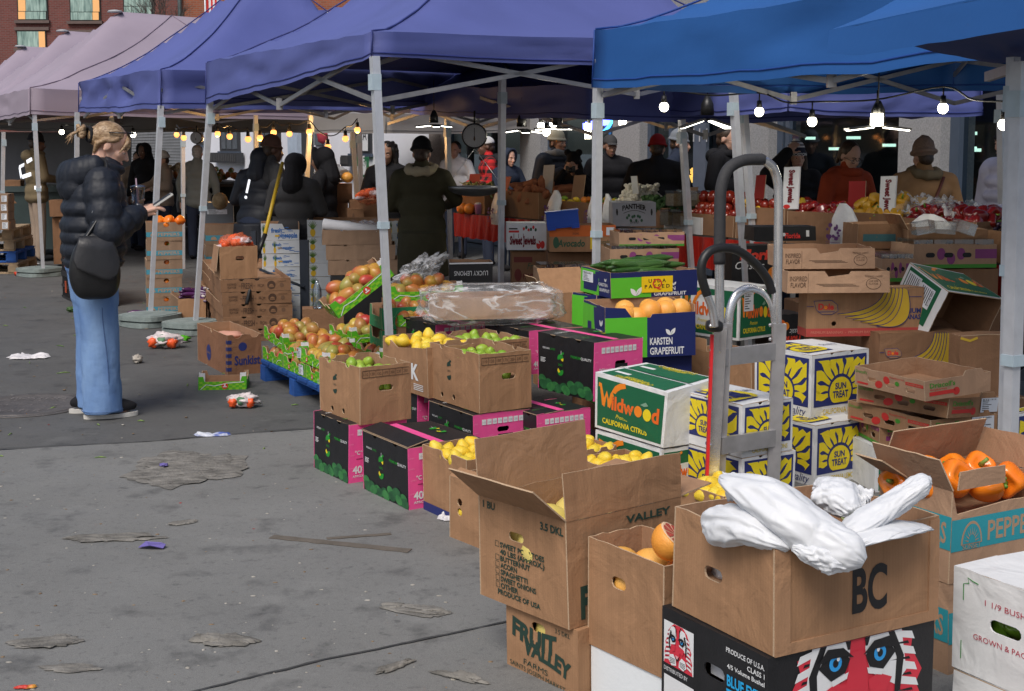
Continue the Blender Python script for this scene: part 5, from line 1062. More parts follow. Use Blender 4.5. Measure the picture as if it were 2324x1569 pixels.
mb=MB();crumple(mb,(0,0,0),(.12,.1,.03),mat('paper_pink',(.6,.3,.22),.8),5,None,.2,20,12);o=mb.build('packing_paper');o.location=b.pt(.5,.5,.225);tag(o,'crumpled pink packing paper in the reddish orange carton','packing paper')
b=black_citrus('black plastic crate on the ground behind the mango pallet',690,870,0,art=False,face='R',yaw=66,W=.4,L=.5,H=.2,open=False);b.done()
# tents
def atn(x,y,n):
 d=ray(x,y);return CAM+d*((n-CAM.dot(NV))/d.dot(NV))
def fabric(name,rgb,var=.10):return mat(name,rgb,.62,var,1.6,.10,26,spec=.35)
FB1=fabric('canopy_violet_blue',(.090,.110,.315));FB0=fabric('canopy_bright_blue',(.018,.095,.31));FM=fabric('canopy_mauve',(.33,.275,.335));FG=fabric('canopy_grey',(.22,.21,.20));FN=fabric('canopy_underside',(.006,.008,.03))
SEAM={FB1:mat('seam_navy',(.02,.03,.16),.6),FB0:mat('seam_blue',(.008,.05,.25),.6),FM:mat('seam_mauve',(.16,.12,.17),.6),FG:mat('seam_grey',(.12,.12,.12),.6)}
def canopy_mesh(cs,peak,val,mt,seed,n=26,wav=.03,hip=1.45,ridge=(0,0)):
 """cs: four eave corners going round; peak: height of the centre above the eaves; val: how far the valance hangs at each corner"""
 A,B,C,D=[V(c)for c in cs];mb=MB();vs,fs=[],[];hips=[]
 def base(s,t):
  u,v=(s+1)/2,(t+1)/2;return A*(1-u)*(1-v)+B*u*(1-v)+C*u*v+D*(1-u)*v
 def top(s,t):
  u,v=s,t;t=(t-ridge[0])/(1+ridge[0])if t<ridge[0]else(t-ridge[1])/(1-ridge[1])if t>ridge[1]else 0
  d=max(abs(s),abs(t));o=min(abs(s),abs(t))/d if d>1e-6 else 0
  z=peak*(1-d)**hip-.10*peak*(1-o)*sin(pi*d)*.7
  z+=.022*noise.noise(V((s*2.2+seed,t*2.2,seed)))*(1-d*.5)+.016*noise.noise(V((s*7+seed,t*1.6,seed)))
  z-=.020*max(0,1-5*abs(noise.noise(V((math.atan2(t,s)*5+seed,d*.7,seed*2)))))*max(0,d-.35)*(1.03-d)*4
  z+=.05*(1-abs(noise.noise(V(((math.atan2(t,s))*3.2,d*1.1,seed))))*2)*(d-.15)*(1.06-d)if d>.15 else 0
  return base(u,v)+V((0,0,z))
 for i in range(n+1):
  for j in range(n+1):vs.append(top(-1+2*i/n,-1+2*j/n))
 for i in range(n):
  for j in range(n):a=i*(n+1)+j;fs.append((a,a+n+1,a+n+2,a+1))
 cen=base(0,0);mb.add(vs,fs,mt,True)
 ring=[(-1+2*i/n,-1)for i in range(n)]+[(1,-1+2*i/n)for i in range(n)]+[(1-2*i/n,1)for i in range(n)]+[(-1,1-2*i/n)for i in range(n)]
 rows=7;rv=[];m=len(ring)
 for r in range(rows+1):
  f=r/rows
  for k,(s,t)in enumerate(ring):
   p=top(s,t);u,v=(s+1)/2,(t+1)/2
   h=val[0]*(1-u)*(1-v)+val[1]*u*(1-v)+val[2]*u*v+val[3]*(1-u)*v
   out=(p-cen);out.z=0;out.normalize()
   e=(k%n)/n;w=wav*(noise.noise(V((p.x*1.7+seed,p.y*1.7,f*1.2)))+.5*noise.noise(V((p.x*5,p.y*5,f*2+seed)))-.5*max(0,1-6*abs(noise.noise(V((p.x*2.6+f*1.5,p.y*2.6,f*2.4+seed))))))*sin(pi*min(1,f*1.1))*(.35+sin(pi*e))
   rv.append(p+out*(.008+w+.012*f)+V((0,0,-h*f-.02*sin(pi*e)*f)))
 mb.add(rv,[(r*m+k,r*m+(k+1)%m,(r+1)*m+(k+1)%m,(r+1)*m+k)for r in range(rows)for k in range(m)],mt,True)
 sm=SEAM[mt];mb.tube([rv[(rows-1)*m+k]for k in range(m)],.006,sm,5,closed=True)
 for s,t in((1,1),(1,-1),(-1,1),(-1,-1)):mb.tube([top(s*k/16,t*k/16)+V((0,0,.004))for k in range(0,17)],.007,sm,5)
 cn=[rv[0],rv[n],rv[2*n],rv[3*n]];lo=[rv[rows*m],rv[rows*m+n],rv[rows*m+2*n],rv[rows*m+3*n]]
 for a,b in zip(cn,lo):mb.tube([a,b],.006,sm,5)
 return mb,lo,top
def leg(root,top,foot,r=.023,collar=.46,name='leg',two=True):
 o0=root.location;top,foot=V(top)-o0,V(foot)-o0;mb=MB();c=top.lerp(foot,collar);up=V((NV.x,NV.y,0))
 mb.bar(top,c,r*2,r*2,POLE,up);mb.bar(c,foot,r*1.6,r*1.6,POLE,up)
 o=mb.build(name,root);k=MB();k.bar(c+V((0,0,.02)),c-V((0,0,.02)),r*2.35,r*2.35,COLR,up);k.build('collar',o)
 k=MB();k.bar(top-V((0,0,.10)),top-V((0,0,.19)),r*2.5,r*2.5,COLR,up);k.build('slider',o);return o
POLE=mat('pole_aluminium',(.60,.62,.66),.35,.10,20,.05,80,metal=.35);COLR=mat('collar_grey_blue',(.42,.52,.58),.4,.1,20)
BARM=mat('truss_grey',(.30,.30,.31),.45,.15,16,metal=.5)
def truss(root,cs,lo,z0=-.08,drop=.30,nx=2):
 o0=root.location
 for k in range(4):
  a,b=V(cs[k])-o0,V(cs[(k+1)%4])-o0;cen=(V(cs[0])+V(cs[2]))/2-o0;mb=MB()
  a=a.lerp(V((cen.x,cen.y,a.z)),.02);b=b.lerp(V((cen.x,cen.y,b.z)),.02);S=2*nx
  for i in range(nx):
   p,q=a.lerp(b,i/nx),a.lerp(b,(i+1)/nx);t_=V((0,0,z0));d_=V((0,0,z0-drop))
   mb.bar(p+t_,q+d_,.014,.028,BARM);mb.bar(p+d_,q+t_,.014,.028,BARM)
   if i:mb.bar(p+V((0,0,z0-drop-.03)),p+V((0,0,z0-drop+.05)),.04,.036,BARM)
  mb.build('scissor_truss',root)
 a=[V(c)-o0 for c in cs]
 for p,q in((0,2),(1,3)):
  mb=MB();m=(a[p]+a[q])/2+V((0,0,.25));mb.bar(a[p]+V((0,0,z0-.1)),m,.014,.028,BARM);mb.bar(a[q]+V((0,0,z0-.1)),m,.014,.028,BARM);mb.build('roof_strut',root)
def tent(label,cs,peak,val,mt,seed,legs=(),group='market tents',tr=True,wav=.03,hip=1.45,ridge=(0,0)):
 c0=(V(cs[0])+V(cs[2]))/2;root=empty('market_tent',(c0.x,c0.y,0));tag(root,label,'tent',group)
 mb,lo,top=canopy_mesh(cs,peak,val,mt,seed,wav=wav,hip=hip,ridge=ridge);mb.xf(lambda v:v-root.location);mb.build('canopy',root)
 if tr:truss(root,[V(c)for c in cs],lo)
 for t_,f_ in legs:leg(root,t_,f_)
 return root
def pl(x0,y0,x1,y1,Y,z=0.):
 f=atY(x1,y1,Y);t_=atY(x0,y0,Y);d=(f-t_);k=(t_.z-z)/(t_.z-f.z);return t_,t_+d*k
A1,B1=atY(845,74,7.54),atY(470,142,11.1)
tent('violet blue canopy tent in the middle, its corner pole in front of the stall',[A1,B1,V((.2,14.6,2.32)),V((2.6,11.3,2.42))],1.35,[.14,.34,.3,.2],FB1,1,[pl(850,128,882,740,7.54),pl(477,230,443,745,11.1),pl(1015,268,1022,556,13.2),pl(1140,180,1137,620,10.4)])
C2,D2=atY(365,158,11.75),atY(180,187,14.6)
tent('violet blue canopy tent with a crumpled valance, second along the row',[C2,D2,D2+V((2.5,2.2,.03)),C2+V((2.6,2.3,.03))],1.25,[.34,.32,.3,.3],FB1,2,[pl(365,240,341,725,11.75),pl(175,255,172,640,14.6),pl(252,250,254,545,17.2),pl(580,262,583,500,16.0)],wav=.10)
P0=atY(1352,71,7.98);P0b=P0-RV*4.0
tent('bright blue canopy tent over the right side of the stall',[P0b,P0,P0+NV*3.0,P0b+NV*3.0],1.15,[.33,.34,.3,.3],FB0,3,[pl(1357,196,1353,600,7.98),pl(1664,200,1690,640,9.2),pl(1686,222,1716,640,10.0),pl(2272,215,2279,700,9.0)],wav=.045)
for i,(px,py,Y,lb)in enumerate(((261,26,18.7,'mauve canopy tent next to the violet ones, largest of the three mauve tents'),(142,70,22.2,'mauve canopy tent in the middle of the three mauve tents'),(46,105,25.7,'mauve canopy tent farthest down the street'))):
 c=atY(px,py,Y);e1,e2=RV*1.95,V((.72,.69,0))*1.6;z=2.26
 cs=[V((c.x,c.y,z))-e1-e2,V((c.x,c.y,z))+e1-e2,V((c.x,c.y,z))+e1+e2*2.1,V((c.x,c.y,z))-e1+e2*2.1]
 D_=cs[0];lg=[(V((D_.x,D_.y,1.95))+V((.02,.05,0)),V((D_.x,D_.y,0))+V((.06,.05,0))),(cs[1]+V((.05,.05,-.3)),V((cs[1].x+.05,cs[1].y+.05,0)))]
 r_=tent(lb,cs,c.z-z,[.31,.31,.3,.3],FM,4+i,lg,wav=.02,tr=(i==0),hip=1.25,ridge=(-.355,.35));mb=MB();mb.lathe([(.02,-.02),(.11,-.015),(.09,.01),(.03,.02)],mat('peak_cap',(.35,.36,.38),.5),12);o=mb.build('peak_cap',r_);o.location=c-r_.location
tent('violet blue canopy tent in the second row behind the corner pole',[atY(1352,196,10.4),atY(872,200,14.2),atY(872,200,14.2)+NV*2.2+V((0,0,.05)),atY(1352,196,10.4)+NV*2.2],.55,[.26,.25,.25,.25],FB1,8,[],tr=True,wav=.05)
tent('violet blue canopy tent in the second row under the bright blue one',[atY(1790,190,9.3),atY(1425,192,11.4),atY(1425,192,11.4)+NV*1.9,atY(1790,190,9.3)+NV*1.9],.5,[.20,.24,.25,.2],FB1,9,[pl(1547,272,1560,470,10.6)],tr=False,wav=.05)
tent('grey canopy over the far fruit stall, lit by warm bulbs',[atY(875,258,17.5),atY(420,258,21),atY(420,258,21)+V((2.6,2,0)),atY(875,258,17.5)+V((2.4,2,0))],.5,[.26,.26,.2,.2],FG,10,[pl(705,262,690,520,15.0),pl(800,300,815,520,16),pl(815,290,822,520,16.6),pl(415,300,416,560,17)],tr=False)
tent('grey canopy at the left behind the mauve tents',[atY(372,256,20),atY(-60,256,24),atY(-60,256,24)+V((2.6,2,0)),atY(372,256,20)+V((2.6,2,0))],.4,[.30,.30,.2,.2],FG,11,[pl(8,300,4,560,18)],tr=False)
mb=MB();P_=[atY(-80,300,25),atY(300,300,22.5),atY(300,520,22.5),atY(-80,520,25)];n=20;vs=[]
for i in range(n+1):
 for j in range(9):
  u,v=i/n,j/8;p=(P_[0].lerp(P_[1],u)).lerp(P_[3].lerp(P_[2],u),v);vs.append(p+V((0,.09*sin(u*23)*(.3+v),0)))
c0=vs[0].copy();mb.add([v-c0 for v in vs],[(i*9+j,(i+1)*9+j,(i+1)*9+j+1,i*9+j+1)for i in range(n)for j in range(8)],mat('tarp_grey',(.13,.13,.14),.7,.2,2,.1,20),True);o=mb.build('tarpaulin');o.location=c0;tag(o,'grey tarpaulin hung as a back wall behind the worker','tarpaulin')
AW=empty('awning_tent',at(2300,1449,0));tag(AW,'bright blue awning corner at the top right, on a doubled aluminium pole','tent','market tents')
tip,q1,q2,q3=atY(1882,70,4.9),atY(2420,-40,3.7),atY(2420,140,4.6),atY(2250,143,4.9);q4=atY(2600,-120,4.2)
mb=MB();N_=14;vs=[]
for i in range(N_+1):
 for j in range(N_+1):
  u,v=i/N_,j/N_;p=(tip.lerp(q1,u)).lerp(q3.lerp(q2,u),v);vs.append(p+V((0,0,.05*sin(pi*u)*sin(pi*v)+.012*noise.noise(V((u*5,v*5,1))))))
vs2=[]
for i in range(N_+1):
 for j in range(7):
  u,v=i/N_,j/6;p=tip.lerp(q1,u);vs2.append(p+V((-.012*v,-.02*v,-.11*v*(.75+.25*min(1,u*6))+.006*noise.noise(V((u*9,v*3,0))))))
up_=[tip.lerp(q1,u/8)for u in range(9)]
vs3=[]
for i in range(9):
 for j in range(9):
  u,v=i/8,j/8;p=(tip+V((.01,0,.005))).lerp(q1+V((0,0,.01)),u).lerp(atY(2120,-60,5.0).lerp(q4,u),v);vs3.append(p+V((0,0,-.02*sin(pi*v))))
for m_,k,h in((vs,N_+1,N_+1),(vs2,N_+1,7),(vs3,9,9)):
 mb.add([v-AW.location for v in m_],[(i*h+j,(i+1)*h+j,(i+1)*h+j+1,i*h+j+1)for i in range(k-1)for j in range(h-1)],FB0 if m_ is not vs else fabric('awning_shaded_underside',(.012,.035,.14)),True)  # underside is a darker copy of the fabric, shade put into its colour
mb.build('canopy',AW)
leg(AW,atY(2316,140,4.6),atY(2316,140,4.6)*0+pl(2316,140,2292,1030,4.6)[1],.024,.56);leg(AW,atY(2300,130,4.68),pl(2302,130,2276,1030,4.68)[1],.017,.40)
mb=MB();mb.bar(atY(2240,175,4.9)-AW.location,atY(2316,150,4.62)-AW.location,.02,.035,BARM);mb.build('brace',AW)
PLT=mat('weight_plate',(.20,.24,.23),.8,.3,12,.4,40)
def weight(label,x,y,r=.26,k=2):
 o=empty('tent_weight',at(x,y,0));tag(o,label,'tent weight','plates weighing down the tent feet')
 for i in range(k):
  prof=[]
  mb=MB();P=[]
  for a in range(32):t_=2*pi*a/32;rr=r*(1+.07*cos(4*t_))*(1-.02*i);P.append((rr*cos(t_+.3*i),rr*sin(t_+.3*i)))
  mb.plate((V((0,0,.045+.055*i)),V((1,0,0)),V((0,1,0))),P,[],.04,PLT);mb.plate((V((0,0,.05+.055*i)),V((1,0,0)),V((0,1,0))),[(p[0]*.85,p[1]*.85)for p in P],[],.045,PLT);mb.build('plate',o)
weight('pair of grey octagonal weights at the foot of the second tent',341,738);weight('pair of grey octagonal weights half behind the orange carton',437,755,.24);weight('pair of grey octagonal weights under the far left tent leg',92,626,.27)
# buildings behind the stalls
FN_=9.6
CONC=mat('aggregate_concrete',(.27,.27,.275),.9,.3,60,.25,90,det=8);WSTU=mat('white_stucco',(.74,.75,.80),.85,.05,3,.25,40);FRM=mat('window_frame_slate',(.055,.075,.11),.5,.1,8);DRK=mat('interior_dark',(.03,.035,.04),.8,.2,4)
GLS=glassy('shop_glass',(.62,.74,.78),.07,.04,.75)
def span(x0,x1,n=FN_):return rown(x0,n),rown(x1,n)
def slab(mb,p,q,z0,z1,d,mt,off=0.):
 """an upright slab whose front stands on the line p-q, d thick, pushed off towards the street"""
 o=-NV*off;b=NV*d;P=[p+o,q+o,q+o+b,p+o+b];vs=[V((v.x,v.y,z))for z in(z0,z1)for v in P]
 mb.add(vs,[(0,1,5,4),(1,2,6,5),(2,3,7,6),(3,0,4,7),(4,5,6,7),(3,2,1,0)],mt)
SH=empty('shop_building',rown(1500,FN_));tag(SH,'dark glass shop front with rough concrete columns behind the stalls','building')
def sh(mb,name,par=None):mb.xf(lambda v:v-SH.location);return mb.build(name,par or SH)
cols=[(2050,2145),(1689,1757),(1405,1466),(1196,1242)]
for x0,x1 in cols:mb=MB();slab(mb,*span(x0,x1),0,4.2,.45,CONC,.12);sh(mb,'column')
mb=MB();slab(mb,*span(1010,2420),2.75,4.2,.3,CONC,.03);sh(mb,'wall')
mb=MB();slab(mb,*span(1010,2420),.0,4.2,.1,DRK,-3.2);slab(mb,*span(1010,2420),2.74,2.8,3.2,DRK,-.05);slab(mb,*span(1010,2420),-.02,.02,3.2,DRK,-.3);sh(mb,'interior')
def windowp(x0,x1,z0,z1,mull=(),frm=.06,mt=None):
 p,q=span(x0,x1);mb=MB();d=(q-p);L_=d.length;d.normalize()
 for a,b in((0,frm),(L_-frm,L_)):slab(mb,p+d*a,p+d*b,z0,z1,.12,FRM,.0)
 for m_ in mull:slab(mb,p+d*(L_*m_-.03),p+d*(L_*m_+.03),z0+frm,z1-frm,.1,FRM,-.01)
 slab(mb,p+d*frm,q-d*frm,z0,z0+frm,.11,FRM,-.005);slab(mb,p+d*frm,q-d*frm,z1-frm,z1,.11,FRM,-.005);w_=sh(mb,'window')
 mb=MB();P=[p,q];vs=[V((v.x,v.y,z))+NV*.06-SH.location for z in(z0,z1)for v in P];mb.add(vs,[(0,1,3,2)],mt or GLS);mb.build('pane',w_);return w_
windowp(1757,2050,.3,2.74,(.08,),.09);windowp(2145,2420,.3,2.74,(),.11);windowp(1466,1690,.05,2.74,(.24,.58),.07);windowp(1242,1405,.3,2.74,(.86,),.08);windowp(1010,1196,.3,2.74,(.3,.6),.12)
mb=MB();slab(mb,*span(1572,1600),.05,2.2,.05,mat('door_panel',(.09,.11,.15),.5),.02);d_=sh(mb,'door')
lamp=emit('ceiling_lamp',(.70,1.0,.80),1.3)
for x,y,w_ in((1839,314,.14),(1937,313,.24),(1895,338,.2),(2018,330,.2),(2198,303,.26),(2200,337,.2),(2214,341,.12),(1555,400,.1)):
 p=atn(x,y,FN_+2.0);mb=MB();mb.bar(p-RV*w_*.3,p+RV*w_*.3,.10,.035,lamp);sh(mb,'interior_lamp')
wl=emit('warm_sign',(1.0,.55,.12),1.6)
for x,y,r in((1533,393,.07),(1580,380,.05),(1573,388,.05),(1583,400,.08),(1570,405,.06),(1530,405,.05)):
 p=atn(x,y,FN_+1.4);mb=MB();crumple(mb,p,r,wl,x,None,.5,12,8);sh(mb,'lit_sign')
f114=(rown(1590,FN_)-SH.location-NV*.03+V((0,0,0)),-RV,V((0,0,1)))
mb=MB();mb.text(f114,'114',0,atn(1595,322,FN_).z,.16,mat('numeral_grey',(.45,.46,.48),.5));mb.build('house_number',d_)
pt_=rown(1860,FN_);mb=MB();mb.text((pt_-SH.location+NV*.05,-RV,V((0,0,1))),'Deli',.0,atn(1860,440,FN_).z,.14,emit('glowing_vinyl_letters',(.8,.85,.9),.25));mb.build('window_lettering',SH)  # lettering is given a faint glow of its own
nb,nc=emit('neon_blue',(.10,.12,1.0),5),emit('neon_cyan',(.05,.45,1.0),4)
ne=empty('neon_sign',atn(1355,285,FN_-.05));tag(ne,'glowing blue neon sign in the shop window behind a pole','neon sign')
def npx(x,y):return atn(x,y,FN_-.05)-ne.location
mb=MB();mb.tube(arcpts([npx(1330,277),npx(1331,290),npx(1337,295),npx(1343,290),npx(1343,275)]),.014,nb,6);mb.tube(arcpts([npx(1324,280),npx(1325,292),npx(1329,297)]),.012,nb,6);mb.tube([npx(1349,293),npx(1355,275),npx(1361,290)],.014,nb,6);mb.ell(npx(1372,277),(.10,.03,.05),nb,10,6);mb.build('letter_tubes',ne)
mb=MB();mb.tube(arcpts([npx(1360,306),npx(1372,298),npx(1382,287),npx(1389,275)]),.02,nc,6);mb.build('swoosh_tube',ne)
WH=empty('white_house',rown(800,FN_));tag(WH,'white rendered building with small dark windows behind the fruit stall','building')
def wh(mb,name,par=None):mb.xf(lambda v:v-WH.location);return mb.build(name,par or WH)
mb=MB();slab(mb,*span(425,1010),0,4.2,.4,WSTU);wh(mb,'wall')
mb=MB();slab(mb,*span(668,690),0,3.6,.1,mat('wall_pale_blue',(.42,.50,.60),.8),.1);wh(mb,'pilaster');mb=MB();slab(mb,*span(985,1010),0,3.6,.1,mat('brick_pale',(.30,.26,.24),.9,.3,40),.08);wh(mb,'pilaster')
SL_=mat('dark_joinery',(.03,.032,.036),.5,.2,10)
for x0,x1,y0,y1 in((508,553,292,344),(592,644,296,349),(802,849,294,349),(455,470,292,330)):
 z0,z1=atn((x0+x1)/2,y1,FN_).z,atn((x0+x1)/2,y0,FN_).z;p,q=span(x0,x1);mb=MB();slab(mb,p,q,z0,z1,.05,SL_,.03);w_=wh(mb,'window')
 for k in range(3):mb=MB();a,b=p.lerp(q,.12+.28*k),p.lerp(q,.32+.28*k);slab(mb,a,b,z0+.06,z1-.06,.02,mat('pane_grey',(.10,.12,.14),.15,.3,3),.045);wh(mb,'pane',w_);
 mb=MB();slab(mb,p.lerp(q,-.04),p.lerp(q,1.04),z0-.06,z0,.06,FRM,.07);wh(mb,'sill',w_)
for x0,x1,y0,y1 in((490,553,347,370),(790,806,353,378)):
 p,q=span(x0,x1,FN_-.1);z0,z1=atn((x0+x1)/2,y1,FN_-.1).z,atn((x0+x1)/2,y0,FN_-.1).z;o=empty('window_box',p);tag(o,'black slatted window box on the white wall, '+('under the left window' if x0<600 else 'beside the green banner'),'window box','window boxes on the white wall');mb=MB();slab(mb,p,q,z0,z1,.18,SL_,.12)
 mb.xf(lambda v:v-p);mb.build('box',o);mb=MB()
 for k in range(16):a,b=p.lerp(q,(k+.15)/16),p.lerp(q,(k+.6)/16);slab(mb,a,b,z0+.04,z1-.03,.015,mat('slat_black',(.06,.06,.062),.5),.135)
 mb.xf(lambda v:v-p);mb.build('slats',o)
mb=MB();slab(mb,*span(692,717),0,atn(700,292,FN_).z,.05,SL_,.03);wh(mb,'door')
mb=MB();slab(mb,*span(722,740),atn(730,330,FN_).z,atn(730,292,FN_).z,.03,mat('pane_grey',(.1,.12,.14)),.04);w_=wh(mb,'window');mb=MB();p=atn(731,305,FN_-.1);crumple(mb,p,(.12,.05,.2),flat('poster_red',(.35,.04,.06)),3,None,.3,10,8);wh(mb,'decoration',w_)
pp,qq=span(806,838,FN_-.25);z0,z1=atn(820,402,FN_-.25).z,atn(820,356,FN_-.25).z;mb=MB();slab(mb,V((0,0,0)),qq-pp,z0,z1,.02,flat('banner_green',(.03,.16,.07)))
f=(-NV*.004,(qq-pp).normalized(),V((0,0,1)));L_=(qq-pp).length;mb.text(f,'NE',L_*.6,z0+(z1-z0)*.66,.14,WHT(),w=L_*.4,bold=.03);mb.text(f,'I CON',L_*.55,z0+(z1-z0)*.40,.14,WHT(),w=L_*.7,bold=.03);mb.disc(f,L_*.3,z0+.12,.09,.08,WHT(),1,7);mb.disc(f,L_*.7,z0+.12,.12,.09,WHT(),1,6)
o=mb.build('banner');o.location=pp;tag(o,'green banner with white letters hung before the white wall','banner')
pp,qq=span(826,840,FN_-.06);mb=MB();p=atn(832,325,FN_-.08);pz0,pz1=atn(828,343,FN_-.08).z,atn(828,305,FN_-.08).z;slab(mb,V((0,0,0)),(qq-pp)*.8,pz0,pz1,.01,WHT());mb.text((-NV*.004,(qq-pp).normalized(),V((0,0,1))),'A',(qq-pp).length*.4,pz0+.2,.2,BLK());o=mb.build('notice');o.location=pp;tag(o,'white paper notice with the letter A in a dark window','notice')
RB=empty('shutter_building',rown(380,11));tag(RB,'grey building with a ribbed roller shutter, left of the white one','building')
mb=MB();slab(mb,*[v-RB.location for v in span(150,428,11.2)],0,4.2,.4,mat('grey_render',(.10,.10,.105),.9));mb.build('wall',RB)
mb=MB();p,q=[v-RB.location for v in span(292,423,11.2)]
for k in range(30):slab(mb,p,q,.1+.095*k,.1+.095*k+.075,.04,mat('shutter_grey',(.20,.21,.22),.6,.2,4),.05+.01*(k%2))
mb.build('roller_shutter',RB)
def brick(name,rgb,mortar,sc):
 m,nt,bs,N,L=_nt(name);tc=N.new('ShaderNodeTexCoord');mp=N.new('ShaderNodeMapping');mp.inputs['Rotation'].default_value=(pi/2,0,0);L.new(tc.outputs['Object'],mp.inputs['Vector'])
 b=N.new('ShaderNodeTexBrick');b.inputs['Scale'].default_value=sc;b.inputs['Color1'].default_value=(*rgb,1);b.inputs['Color2'].default_value=(*[c*.7 for c in rgb],1);b.inputs['Mortar'].default_value=(*mortar,1);b.inputs['Mortar Size'].default_value=.012;b.inputs['Brick Width'].default_value=.22;b.inputs['Row Height'].default_value=.075
 L.new(mp.outputs[0],b.inputs['Vector']);L.new(b.outputs[0],bs.inputs['Base Color']);bs.inputs['Roughness'].default_value=.9;return m
BK=empty('brick_building',atY(200,335,58)*1);BK.location.z=0;tag(BK,'red brick apartment building with curtained windows beyond the tents','building');YB=58.0
def bpx(x,y,dy=0.):return atY(x,y,YB+dy)-BK.location
def bq(name,x0,x1,y0,y1,mt,d=.1,off=0.,par=None):
 a,b=bpx(x0,y1),bpx(x1,y0);mb=MB();mb.box(((a.x+b.x)/2,d/2-off+a.y*0,(a.z+b.z)/2),(b.x-a.x,d,b.z-a.z),mt);return mb.build(name,par or BK)
zt=atY(0,-200,YB).z;a,b=bpx(-500,335),bpx(422,335);mb=MB();mb.box(((a.x+b.x)/2,4,zt/2),(b.x-a.x,8,zt),brick('brick_red',(.20,.055,.045),(.16,.10,.09),1));mb.build('wall',BK)
CUR=two('curtain_pane',(.42,.58,.52),(.16,.26,.24),3.0,.35,.65,.18,stretch=(4,1,.6));CUW=emit('curtain_warm',(.80,.42,.16),.22)
for k,(x0,x1,y0,y1)in enumerate(((41,107,-40,46.5),(160,227,-40,48),(281,348,-40,35),(40,105,70,110),(160,226,76,140),(281,347,76,140))):
 w_=bq('window',x0,x1,y0,y1,mat('window_black',(.012,.016,.016),.5),.12,.06)
 xs=[x0+1.5,x0+(x1-x0)*.27,x0+(x1-x0)*.76,x1-1.5];ys=[y0+1.5,(y1-20)if k<3 else(y0+y1)/2+60,y1-1.5]
 for i in range(3):
  for j in range(2):
   ya,yb=ys[j],min(ys[j+1],y1-1.5)
   if yb-ya<4:continue
   bq('pane',xs[i]+.7,xs[i+1]-.7,ya+.7,yb-.7,CUW if(i==0 and k in(0,))or(i==2 and k in(1,3))else CUR,.03,.08,w_)
 bq('sill',x0-6,x1+7,y1+.5,y1+7,mat('stone_brown',(.14,.10,.09),.9),.2,.16,w_)
 if k>2:bq('lintel',x0-6,x1+7,y0-8,y0-.5,mat('stone_brown',(.14,.1,.09)),.14,.10,w_)
BO=empty('brick_building',V((atY(560,335,50).x,50,0)));tag(BO,'orange brick building with a drainpipe, right of the red brick one','building');mb=MB();a,b=atY(421,335,50)-BO.location,atY(900,335,50)-BO.location
mb.box(((a.x+b.x)/2,3,6),(b.x-a.x,6,12),brick('brick_orange',(.36,.10,.045),(.25,.14,.10),1));mb.build('wall',BO);mb=MB();mb.tube([(a.x-.06,-.1,0),(a.x-.06,-.1,11)],.08,mat('pipe_grey',(.05,.07,.07),.5),8);mb.build('drainpipe',BO)
mb=MB();mb.tube([(0,0,0),(.1,0,9)],.03,POLE,6);FL_=mb
fo=empty('flag',atY(466,30,44)*1);fo.location.z=0;tag(fo,'red and white striped flag above the violet tent','flag');mb=MB();mb.tube([(0,0,0),(0,0,9)],.03,POLE,6);mb.build('flagpole',fo)
mb=MB()
for i in range(6):mb.add([(.04+.07*i,.04*sin(i),5.6),(.11+.07*i,.04*sin(i+1),5.6),(.11+.07*i,.04*sin(i+1),8.4),(.04+.07*i,.04*sin(i),8.4)],[(0,1,2,3)],RED()if i%2==0 else WHT())
mb.build('cloth',fo)
tr0=V((atY(392,335,48).x,48,0));te=empty('bare_tree',tr0);tag(te,'bare winter tree before the red brick building','tree');BARK=mat('bark',(.10,.085,.075),.9,.3,10);mb=MB();mb.tube([(0,0,0),(.05,0,2.5),(0,0,5)],[.13,.10,.06],BARK,8);mb.build('trunk',te);mb=MB();q=random.Random(4)
def twig(p,d,l,r,k):
 e=p+d*l;mb.tube([p,p.lerp(e,.5)+V((q.uniform(-1,1),q.uniform(-1,1),0))*l*.06,e],[r,r*.8,r*.6],BARK,4,caps=False)
 if k:
  for i in range(3):twig(p.lerp(e,q.uniform(.5,1)),(d+V((q.uniform(-.8,.8),q.uniform(-.5,.5),q.uniform(-.15,.6)))).normalized(),l*q.uniform(.55,.8),r*.6,k-1)
for i in range(7):twig(V((0,0,3.2+.3*i)),V((q.uniform(-1,1),q.uniform(-.6,.6),.9)).normalized(),1.3,.035,4)
mb.build('crown',te)
# people
SKIN=mat('skin',(.60,.36,.27),.5,.08,14,.06,90,sss=.15);SKIND=mat('skin_tan',(.36,.20,.135),.5,.08,14,sss=.1);SKINB=mat('skin_brown',(.13,.07,.05),.5,.1,14)
def cloth(name,rgb,rough=.85,bump=.25,bs=45):return mat('cloth_'+name,rgb,rough,.18,7,bump,bs,spec=.25)
CB=cloth('black',(.014,.014,.017));CBP=mat('cloth_black_puffer',(.016,.019,.027),.55,.2,6,.2,30,spec=.4);CDN=cloth('dark_navy',(.02,.028,.05));CCH=cloth('charcoal',(.05,.05,.052));CJ=cloth('dark_denim',(.03,.04,.07));COL_=cloth('olive',(.055,.05,.028));CTAN=cloth('tan_suede',(.28,.155,.07));CRST=cloth('rust',(.36,.055,.02));CKH=cloth('khaki',(.17,.13,.075));CLAV=cloth('pale_lavender',(.55,.55,.68),.5);CVEST=cloth('grey_vest',(.20,.21,.19));CWH=cloth('off_white',(.55,.55,.56));CGR=cloth('grey_knit',(.17,.19,.22));CCR=cloth('cream_knit',(.42,.40,.30));CRD=cloth('red_knit',(.25,.012,.015));CBR=cloth('brown_knit',(.11,.06,.045));CFUR=cloth('fur',(.42,.36,.25),.95,.8,60);CBEI=cloth('beige_trousers',(.33,.25,.19))
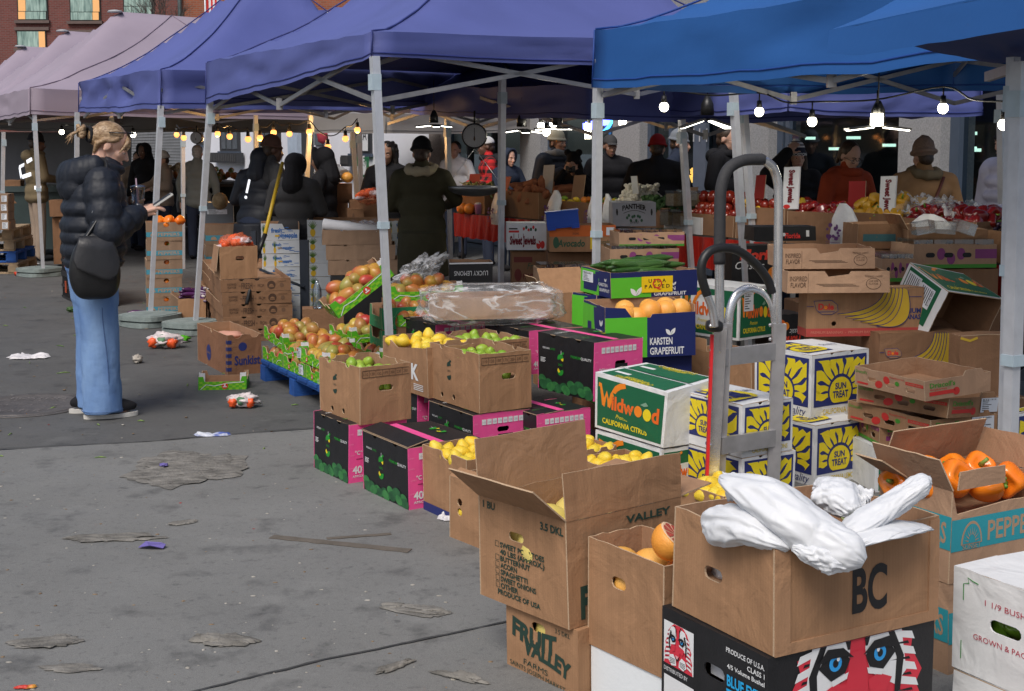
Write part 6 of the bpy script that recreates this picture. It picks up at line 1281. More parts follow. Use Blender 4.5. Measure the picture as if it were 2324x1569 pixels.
HBR=two('hair_brown',(.03,.018,.012),(.075,.045,.03),30,.4,.7,.5,stretch=(6,6,1));HBK=two('hair_black',(.008,.007,.007),(.02,.016,.014),30,.4,.7,.45,stretch=(6,6,1));HGR=two('hair_grey',(.30,.29,.28),(.42,.41,.40),30,.4,.7,.6)
def cap(mb,a,b,r0,r1,mt,k=5):
 a,b=V(a),V(b);pts=[a+(b-a)*i/k for i in range(k+1)];mb.tube(pts,[r0+(r1-r0)*i/k for i in range(k+1)],mt,10);mb.ell(a,r0,mt,10,8);mb.ell(b,r1,mt,10,8)
def chain(mb,P,R,mt):
 for i in range(len(P)-1):cap(mb,P[i],P[i+1],R[i],R[i+1],mt)
def hand(mb,w,d,side,mt,curl=.5,up=V((0,0,1)),k=1.):
 """palm and five fingers from wrist w along direction d; side is the direction of the thumb"""
 w=V(w);d=V(d).normalized();s=V(side);s=(s-d*s.dot(d)).normalized();n=d.cross(s).normalized()
 if n.dot(up)<0:n=-n
 for t in(-.5,-.17,.17,.5):cap(mb,w+d*.01*k,w+d*.085*k+s*t*.055*k,.019*k,.014*k,mt,3)
 for t,ln in((.5,.070),(.17,.080),(-.17,.074),(-.5,.058)):
  p=w+d*.088*k+s*t*.062*k;dd=d.copy()
  for j in range(3):
   dd=(dd-n*curl*.55).normalized();e=p+dd*ln*k*(.45,.32,.26)[j];cap(mb,p,e,.0092*k,.0082*k,mt,2);p=e
 p=w+d*.03*k+s*.03*k;e=p+(d*.6+s*.75-n*.25*curl).normalized()*.045*k;cap(mb,p,e,.013*k,.0105*k,mt,2);cap(mb,e,e+(d*.85+s*.25-n*.5*curl).normalized()*.035*k,.0105*k,.009*k,mt,2)
def head(mb,c,R,mt,k=1.):
 q=lambda x,y,z:c+R@(V((x,y,z))*k);e=lambda p,r:mb.ell(q(*p),tuple(a*k for a in r),mt,16,12,R)
 e((0,.005,.038),(.074,.094,.092));e((0,.045,-.045),(.054,.060,.064));e((0,.078,-.092),(.026,.024,.022));e((0,.088,.022),(.052,.018,.012));e((0,.066,-.02),(.062,.042,.04))
 cap(mb,q(0,.104,.006),q(0,.124,-.030),.009*k,.013*k,mt,3);e((.011,.110,-.034),(.009,.01,.007));e((-.011,.110,-.034),(.009,.01,.007))
 e((0,.100,-.060),(.023,.013,.006));e((0,.098,-.070),(.020,.013,.007))
 for s in(-1,1):e((.076*s,-.006,-.004),(.010,.022,.031));e((.078*s,-.012,-.026),(.008,.012,.012))
def eyes(root,c,R,k=1.,brow=None):
 for s in(-1,1):
  mb=MB();p=c+R@(V((.031*s,.087,-.001))*k);mb.ell(p,.0125*k,mat('eye_white',(.6,.58,.56),.3),10,8);mb.ell(p+R@(V((0,.008,-.001))*k),.0068*k,mat('eye_dark',(.03,.02,.015),.2),8,6);mb.ell(p+R@(V((0,.0005,.0045))*k),(.0142*k,.0128*k,.0085*k),SKIN,10,6,R);mb.build('eye',root)
  mb=MB();mb.tube([c+R@(V((x*s,y,z))*k)for x,y,z in((.014,.106,.021),(.03,.102,.027),(.048,.088,.022))],.0042*k,brow or HBR,5);mb.build('eyebrow',root)
 mb=MB();mb.tube([c+R@(V((x,y,z))*k)for x,y,z in((-.02,.104,-.064),(0,.1135,-.0645),(.02,.104,-.064))],.0045*k,mat('lips',(.42,.17,.15),.45),5);mb.build('mouth',root)
def base_body(mb,k,c,R,mt,hands,legs=True,lean=V((0,0,0)),fing=True,curl=.5):
 head(mb,c,R,mt,k);cap(mb,c+R@V((0,-.02,-.05))*k,V((0,-.01,1.42))*k+lean,.05*k,.058*k,mt)
 chain(mb,[V((0,0,1.40))*k+lean,V((0,0,1.15))*k+lean*.6,V((0,0,.92))*k],[.072*k,.08*k,.09*k],mt)
 for s,(el,wr)in hands.items():
  sh_=V((.15*s,0,1.38))*k+lean;chain(mb,[V((0,0,1.36))*k+lean,sh_,V(el)*k,V(wr)*k],[.05*k,.045*k,.04*k,.027*k],mt);d=(V(wr)-V(el)).normalized()
  if fing:hand(mb,V(wr)*k,d,V((-s,.2,.4)),mt,curl,k=k)
 for s in(-1,1):chain(mb,[V((.09*s,0,.90))*k,V((.10*s,.01,.48))*k,V((.10*s,-.01,.08))*k],[.085*k,.052*k,.036*k],mt);cap(mb,V((.10*s,-.02,.045))*k,V((.11*s,.14,.035))*k,.032*k,.028*k,mt,3)
ARMS={'down':((.27,-.02,1.14),(.27,.06,.90)),'front':((.26,.02,1.13),(.14,.25,1.10)),'phone':((.27,.0,1.14),(.13,.24,1.26)),'reach':((.26,.14,1.18),(.18,.40,1.12)),'brow':((.33,.16,1.42),(.13,.13,1.63)),'cam':((.26,.12,1.28),(.09,.17,1.50)),'bag':((.27,.08,1.12),(.22,.30,1.06))}
def person(label,x,ytop,face,n=None,Y=None,coat=CB,legs=CJ,hat=None,hatm=None,hair=None,hairm=HBR,arms=('down','down'),puffy=False,skin=SKIN,pitch=8,turn=0,lean=.0,wide=1.,vox=.012,fing=False,hood=None,collar=None,long_=False,extra=None,ztop=0.,prn=None):
 P=atn(x,ytop,n)if n is not None else atY(x,ytop,Y);hz=P.z;k=hz/(1.715+{'beanie':.03,'pom':.06,'cap':.02,'fur':.05,'ears':.03}.get(hat,0)+ztop)
 o=empty('person',(P.x,P.y,0),-rad(face));tag(o,label,'person','shoppers and sellers at the market');ln=V((0,lean,-.0*lean));o.location-=Matrix.Rotation(-rad(face),3,'Z')@V((0,lean,0))
 R=Matrix.Rotation(rad(turn),3,'Z')@Matrix.Rotation(-rad(pitch),3,'X');c=V((0,.02,1.585))*k+ln-V((0,0,.25*lean))
 H={}
 for s,a in zip((-1,1),arms):el,wr=ARMS[a];H[s]=((el[0]*s*wide,el[1]+lean*.6/k,el[2]),(wr[0]*s,wr[1]+lean*.6/k,wr[2]))
 mb=MB();base_body(mb,k,c,R,skin,H,lean=ln,fing=True,curl=.6);b=mb.build('body',o);remesh(b,.0085 if fing else vox,3)
 front=abs(((face+turn)%360)-180)<120
 if front:eyes(o,c,R,k,hairm if hair else None)
 mb=MB();w=wide
 if puffy:
  for z,rx,ry in((1.40,.19,.12),(1.31,.215,.15),(1.21,.22,.16),(1.11,.22,.165),(1.01,.22,.165),(.91,.215,.16),(.83,.205,.155)):mb.ell(V((0,0,z))*k+ln*((z-.8)/.6),(rx*k*w,ry*k,.066*k),coat,20,10)
  if long_:
   for z in(.74,.65,.56,.47):mb.ell(V((0,0,z))*k,(.20*k*w,.15*k,.06*k),coat,18,10)
 else:
  for z,rx,ry,rz in((1.38,.175,.105,.09),(1.30,.20,.135,.13),(1.12,.195,.135,.16),(.95,.20,.145,.16),(.86,.205,.15,.10)):mb.ell(V((0,0,z))*k+ln*((z-.8)/.6),(rx*k*w,ry*k,rz*k),coat,20,10)
  if long_:mb.tube([V((0,0,.9))*k,V((0,0,.5))*k],[.19*k*w,.22*k*w],coat,16)
 for s in(-1,1):
  el,wr=H[s];sh_=V((.175*s*w,-.005,1.375))*k+ln;r=1.25 if puffy else 1.
  chain(mb,[V((.10*s,0,1.42))*k+ln,sh_,V(el)*k,V(wr)*k],[.07*k,.085*k*r,.066*k*r,.048*k*r],coat)
 cap(mb,V((0,-.01,1.42))*k+ln,V((0,.005,1.50))*k+ln,.085*k,.070*k,coat)
 cobj=mb.build('coat',o);remesh(cobj,.014,3)
 if prn:prn(o,k,ln)
 mb=MB()
 mb.ell(V((0,0,.90))*k,(.17*k,.13*k,.12*k),legs,16,10)
 for s in(-1,1):chain(mb,[V((.088*s,0,.86))*k,V((.10*s,.012,.48))*k,V((.10*s,-.005,.07))*k],[.098*k,.074*k,.065*k],legs)
 remesh(mb.build('trousers',o),.016,3)
 for s in(-1,1):mb=MB();mb.ell(V((.105*s,.055,.045))*k,(.05*k,.14*k,.048*k),CB,12,8,fn=lambda v:V((v.x,v.y,max(v.z,-.75))));mb.build('shoe',o)
 q=lambda a,b_,z:c+R@(V((a,b_,z))*k)
 if not hair and hat in('beanie','fur','cap','pom'):hair='short'
 if hair:
  mb=MB();mb.ell(q(0,-.016,.050),(.083*k,.097*k,.090*k),hairm,16,12,R);mb.ell(q(0,-.045,-.02),(.066*k,.062*k,.06*k),hairm,12,8,R)
  if hair in('long','curly'):
   for s in(-1,1):chain(mb,[q(.066*s,.02,.05),q(.085*s,-.005,-.04),q(.09*s,.0,-.16),q(.08*s,.01,-.25)],[.03*k,.034*k,.036*k,.02*k],hairm)
   chain(mb,[q(0,-.06,.0),q(0,-.085,-.15),q(0,-.08,-.26)],[.07*k,.075*k,.04*k],hairm)
  if hair=='curly':
   q_=random.Random(5)
   for i in range(60):a=q_.uniform(0,6.28);zz=q_.uniform(-.22,.1);yy=-.02+.09*sin(a);rr=.095 if yy<.04 or zz>.08 else 0;mb.ell(q(rr*cos(a),min(yy,.05),zz),.03*k,hairm,6,5)if rr else None
  if hair=='bunback':mb.ell(q(0,-.10,.02),.04*k,hairm,10,8);chain(mb,[q(0,-.11,0),q(0,-.125,-.10)],[.03*k,.018*k],hairm)
  remesh(mb.build('hair',o),.008,2)
 if hat:
  m=hatm;mb=MB();nm={'cap':'cap','hood':'hood'}.get(hat,'knit_hat')
  if hat in('beanie','pom','fur','ears'):
   mb.ell(q(0,-.012,.065),(.090*k,.106*k,(.105 if hat!='fur' else .125)*k),m,18,12,R,fn=(lambda v:V((v.x,v.y,max(v.z,-.25))))if hat!='fur' else(lambda v:V((v.x,v.y,max(v.z,-.5)))*(1+.13*noise.noise(v*4))));mb.tube([q(.094*cos(a),-.010+.110*sin(a),.040-.004*sin(a))for a in[2*pi*i/20 for i in range(20)]],(.013 if hat!='fur' else .02)*k,m,8,closed=True)
   if hat=='pom':mb.ell(q(0,-.03,.195),.036*k,m,10,8,fn=lumpy(.4,6,1))
   if hat=='ears':
    for s in(-1,1):mb.ell(q(.072*s,-.01,.155),(.045*k,.03*k,.045*k),m,12,8,R)
  elif hat=='cap':mb.ell(q(0,-.01,.05),(.088*k,.106*k,.098*k),m,16,12,R,fn=lambda v:V((v.x,v.y,max(v.z,-.05))));mb.ell(q(0,.105,.045),(.07*k,.07*k,.008*k),m,14,6,R)
  elif hat=='hood':
   mb.ell(q(0,-.03,.03),(.105*k,.115*k,.115*k),m,18,12,R);mb.tube([q(.088*cos(a),.055+.012*sin(a),.02+.115*sin(a))for a in[2*pi*i/20 for i in range(20)]],.02*k,m,8,closed=True);chain(mb,[q(0,-.06,-.03),V((0,-.06,1.40))*k+ln],[.09*k,.12*k],m)
  hm=mb.build(nm,o);remesh(hm,.009,2)
  if hat=='pom' and prn:pass
 if hood:mb=MB();mb.ell(V((0,-.10,1.42))*k+ln,(.15*k,.085*k,.085*k),hood,16,10);mb.tube([V((.12*cos(a),.0+.09*sin(a),1.445))*k+ln for a in[2*pi*i/18 for i in range(18)]],.042*k,hood,8,closed=True);remesh(mb.build('hood',o),.012,3)
 if collar:
  mb=MB();mb.tube([V((.115*cos(a),-.01+.10*sin(a),1.455+.02*sin(a)))*k+ln for a in[2*pi*i/20 for i in range(20)]],[(.045+.008*sin(i*2.3))*k for i in range(20)],collar,9,closed=True);remesh(mb.build('collar',o),.009,1)
 if extra:extra(o,k,c,R,H,ln)
 return o
def glasses(o,k,c,R,H,ln):
 mb=MB();q=lambda a,b_,z:c+R@(V((a,b_,z))*k)
 for s in(-1,1):mb.tube([q(.033*s+.025*cos(a),.108,-.004+.02*sin(a))for a in[2*pi*i/14 for i in range(14)]],.0026*k,RUB,5,closed=True);mb.tube([q(.058*s,.106,.0),q(.08*s,.02,.0)],.0022*k,RUB,5)
 mb.tube([q(-.01,.112,0),q(.01,.112,0)],.0025*k,RUB,5);mb.build('glasses',o)
def phone_in(o,k,c,R,H,ln):
 w=V(H[1][1])*k;mb=MB();mb.box(w+V((-.02,.09,.05))*k,(.075*k,.012,.15*k),RUB,Matrix.Rotation(rad(-30),3,'X'));p=mb.build('phone');p.matrix_world=Matrix.Translation(o.location)@o.rotation_euler.to_matrix().to_4x4();tag(p,'black phone in the hand of the cream hat man','phone')
def strip_back(o,k,ln):
 mb=MB();rf=emit('glowing_reflective_strip',(.9,.93,1.0),.6);mb.bar(V((.05,-.155,1.36))*k,V((.02,-.168,1.22))*k,.022,.006,rf,V((0,1,0)));mb.ell(V((.012,-.172,1.175))*k,(.016,.006,.016),rf,8,6);mb.build('glowing_reflective_strip',o)  # strip glows by itself, standing in for light thrown back
def strap_back(o,k,ln):
 mb=MB();mb.tube([V((.12,-.115,1.42))*k,V((.03,-.155,1.25))*k,V((-.14,-.155,1.02))*k,V((-.2,-.09,.95))*k],.016,cloth('strap_brown',(.09,.03,.025),.6),6,flatz=.4);mb.build('bag_strap',o)
def check_shirt():
 m,nt,bs,N,L=_nt('buffalo_check');MATS['buffalo_check']=m;tc=N.new('ShaderNodeTexCoord');sp=N.new('ShaderNodeSeparateXYZ');L.new(tc.outputs['Object'],sp.inputs[0]);outs=[]
 for ax in('X','Z'):
  a=N.new('ShaderNodeMath');a.operation='MULTIPLY';a.inputs[1].default_value=13 if ax=='X' else 11;L.new(sp.outputs[ax],a.inputs[0]);b=N.new('ShaderNodeMath');b.operation='FRACT';L.new(a.outputs[0],b.inputs[0]);c=N.new('ShaderNodeMath');c.operation='GREATER_THAN';c.inputs[1].default_value=.5;L.new(b.outputs[0],c.inputs[0]);outs.append(c.outputs[0])
 s=N.new('ShaderNodeMath');s.operation='ADD';L.new(outs[0],s.inputs[0]);L.new(outs[1],s.inputs[1]);h=N.new('ShaderNodeMath');h.operation='DIVIDE';h.inputs[1].default_value=2;L.new(s.outputs[0],h.inputs[0])
 cr=N.new('ShaderNodeMix');cr.data_type='RGBA';cr.inputs[6].default_value=(.50,.012,.015,1);cr.inputs[7].default_value=(.008,.006,.006,1);L.new(h.outputs[0],cr.inputs[0]);L.new(cr.outputs[2],bs.inputs['Base Color']);bs.inputs['Roughness'].default_value=.9;return m
def striped_hat():
 m,nt,bs,N,L=_nt('cloth_striped_hat');tc=N.new('ShaderNodeTexCoord');sp=N.new('ShaderNodeSeparateXYZ');L.new(tc.outputs['Generated'],sp.inputs[0]);cr=N.new('ShaderNodeValToRGB');cr.color_ramp.interpolation='CONSTANT'
 e=cr.color_ramp.elements;e[0].color=(.02,.025,.05,1);e[1].position=.36;e[1].color=(.75,.75,.8,1)
 for p,cl in((.44,(.02,.025,.05,1)),(.50,(.75,.75,.8,1)),(.60,(.02,.025,.05,1)),(.645,(.78,.78,.82,1)),(.76,(.35,.25,.40,1))):q=e.new(p);q.color=cl
 L.new(sp.outputs['Z'],cr.inputs[0]);L.new(cr.outputs[0],bs.inputs['Base Color']);bs.inputs['Roughness'].default_value=.9;return m
def hat_word(o,k,c,R,H,ln):
 mb=MB();mb.text((V((0,0,0)),V((1,0,0)),V((0,0,1))),'BOSTON',0,0,.026*k,WHT(),w=.16*k,bold=.03)
 def bend(v):a=v.x/(.113*k);return c+R@V((-.113*k*sin(a),-.010*k+(.130*k)*cos(a)-v.y*0,v.z+.022*k))
 mb.xf(bend);mb.build('lettering_band',o)
person('person in a black bear-ear hat taking a photo, dark coat',1303,345,195,n=7.4,coat=CB,hat='ears',hatm=CB,hair='long',hairm=HBK,arms=('cam','cam'),fing=True,pitch=14,extra=lambda o,k,c,R,H,ln:(lambda mb:(mb.box(c+R@V((0,.16,-.01))*k,(.12*k,.06*k,.08*k),RUB),mb.tube([c+R@V((0,.18,-.01))*k,c+R@V((0,.24,-.01))*k],.03*k,RUB,12),mb.build('camera_body',o)))(MB()))
person('man in a cream knit hat and black quilted jacket, phone in hand',1262,293,142,n=8.0,coat=CBP,puffy=True,hat='beanie',hatm=CCR,arms=('down','phone'),skin=SKIND,fing=True,pitch=2,turn=10,extra=phone_in,collar=cloth('scarf_grey',(.22,.22,.21)))
person('man in a red and black checked shirt and white cap',1108,309,262,n=8.2,coat=check_shirt(),hat='cap',hatm=CWH,arms=('front','front'),skin=SKINB,hood=CB,wide=1.2)
person('person with a dark headscarf behind the pole, holding out a white bag',1152,338,140,n=8.1,coat=CDN,hat='hood',hatm=CDN,arms=('bag','bag'),fing=True)
person('person in a big olive parka with a fur collar and black hat, seen from behind',956,310,5,Y=11.2,coat=COL_,hat='beanie',hatm=CB,collar=CFUR,puffy=False,wide=1.12,long_=True,arms=('front','reach'))
person('woman with dark curly hair and a low neckline at the fruit stall',880,322,190,Y=13.5,coat=CB,hair='curly',hairm=HBK,skin=SKIND,arms=('down','front'))
person('person in a black hood looking left at the fruit stall',735,336,282,Y=13.0,coat=CB,hat='hood',hatm=CB,skin=SKIND,arms=('front','front'))
person('person in a dark grey jacket with a black hood, seen from behind',668,350,10,Y=12.0,coat=CCH,hat='hood',hatm=CB,arms=('front','front'),wide=1.1)
person('person bending in a long black padded coat with a reflective mark',590,330,20,Y=13.0,coat=CBP,puffy=False,long_=True,hat='hood',hatm=CBP,lean=.14,wide=1.12,prn=strip_back,arms=('front','reach'))
person('man in a brown patterned knit hat behind the padded coat',612,306,60,Y=13.0,coat=CCH,hat='beanie',hatm=CBR,skin=SKINB,wide=1.1)
person('man in a dark jacket and flat grey cap behind the tent pole',1384,305,170,n=8.6,coat=CB,hat='cap',hatm=CCH,arms=('down','down'),wide=1.2,skin=SKIND)
person('person in a red knit hat and black coat, seen from behind',1492,305,15,n=7.9,coat=CB,hat='beanie',hatm=CRD,wide=1.3,arms=('front','front'))
person('bearded man in a grey knit hat and dark blue jacket',1538,293,110,n=8.7,coat=CDN,hat='beanie',hatm=CGR,hair=None,wide=1.1)
person('man with brown hair and glasses in a dark parka',1645,287,120,n=8.5,coat=CB,hair='short',hood=CB,extra=glasses,wide=1.15)
person('woman in a striped bobble hat raising a hand to her brow',1806,313,172,n=8.0,coat=CB,puffy=True,hat='pom',hatm=striped_hat(),hair='long',arms=('down','brow'),fing=True,pitch=2,extra=hat_word)
person('woman in a rust red hooded top with glasses, looking down',1925,322,152,n=7.8,coat=CRST,hair='bunback',hood=CRST,extra=glasses,pitch=22,arms=('front','front'),wide=1.12)
person('person in a tan suede coat and fluffy hat, seen from behind',2100,309,-12,n=8.0,coat=CTAN,hat='fur',hatm=cloth('fluffy_brown',(.26,.18,.14),.95,1.,80),collar=CKH,wide=1.30,prn=strap_back,arms=('front','front'))
person('person in a pale lavender quilted jacket at the right edge',2300,268,250,n=7.5,coat=CLAV,puffy=True,hat='beanie',hatm=CB,arms=('front','down'),legs=CB)
person('person in black standing far back before the shutter',328,326,200,Y=20,coat=CB,hat='hood',hatm=CB,skin=SKINB)
person('grey haired man in a pale vest behind the round scale',447,330,0,Y=18.5,coat=CVEST,hair='short',hairm=HGR)
person('person in a beige coat beside the one in black, far back',312,345,170,Y=20.5,coat=CBEI,hair='short',hairm=HBK)
person('person in a pale hat reaching over the far fruit stall',372,342,240,Y=19.5,coat=CBEI,hat='beanie',hatm=CWH,arms=('front','reach'))
person('person in a white shirt behind the olive parka',1035,322,200,n=8.4,coat=CWH,hair='short',hairm=HBK,skin=SKIND,arms=('down','front'))
def hiviz(o,k,ln):
 rf=emit('glowing_reflective_strip',(.9,.93,1.0),.6)  # a glow of their own replaces the light these strips return
 for a,b_ in(((-.16,-.17,1.27),(.02,-.2,1.14)),((.05,-.19,1.14),(.2,-.12,1.18)),((.14,-.15,1.34),(.2,-.1,1.38)),((.27,-.10,1.0),(.30,-.02,1.0)),((-.2,-.1,1.3),(-.16,-.17,1.27))):
  mb=MB();mb.bar(V(a)*k,V(b_)*k,.05,.012,rf,V((0,1,0)));mb.build('glowing_reflective_strip',o)
person('worker in a khaki jacket with reflective strips by the far tent leg',78,299,55,Y=18.2,coat=CKH,legs=CBEI,hat='beanie',hatm=CB,hood=CKH,wide=1.25,prn=hiviz,arms=('front','front'),collar=None,skin=SKINB)
# the woman with the phone
WO=empty('person',(0,0,0),-rad(65));tag(WO,'woman in black padded jacket and wide jeans looking at her phone','person','shoppers and sellers at the market')
g=at(228,941,0);WO.location=g
Rh=Matrix.Rotation(rad(-6),3,'Z')@Matrix.Rotation(rad(-25),3,'X');hc=V((0,.092,1.568))
hq=lambda a,b_,z:hc+Rh@V((a,b_,z))
EL,WR=V((.285,.03,1.085)),V((.155,.235,1.185));EL2,WR2=V((-.27,.08,1.08)),V((-.10,.24,1.17));LN=lambda v:v+V((0,.058*min(1,max(0,(v.z-.85)/.6)),0))
mb=MB();head(mb,hc,Rh,SKIN);cap(mb,hq(0,-.02,-.045),V((0,.03,1.40)),.05,.06,SKIN)
chain(mb,[V((0,-.02,1.38)),V((0,-.02,1.15)),V((0,-.02,.92))],[.10,.10,.12],SKIN)
for s,e,w in((1,EL,WR),(-1,EL2,WR2)):chain(mb,[V((.16*s,-.02,1.36)),e,w],[.05,.04,.026],SKIN)
hand(mb,WR,V((-.12,.95,.38)),V((-1,-.1,.35)),SKIN,.75,V((-.2,-.3,1)),.95);hand(mb,WR2,V((.25,.8,.2)),V((.1,-.1,1)),SKIN,.9,V((-1,0,.2)),.95)
for s in(-1,1):chain(mb,[V((.09*s,-.02,.9)),V((.10*s,.0,.48)),V((.10*s,-.02,.08))],[.08,.05,.036],SKIN);cap(mb,V((.10*s,-.03,.05)),V((.10*s,.12,.04)),.032,.026,SKIN,3)
remesh(mb.build('body',WO),.0052,3);eyes(WO,hc,Rh,1.,two('brow_blond',(.16,.10,.06),(.22,.14,.08),20))
HBL=two('hair_blond',(.20,.115,.055),(.46,.32,.19),16,.38,.66,.42,.35,120,stretch=(8,1.5,8));mb=MB()
mb.ell(hq(0,-.018,.056),(.083,.100,.084),HBL,24,16,Rh);mb.ell(hq(0,-.075,.03),(.062,.06,.062),HBL,16,12,Rh)
for s in(-1,1):
 chain(mb,[hq(.01*s,.082,.092),hq(.05*s,.088,.062),hq(.066*s,.080,.028),hq(.070*s,.066,-.018)],[.016,.014,.010,.003],HBL);chain(mb,[hq(.03*s,.092,.075),hq(.045*s,.104,.042),hq(.054*s,.100,.012)],[.011,.009,.003],HBL);chain(mb,[hq(.077*s,.028,.055),hq(.082*s,.004,.036),hq(.078*s,-.035,.02),hq(.066*s,-.06,-.01)],[.014,.012,.014,.014],HBL);chain(mb,[hq(.045*s,-.06,-.02),hq(.035*s,-.06,-.07)],[.02,.006],HBL)
remesh(mb.build('hair',WO),.0045,1)
mb=MB();BP=V((0,-.052,1.648));q=random.Random(8)
for i in range(9):a=2*pi*i/9;mb.tube([BP+V((.028*cos(a+t*4),-.004+.026*sin(a+t*4)*.6,.04*(t-.4)+.012*sin(a*2)))for t in[j/9 for j in range(10)]],[.013]*10,HBL,7)
for i in range(14):
 a=q.uniform(-1,1);mb.tube([BP+V((.02*a,-.01,.01)),BP+V((.045*a,-.05+.01*q.uniform(-1,1),-.01)),BP+V((.06*a,-.075+q.uniform(-.02,.02),-.045+q.uniform(-.03,.02)))],[.008,.006,.0012],HBL,5)
mb.build('hair_bun',WO)
mb=MB();mb.tube([V((.036*cos(a),-.012+.01*cos(a),1.635+.04*sin(a)))for a in[2*pi*i/16 for i in range(16)]],[.011+.003*sin(i*4)for i in range(16)],CB,8,closed=True);mb.build('scrunchie',WO)
mb=MB();gl_=mat('sunglasses_black',(.01,.01,.012),.15)
for s in(-1,1):mb.tube([hq(.088*s,-.03,.07),hq(.088*s,.05,.105),hq(.07*s,.083,.118)],.0042,gl_,6);mb.ell(hq(.036*s,.082,.116),(.033,.008,.024),gl_,14,8,Rh@Matrix.Rotation(rad(-55),3,'X'))
mb.build('sunglasses',WO)
PUF=mat('puffer_black',(.011,.014,.022),.55,.25,8,.55,17,spec=.35);mb=MB()
def baff(z,rz,rx,ry,cy=-.03):mb.ell((0,cy,z),(rx*.93,ry*.90,rz),PUF,26,12,fn=lambda v:V((math.copysign(abs(v.x)**.85,v.x),math.copysign(abs(v.y)**.85,v.y),v.z))*(1+.035*noise.noise(v*3+V((z*9,0,0)))))
baff(1.37,.09,.20,.15);baff(1.285,.13,.25,.192,-.035);baff(1.215,.085,.262,.206,-.035);baff(1.12,.092,.266,.21,-.03);baff(1.05,.075,.262,.208,-.025);baff(.975,.082,.258,.205,-.02);baff(.905,.05,.24,.19,-.015);baff(.882,.03,.228,.18,-.015);mb.xf(LN)
for s,e,w in((1,EL,WR),(-1,EL2,WR2)):
 sh_=V((.185*s,.02,1.355));chain(mb,[sh_,sh_.lerp(e,.5),e,e.lerp(w,.5),e.lerp(w,.92)],[.102,.094,.088,.076,.060],PUF)
 for p,r in((sh_.lerp(e,.22),.108),(sh_.lerp(e,.62),.102),(e,.098),(e.lerp(w,.36),.09),(e.lerp(w,.68),.080)):mb.ell(p,(r,r,r),PUF,18,12,fn=lumpy(.07,3,p.z*10))
cap(mb,V((0,.055,1.38)),V((0,.085,1.445)),.105,.08,PUF);mb.tube([V((.082*cos(a),.082+.078*sin(a),1.455-.028*sin(a)))for a in[2*pi*i/20 for i in range(20)]],.024,PUF,8,closed=True)
remesh(mb.build('jacket',WO),.0075,2)
mb=MB()
for i in range(13):
 a=pi*(1.02+.96*i/12);mb.ell((.145*cos(a),-.055+.145*sin(a),1.435-.035*sin(pi*i/12)),(.062,.058,.085),PUF,14,10)
mb.ell((0,-.165,1.355),(.15,.085,.105),PUF,20,12,fn=lumpy(.08,3,4));mb.ell((.07,-.15,1.33),(.09,.08,.09),PUF,16,10);mb.ell((-.07,-.15,1.33),(.09,.08,.09),PUF,16,10)
mb.xf(LN);remesh(mb.build('hood',WO),.0075,2)
DEN=two('denim',(.115,.21,.43),(.215,.34,.56),6,.3,.7,.9,.3,26,spec=.15,det=8,stretch=(1.5,1.5,.5));mb=MB();mb.ell((0,-.02,.90),(.195,.155,.14),DEN,22,12)
for s,y0 in((1,.0),(-1,-.005)):
 pts=[V((.095*s,-.02,.86)),V((.105*s,-.012,.66)),V((.108*s,.0+y0,.46)),V((.108*s,-.004+y0,.25)),V((.108*s,.0+y0,.035))];n_=26;vs=[];rows=30
 for i in range(rows+1):
  t=i/rows*4;j=min(int(t),3);p=pts[j].lerp(pts[j+1],t-j);rx=(.115,.105,.098,.100,.108)[j]*(1-(t-j))+(.115,.105,.098,.100,.108)[j+1]*(t-j);ry=rx*(1.15 if j<1 else 1.08)
  for m_ in range(n_):a=2*pi*m_/n_;w_=1+.05*noise.noise(V((cos(a)*1.5,sin(a)*1.5+s,p.z*5)))+.03*noise.noise(V((cos(a)*3,sin(a)*3,p.z*14+s*9)))-.022*max(0,sin(p.z*40+a*2+s))*(1 if p.z<.3 else .3);vs.append(p+V((rx*cos(a)*w_,ry*sin(a)*w_,.006*sin(a*3))))
 mb.add(vs,[(i*n_+m_,(i+1)*n_+m_,(i+1)*n_+(m_+1)%n_,i*n_+(m_+1)%n_)for i in range(rows)for m_ in range(n_)]+[tuple(range(n_)),tuple(rows*n_+m_ for m_ in range(n_))[::-1]],DEN,True)
remesh(mb.build('jeans',WO),.0075,1)
mb=MB();sd_=mat('denim_seam',(.07,.13,.28),.9)
mb.tube([V((.2085+.004*noise.noise(V((z*9,0,0))),.012+.012*sin(z*7),z))for z in[.06+.035*i for i in range(18)]],.0022,sd_,5);mb.tube([V((.108+.112*cos(a),.118*sin(a),.052))for a in[2*pi*i/30 for i in range(30)]],.002,sd_,4,closed=True);mb.build('seam',WO)
for s in(-1,1):
 mb=MB();y0=.045 if s>0 else-.01;mb.ell((.108*s,y0,.062),(.050,.148,.058),CB,24,16,fn=lambda v:V((v.x*(1-.15*max(0,-v.y)),v.y,v.z*(1-.35*max(0,v.y))if v.z>0 else max(v.z,-.45))));so_=mb.build('shoe',WO)
 mb=MB();mb.plate((V((.108*s,y0,.026)),V((1,0,0)),V((0,1,0))),[(.054*cos(a)*(1-.12*max(0,-sin(a))),.154*sin(a))for a in[2*pi*i/40 for i in range(40)]],[],.024,mat('sole_white',(.58,.56,.52),.6,.15,12));mb.build('sole',so_)
LEA=mat('leather_black',(.012,.012,.013),.38,.25,6,.35,22,spec=.5);BG_=empty('shoulder_bag',g,-rad(65));tag(BG_,'black leather shoulder bag with a flap hanging at her hip','bag')
bc_=V((.318,-.045,.905));mb=MB()
def bagfn(v):
 z=v.z;k_=.52+.48*(1-max(0,(z+.15)/1.15)**1.3);fo=noise.noise(V((v.y*2.6,z*.7,4)))*.10*(1+z);p=.55
 return V((v.x*(.55+.45*k_)*(1+fo*1.5),math.copysign(abs(v.y)**p,v.y)*k_*(1+fo*.4),math.copysign(abs(z)**.75,z)))
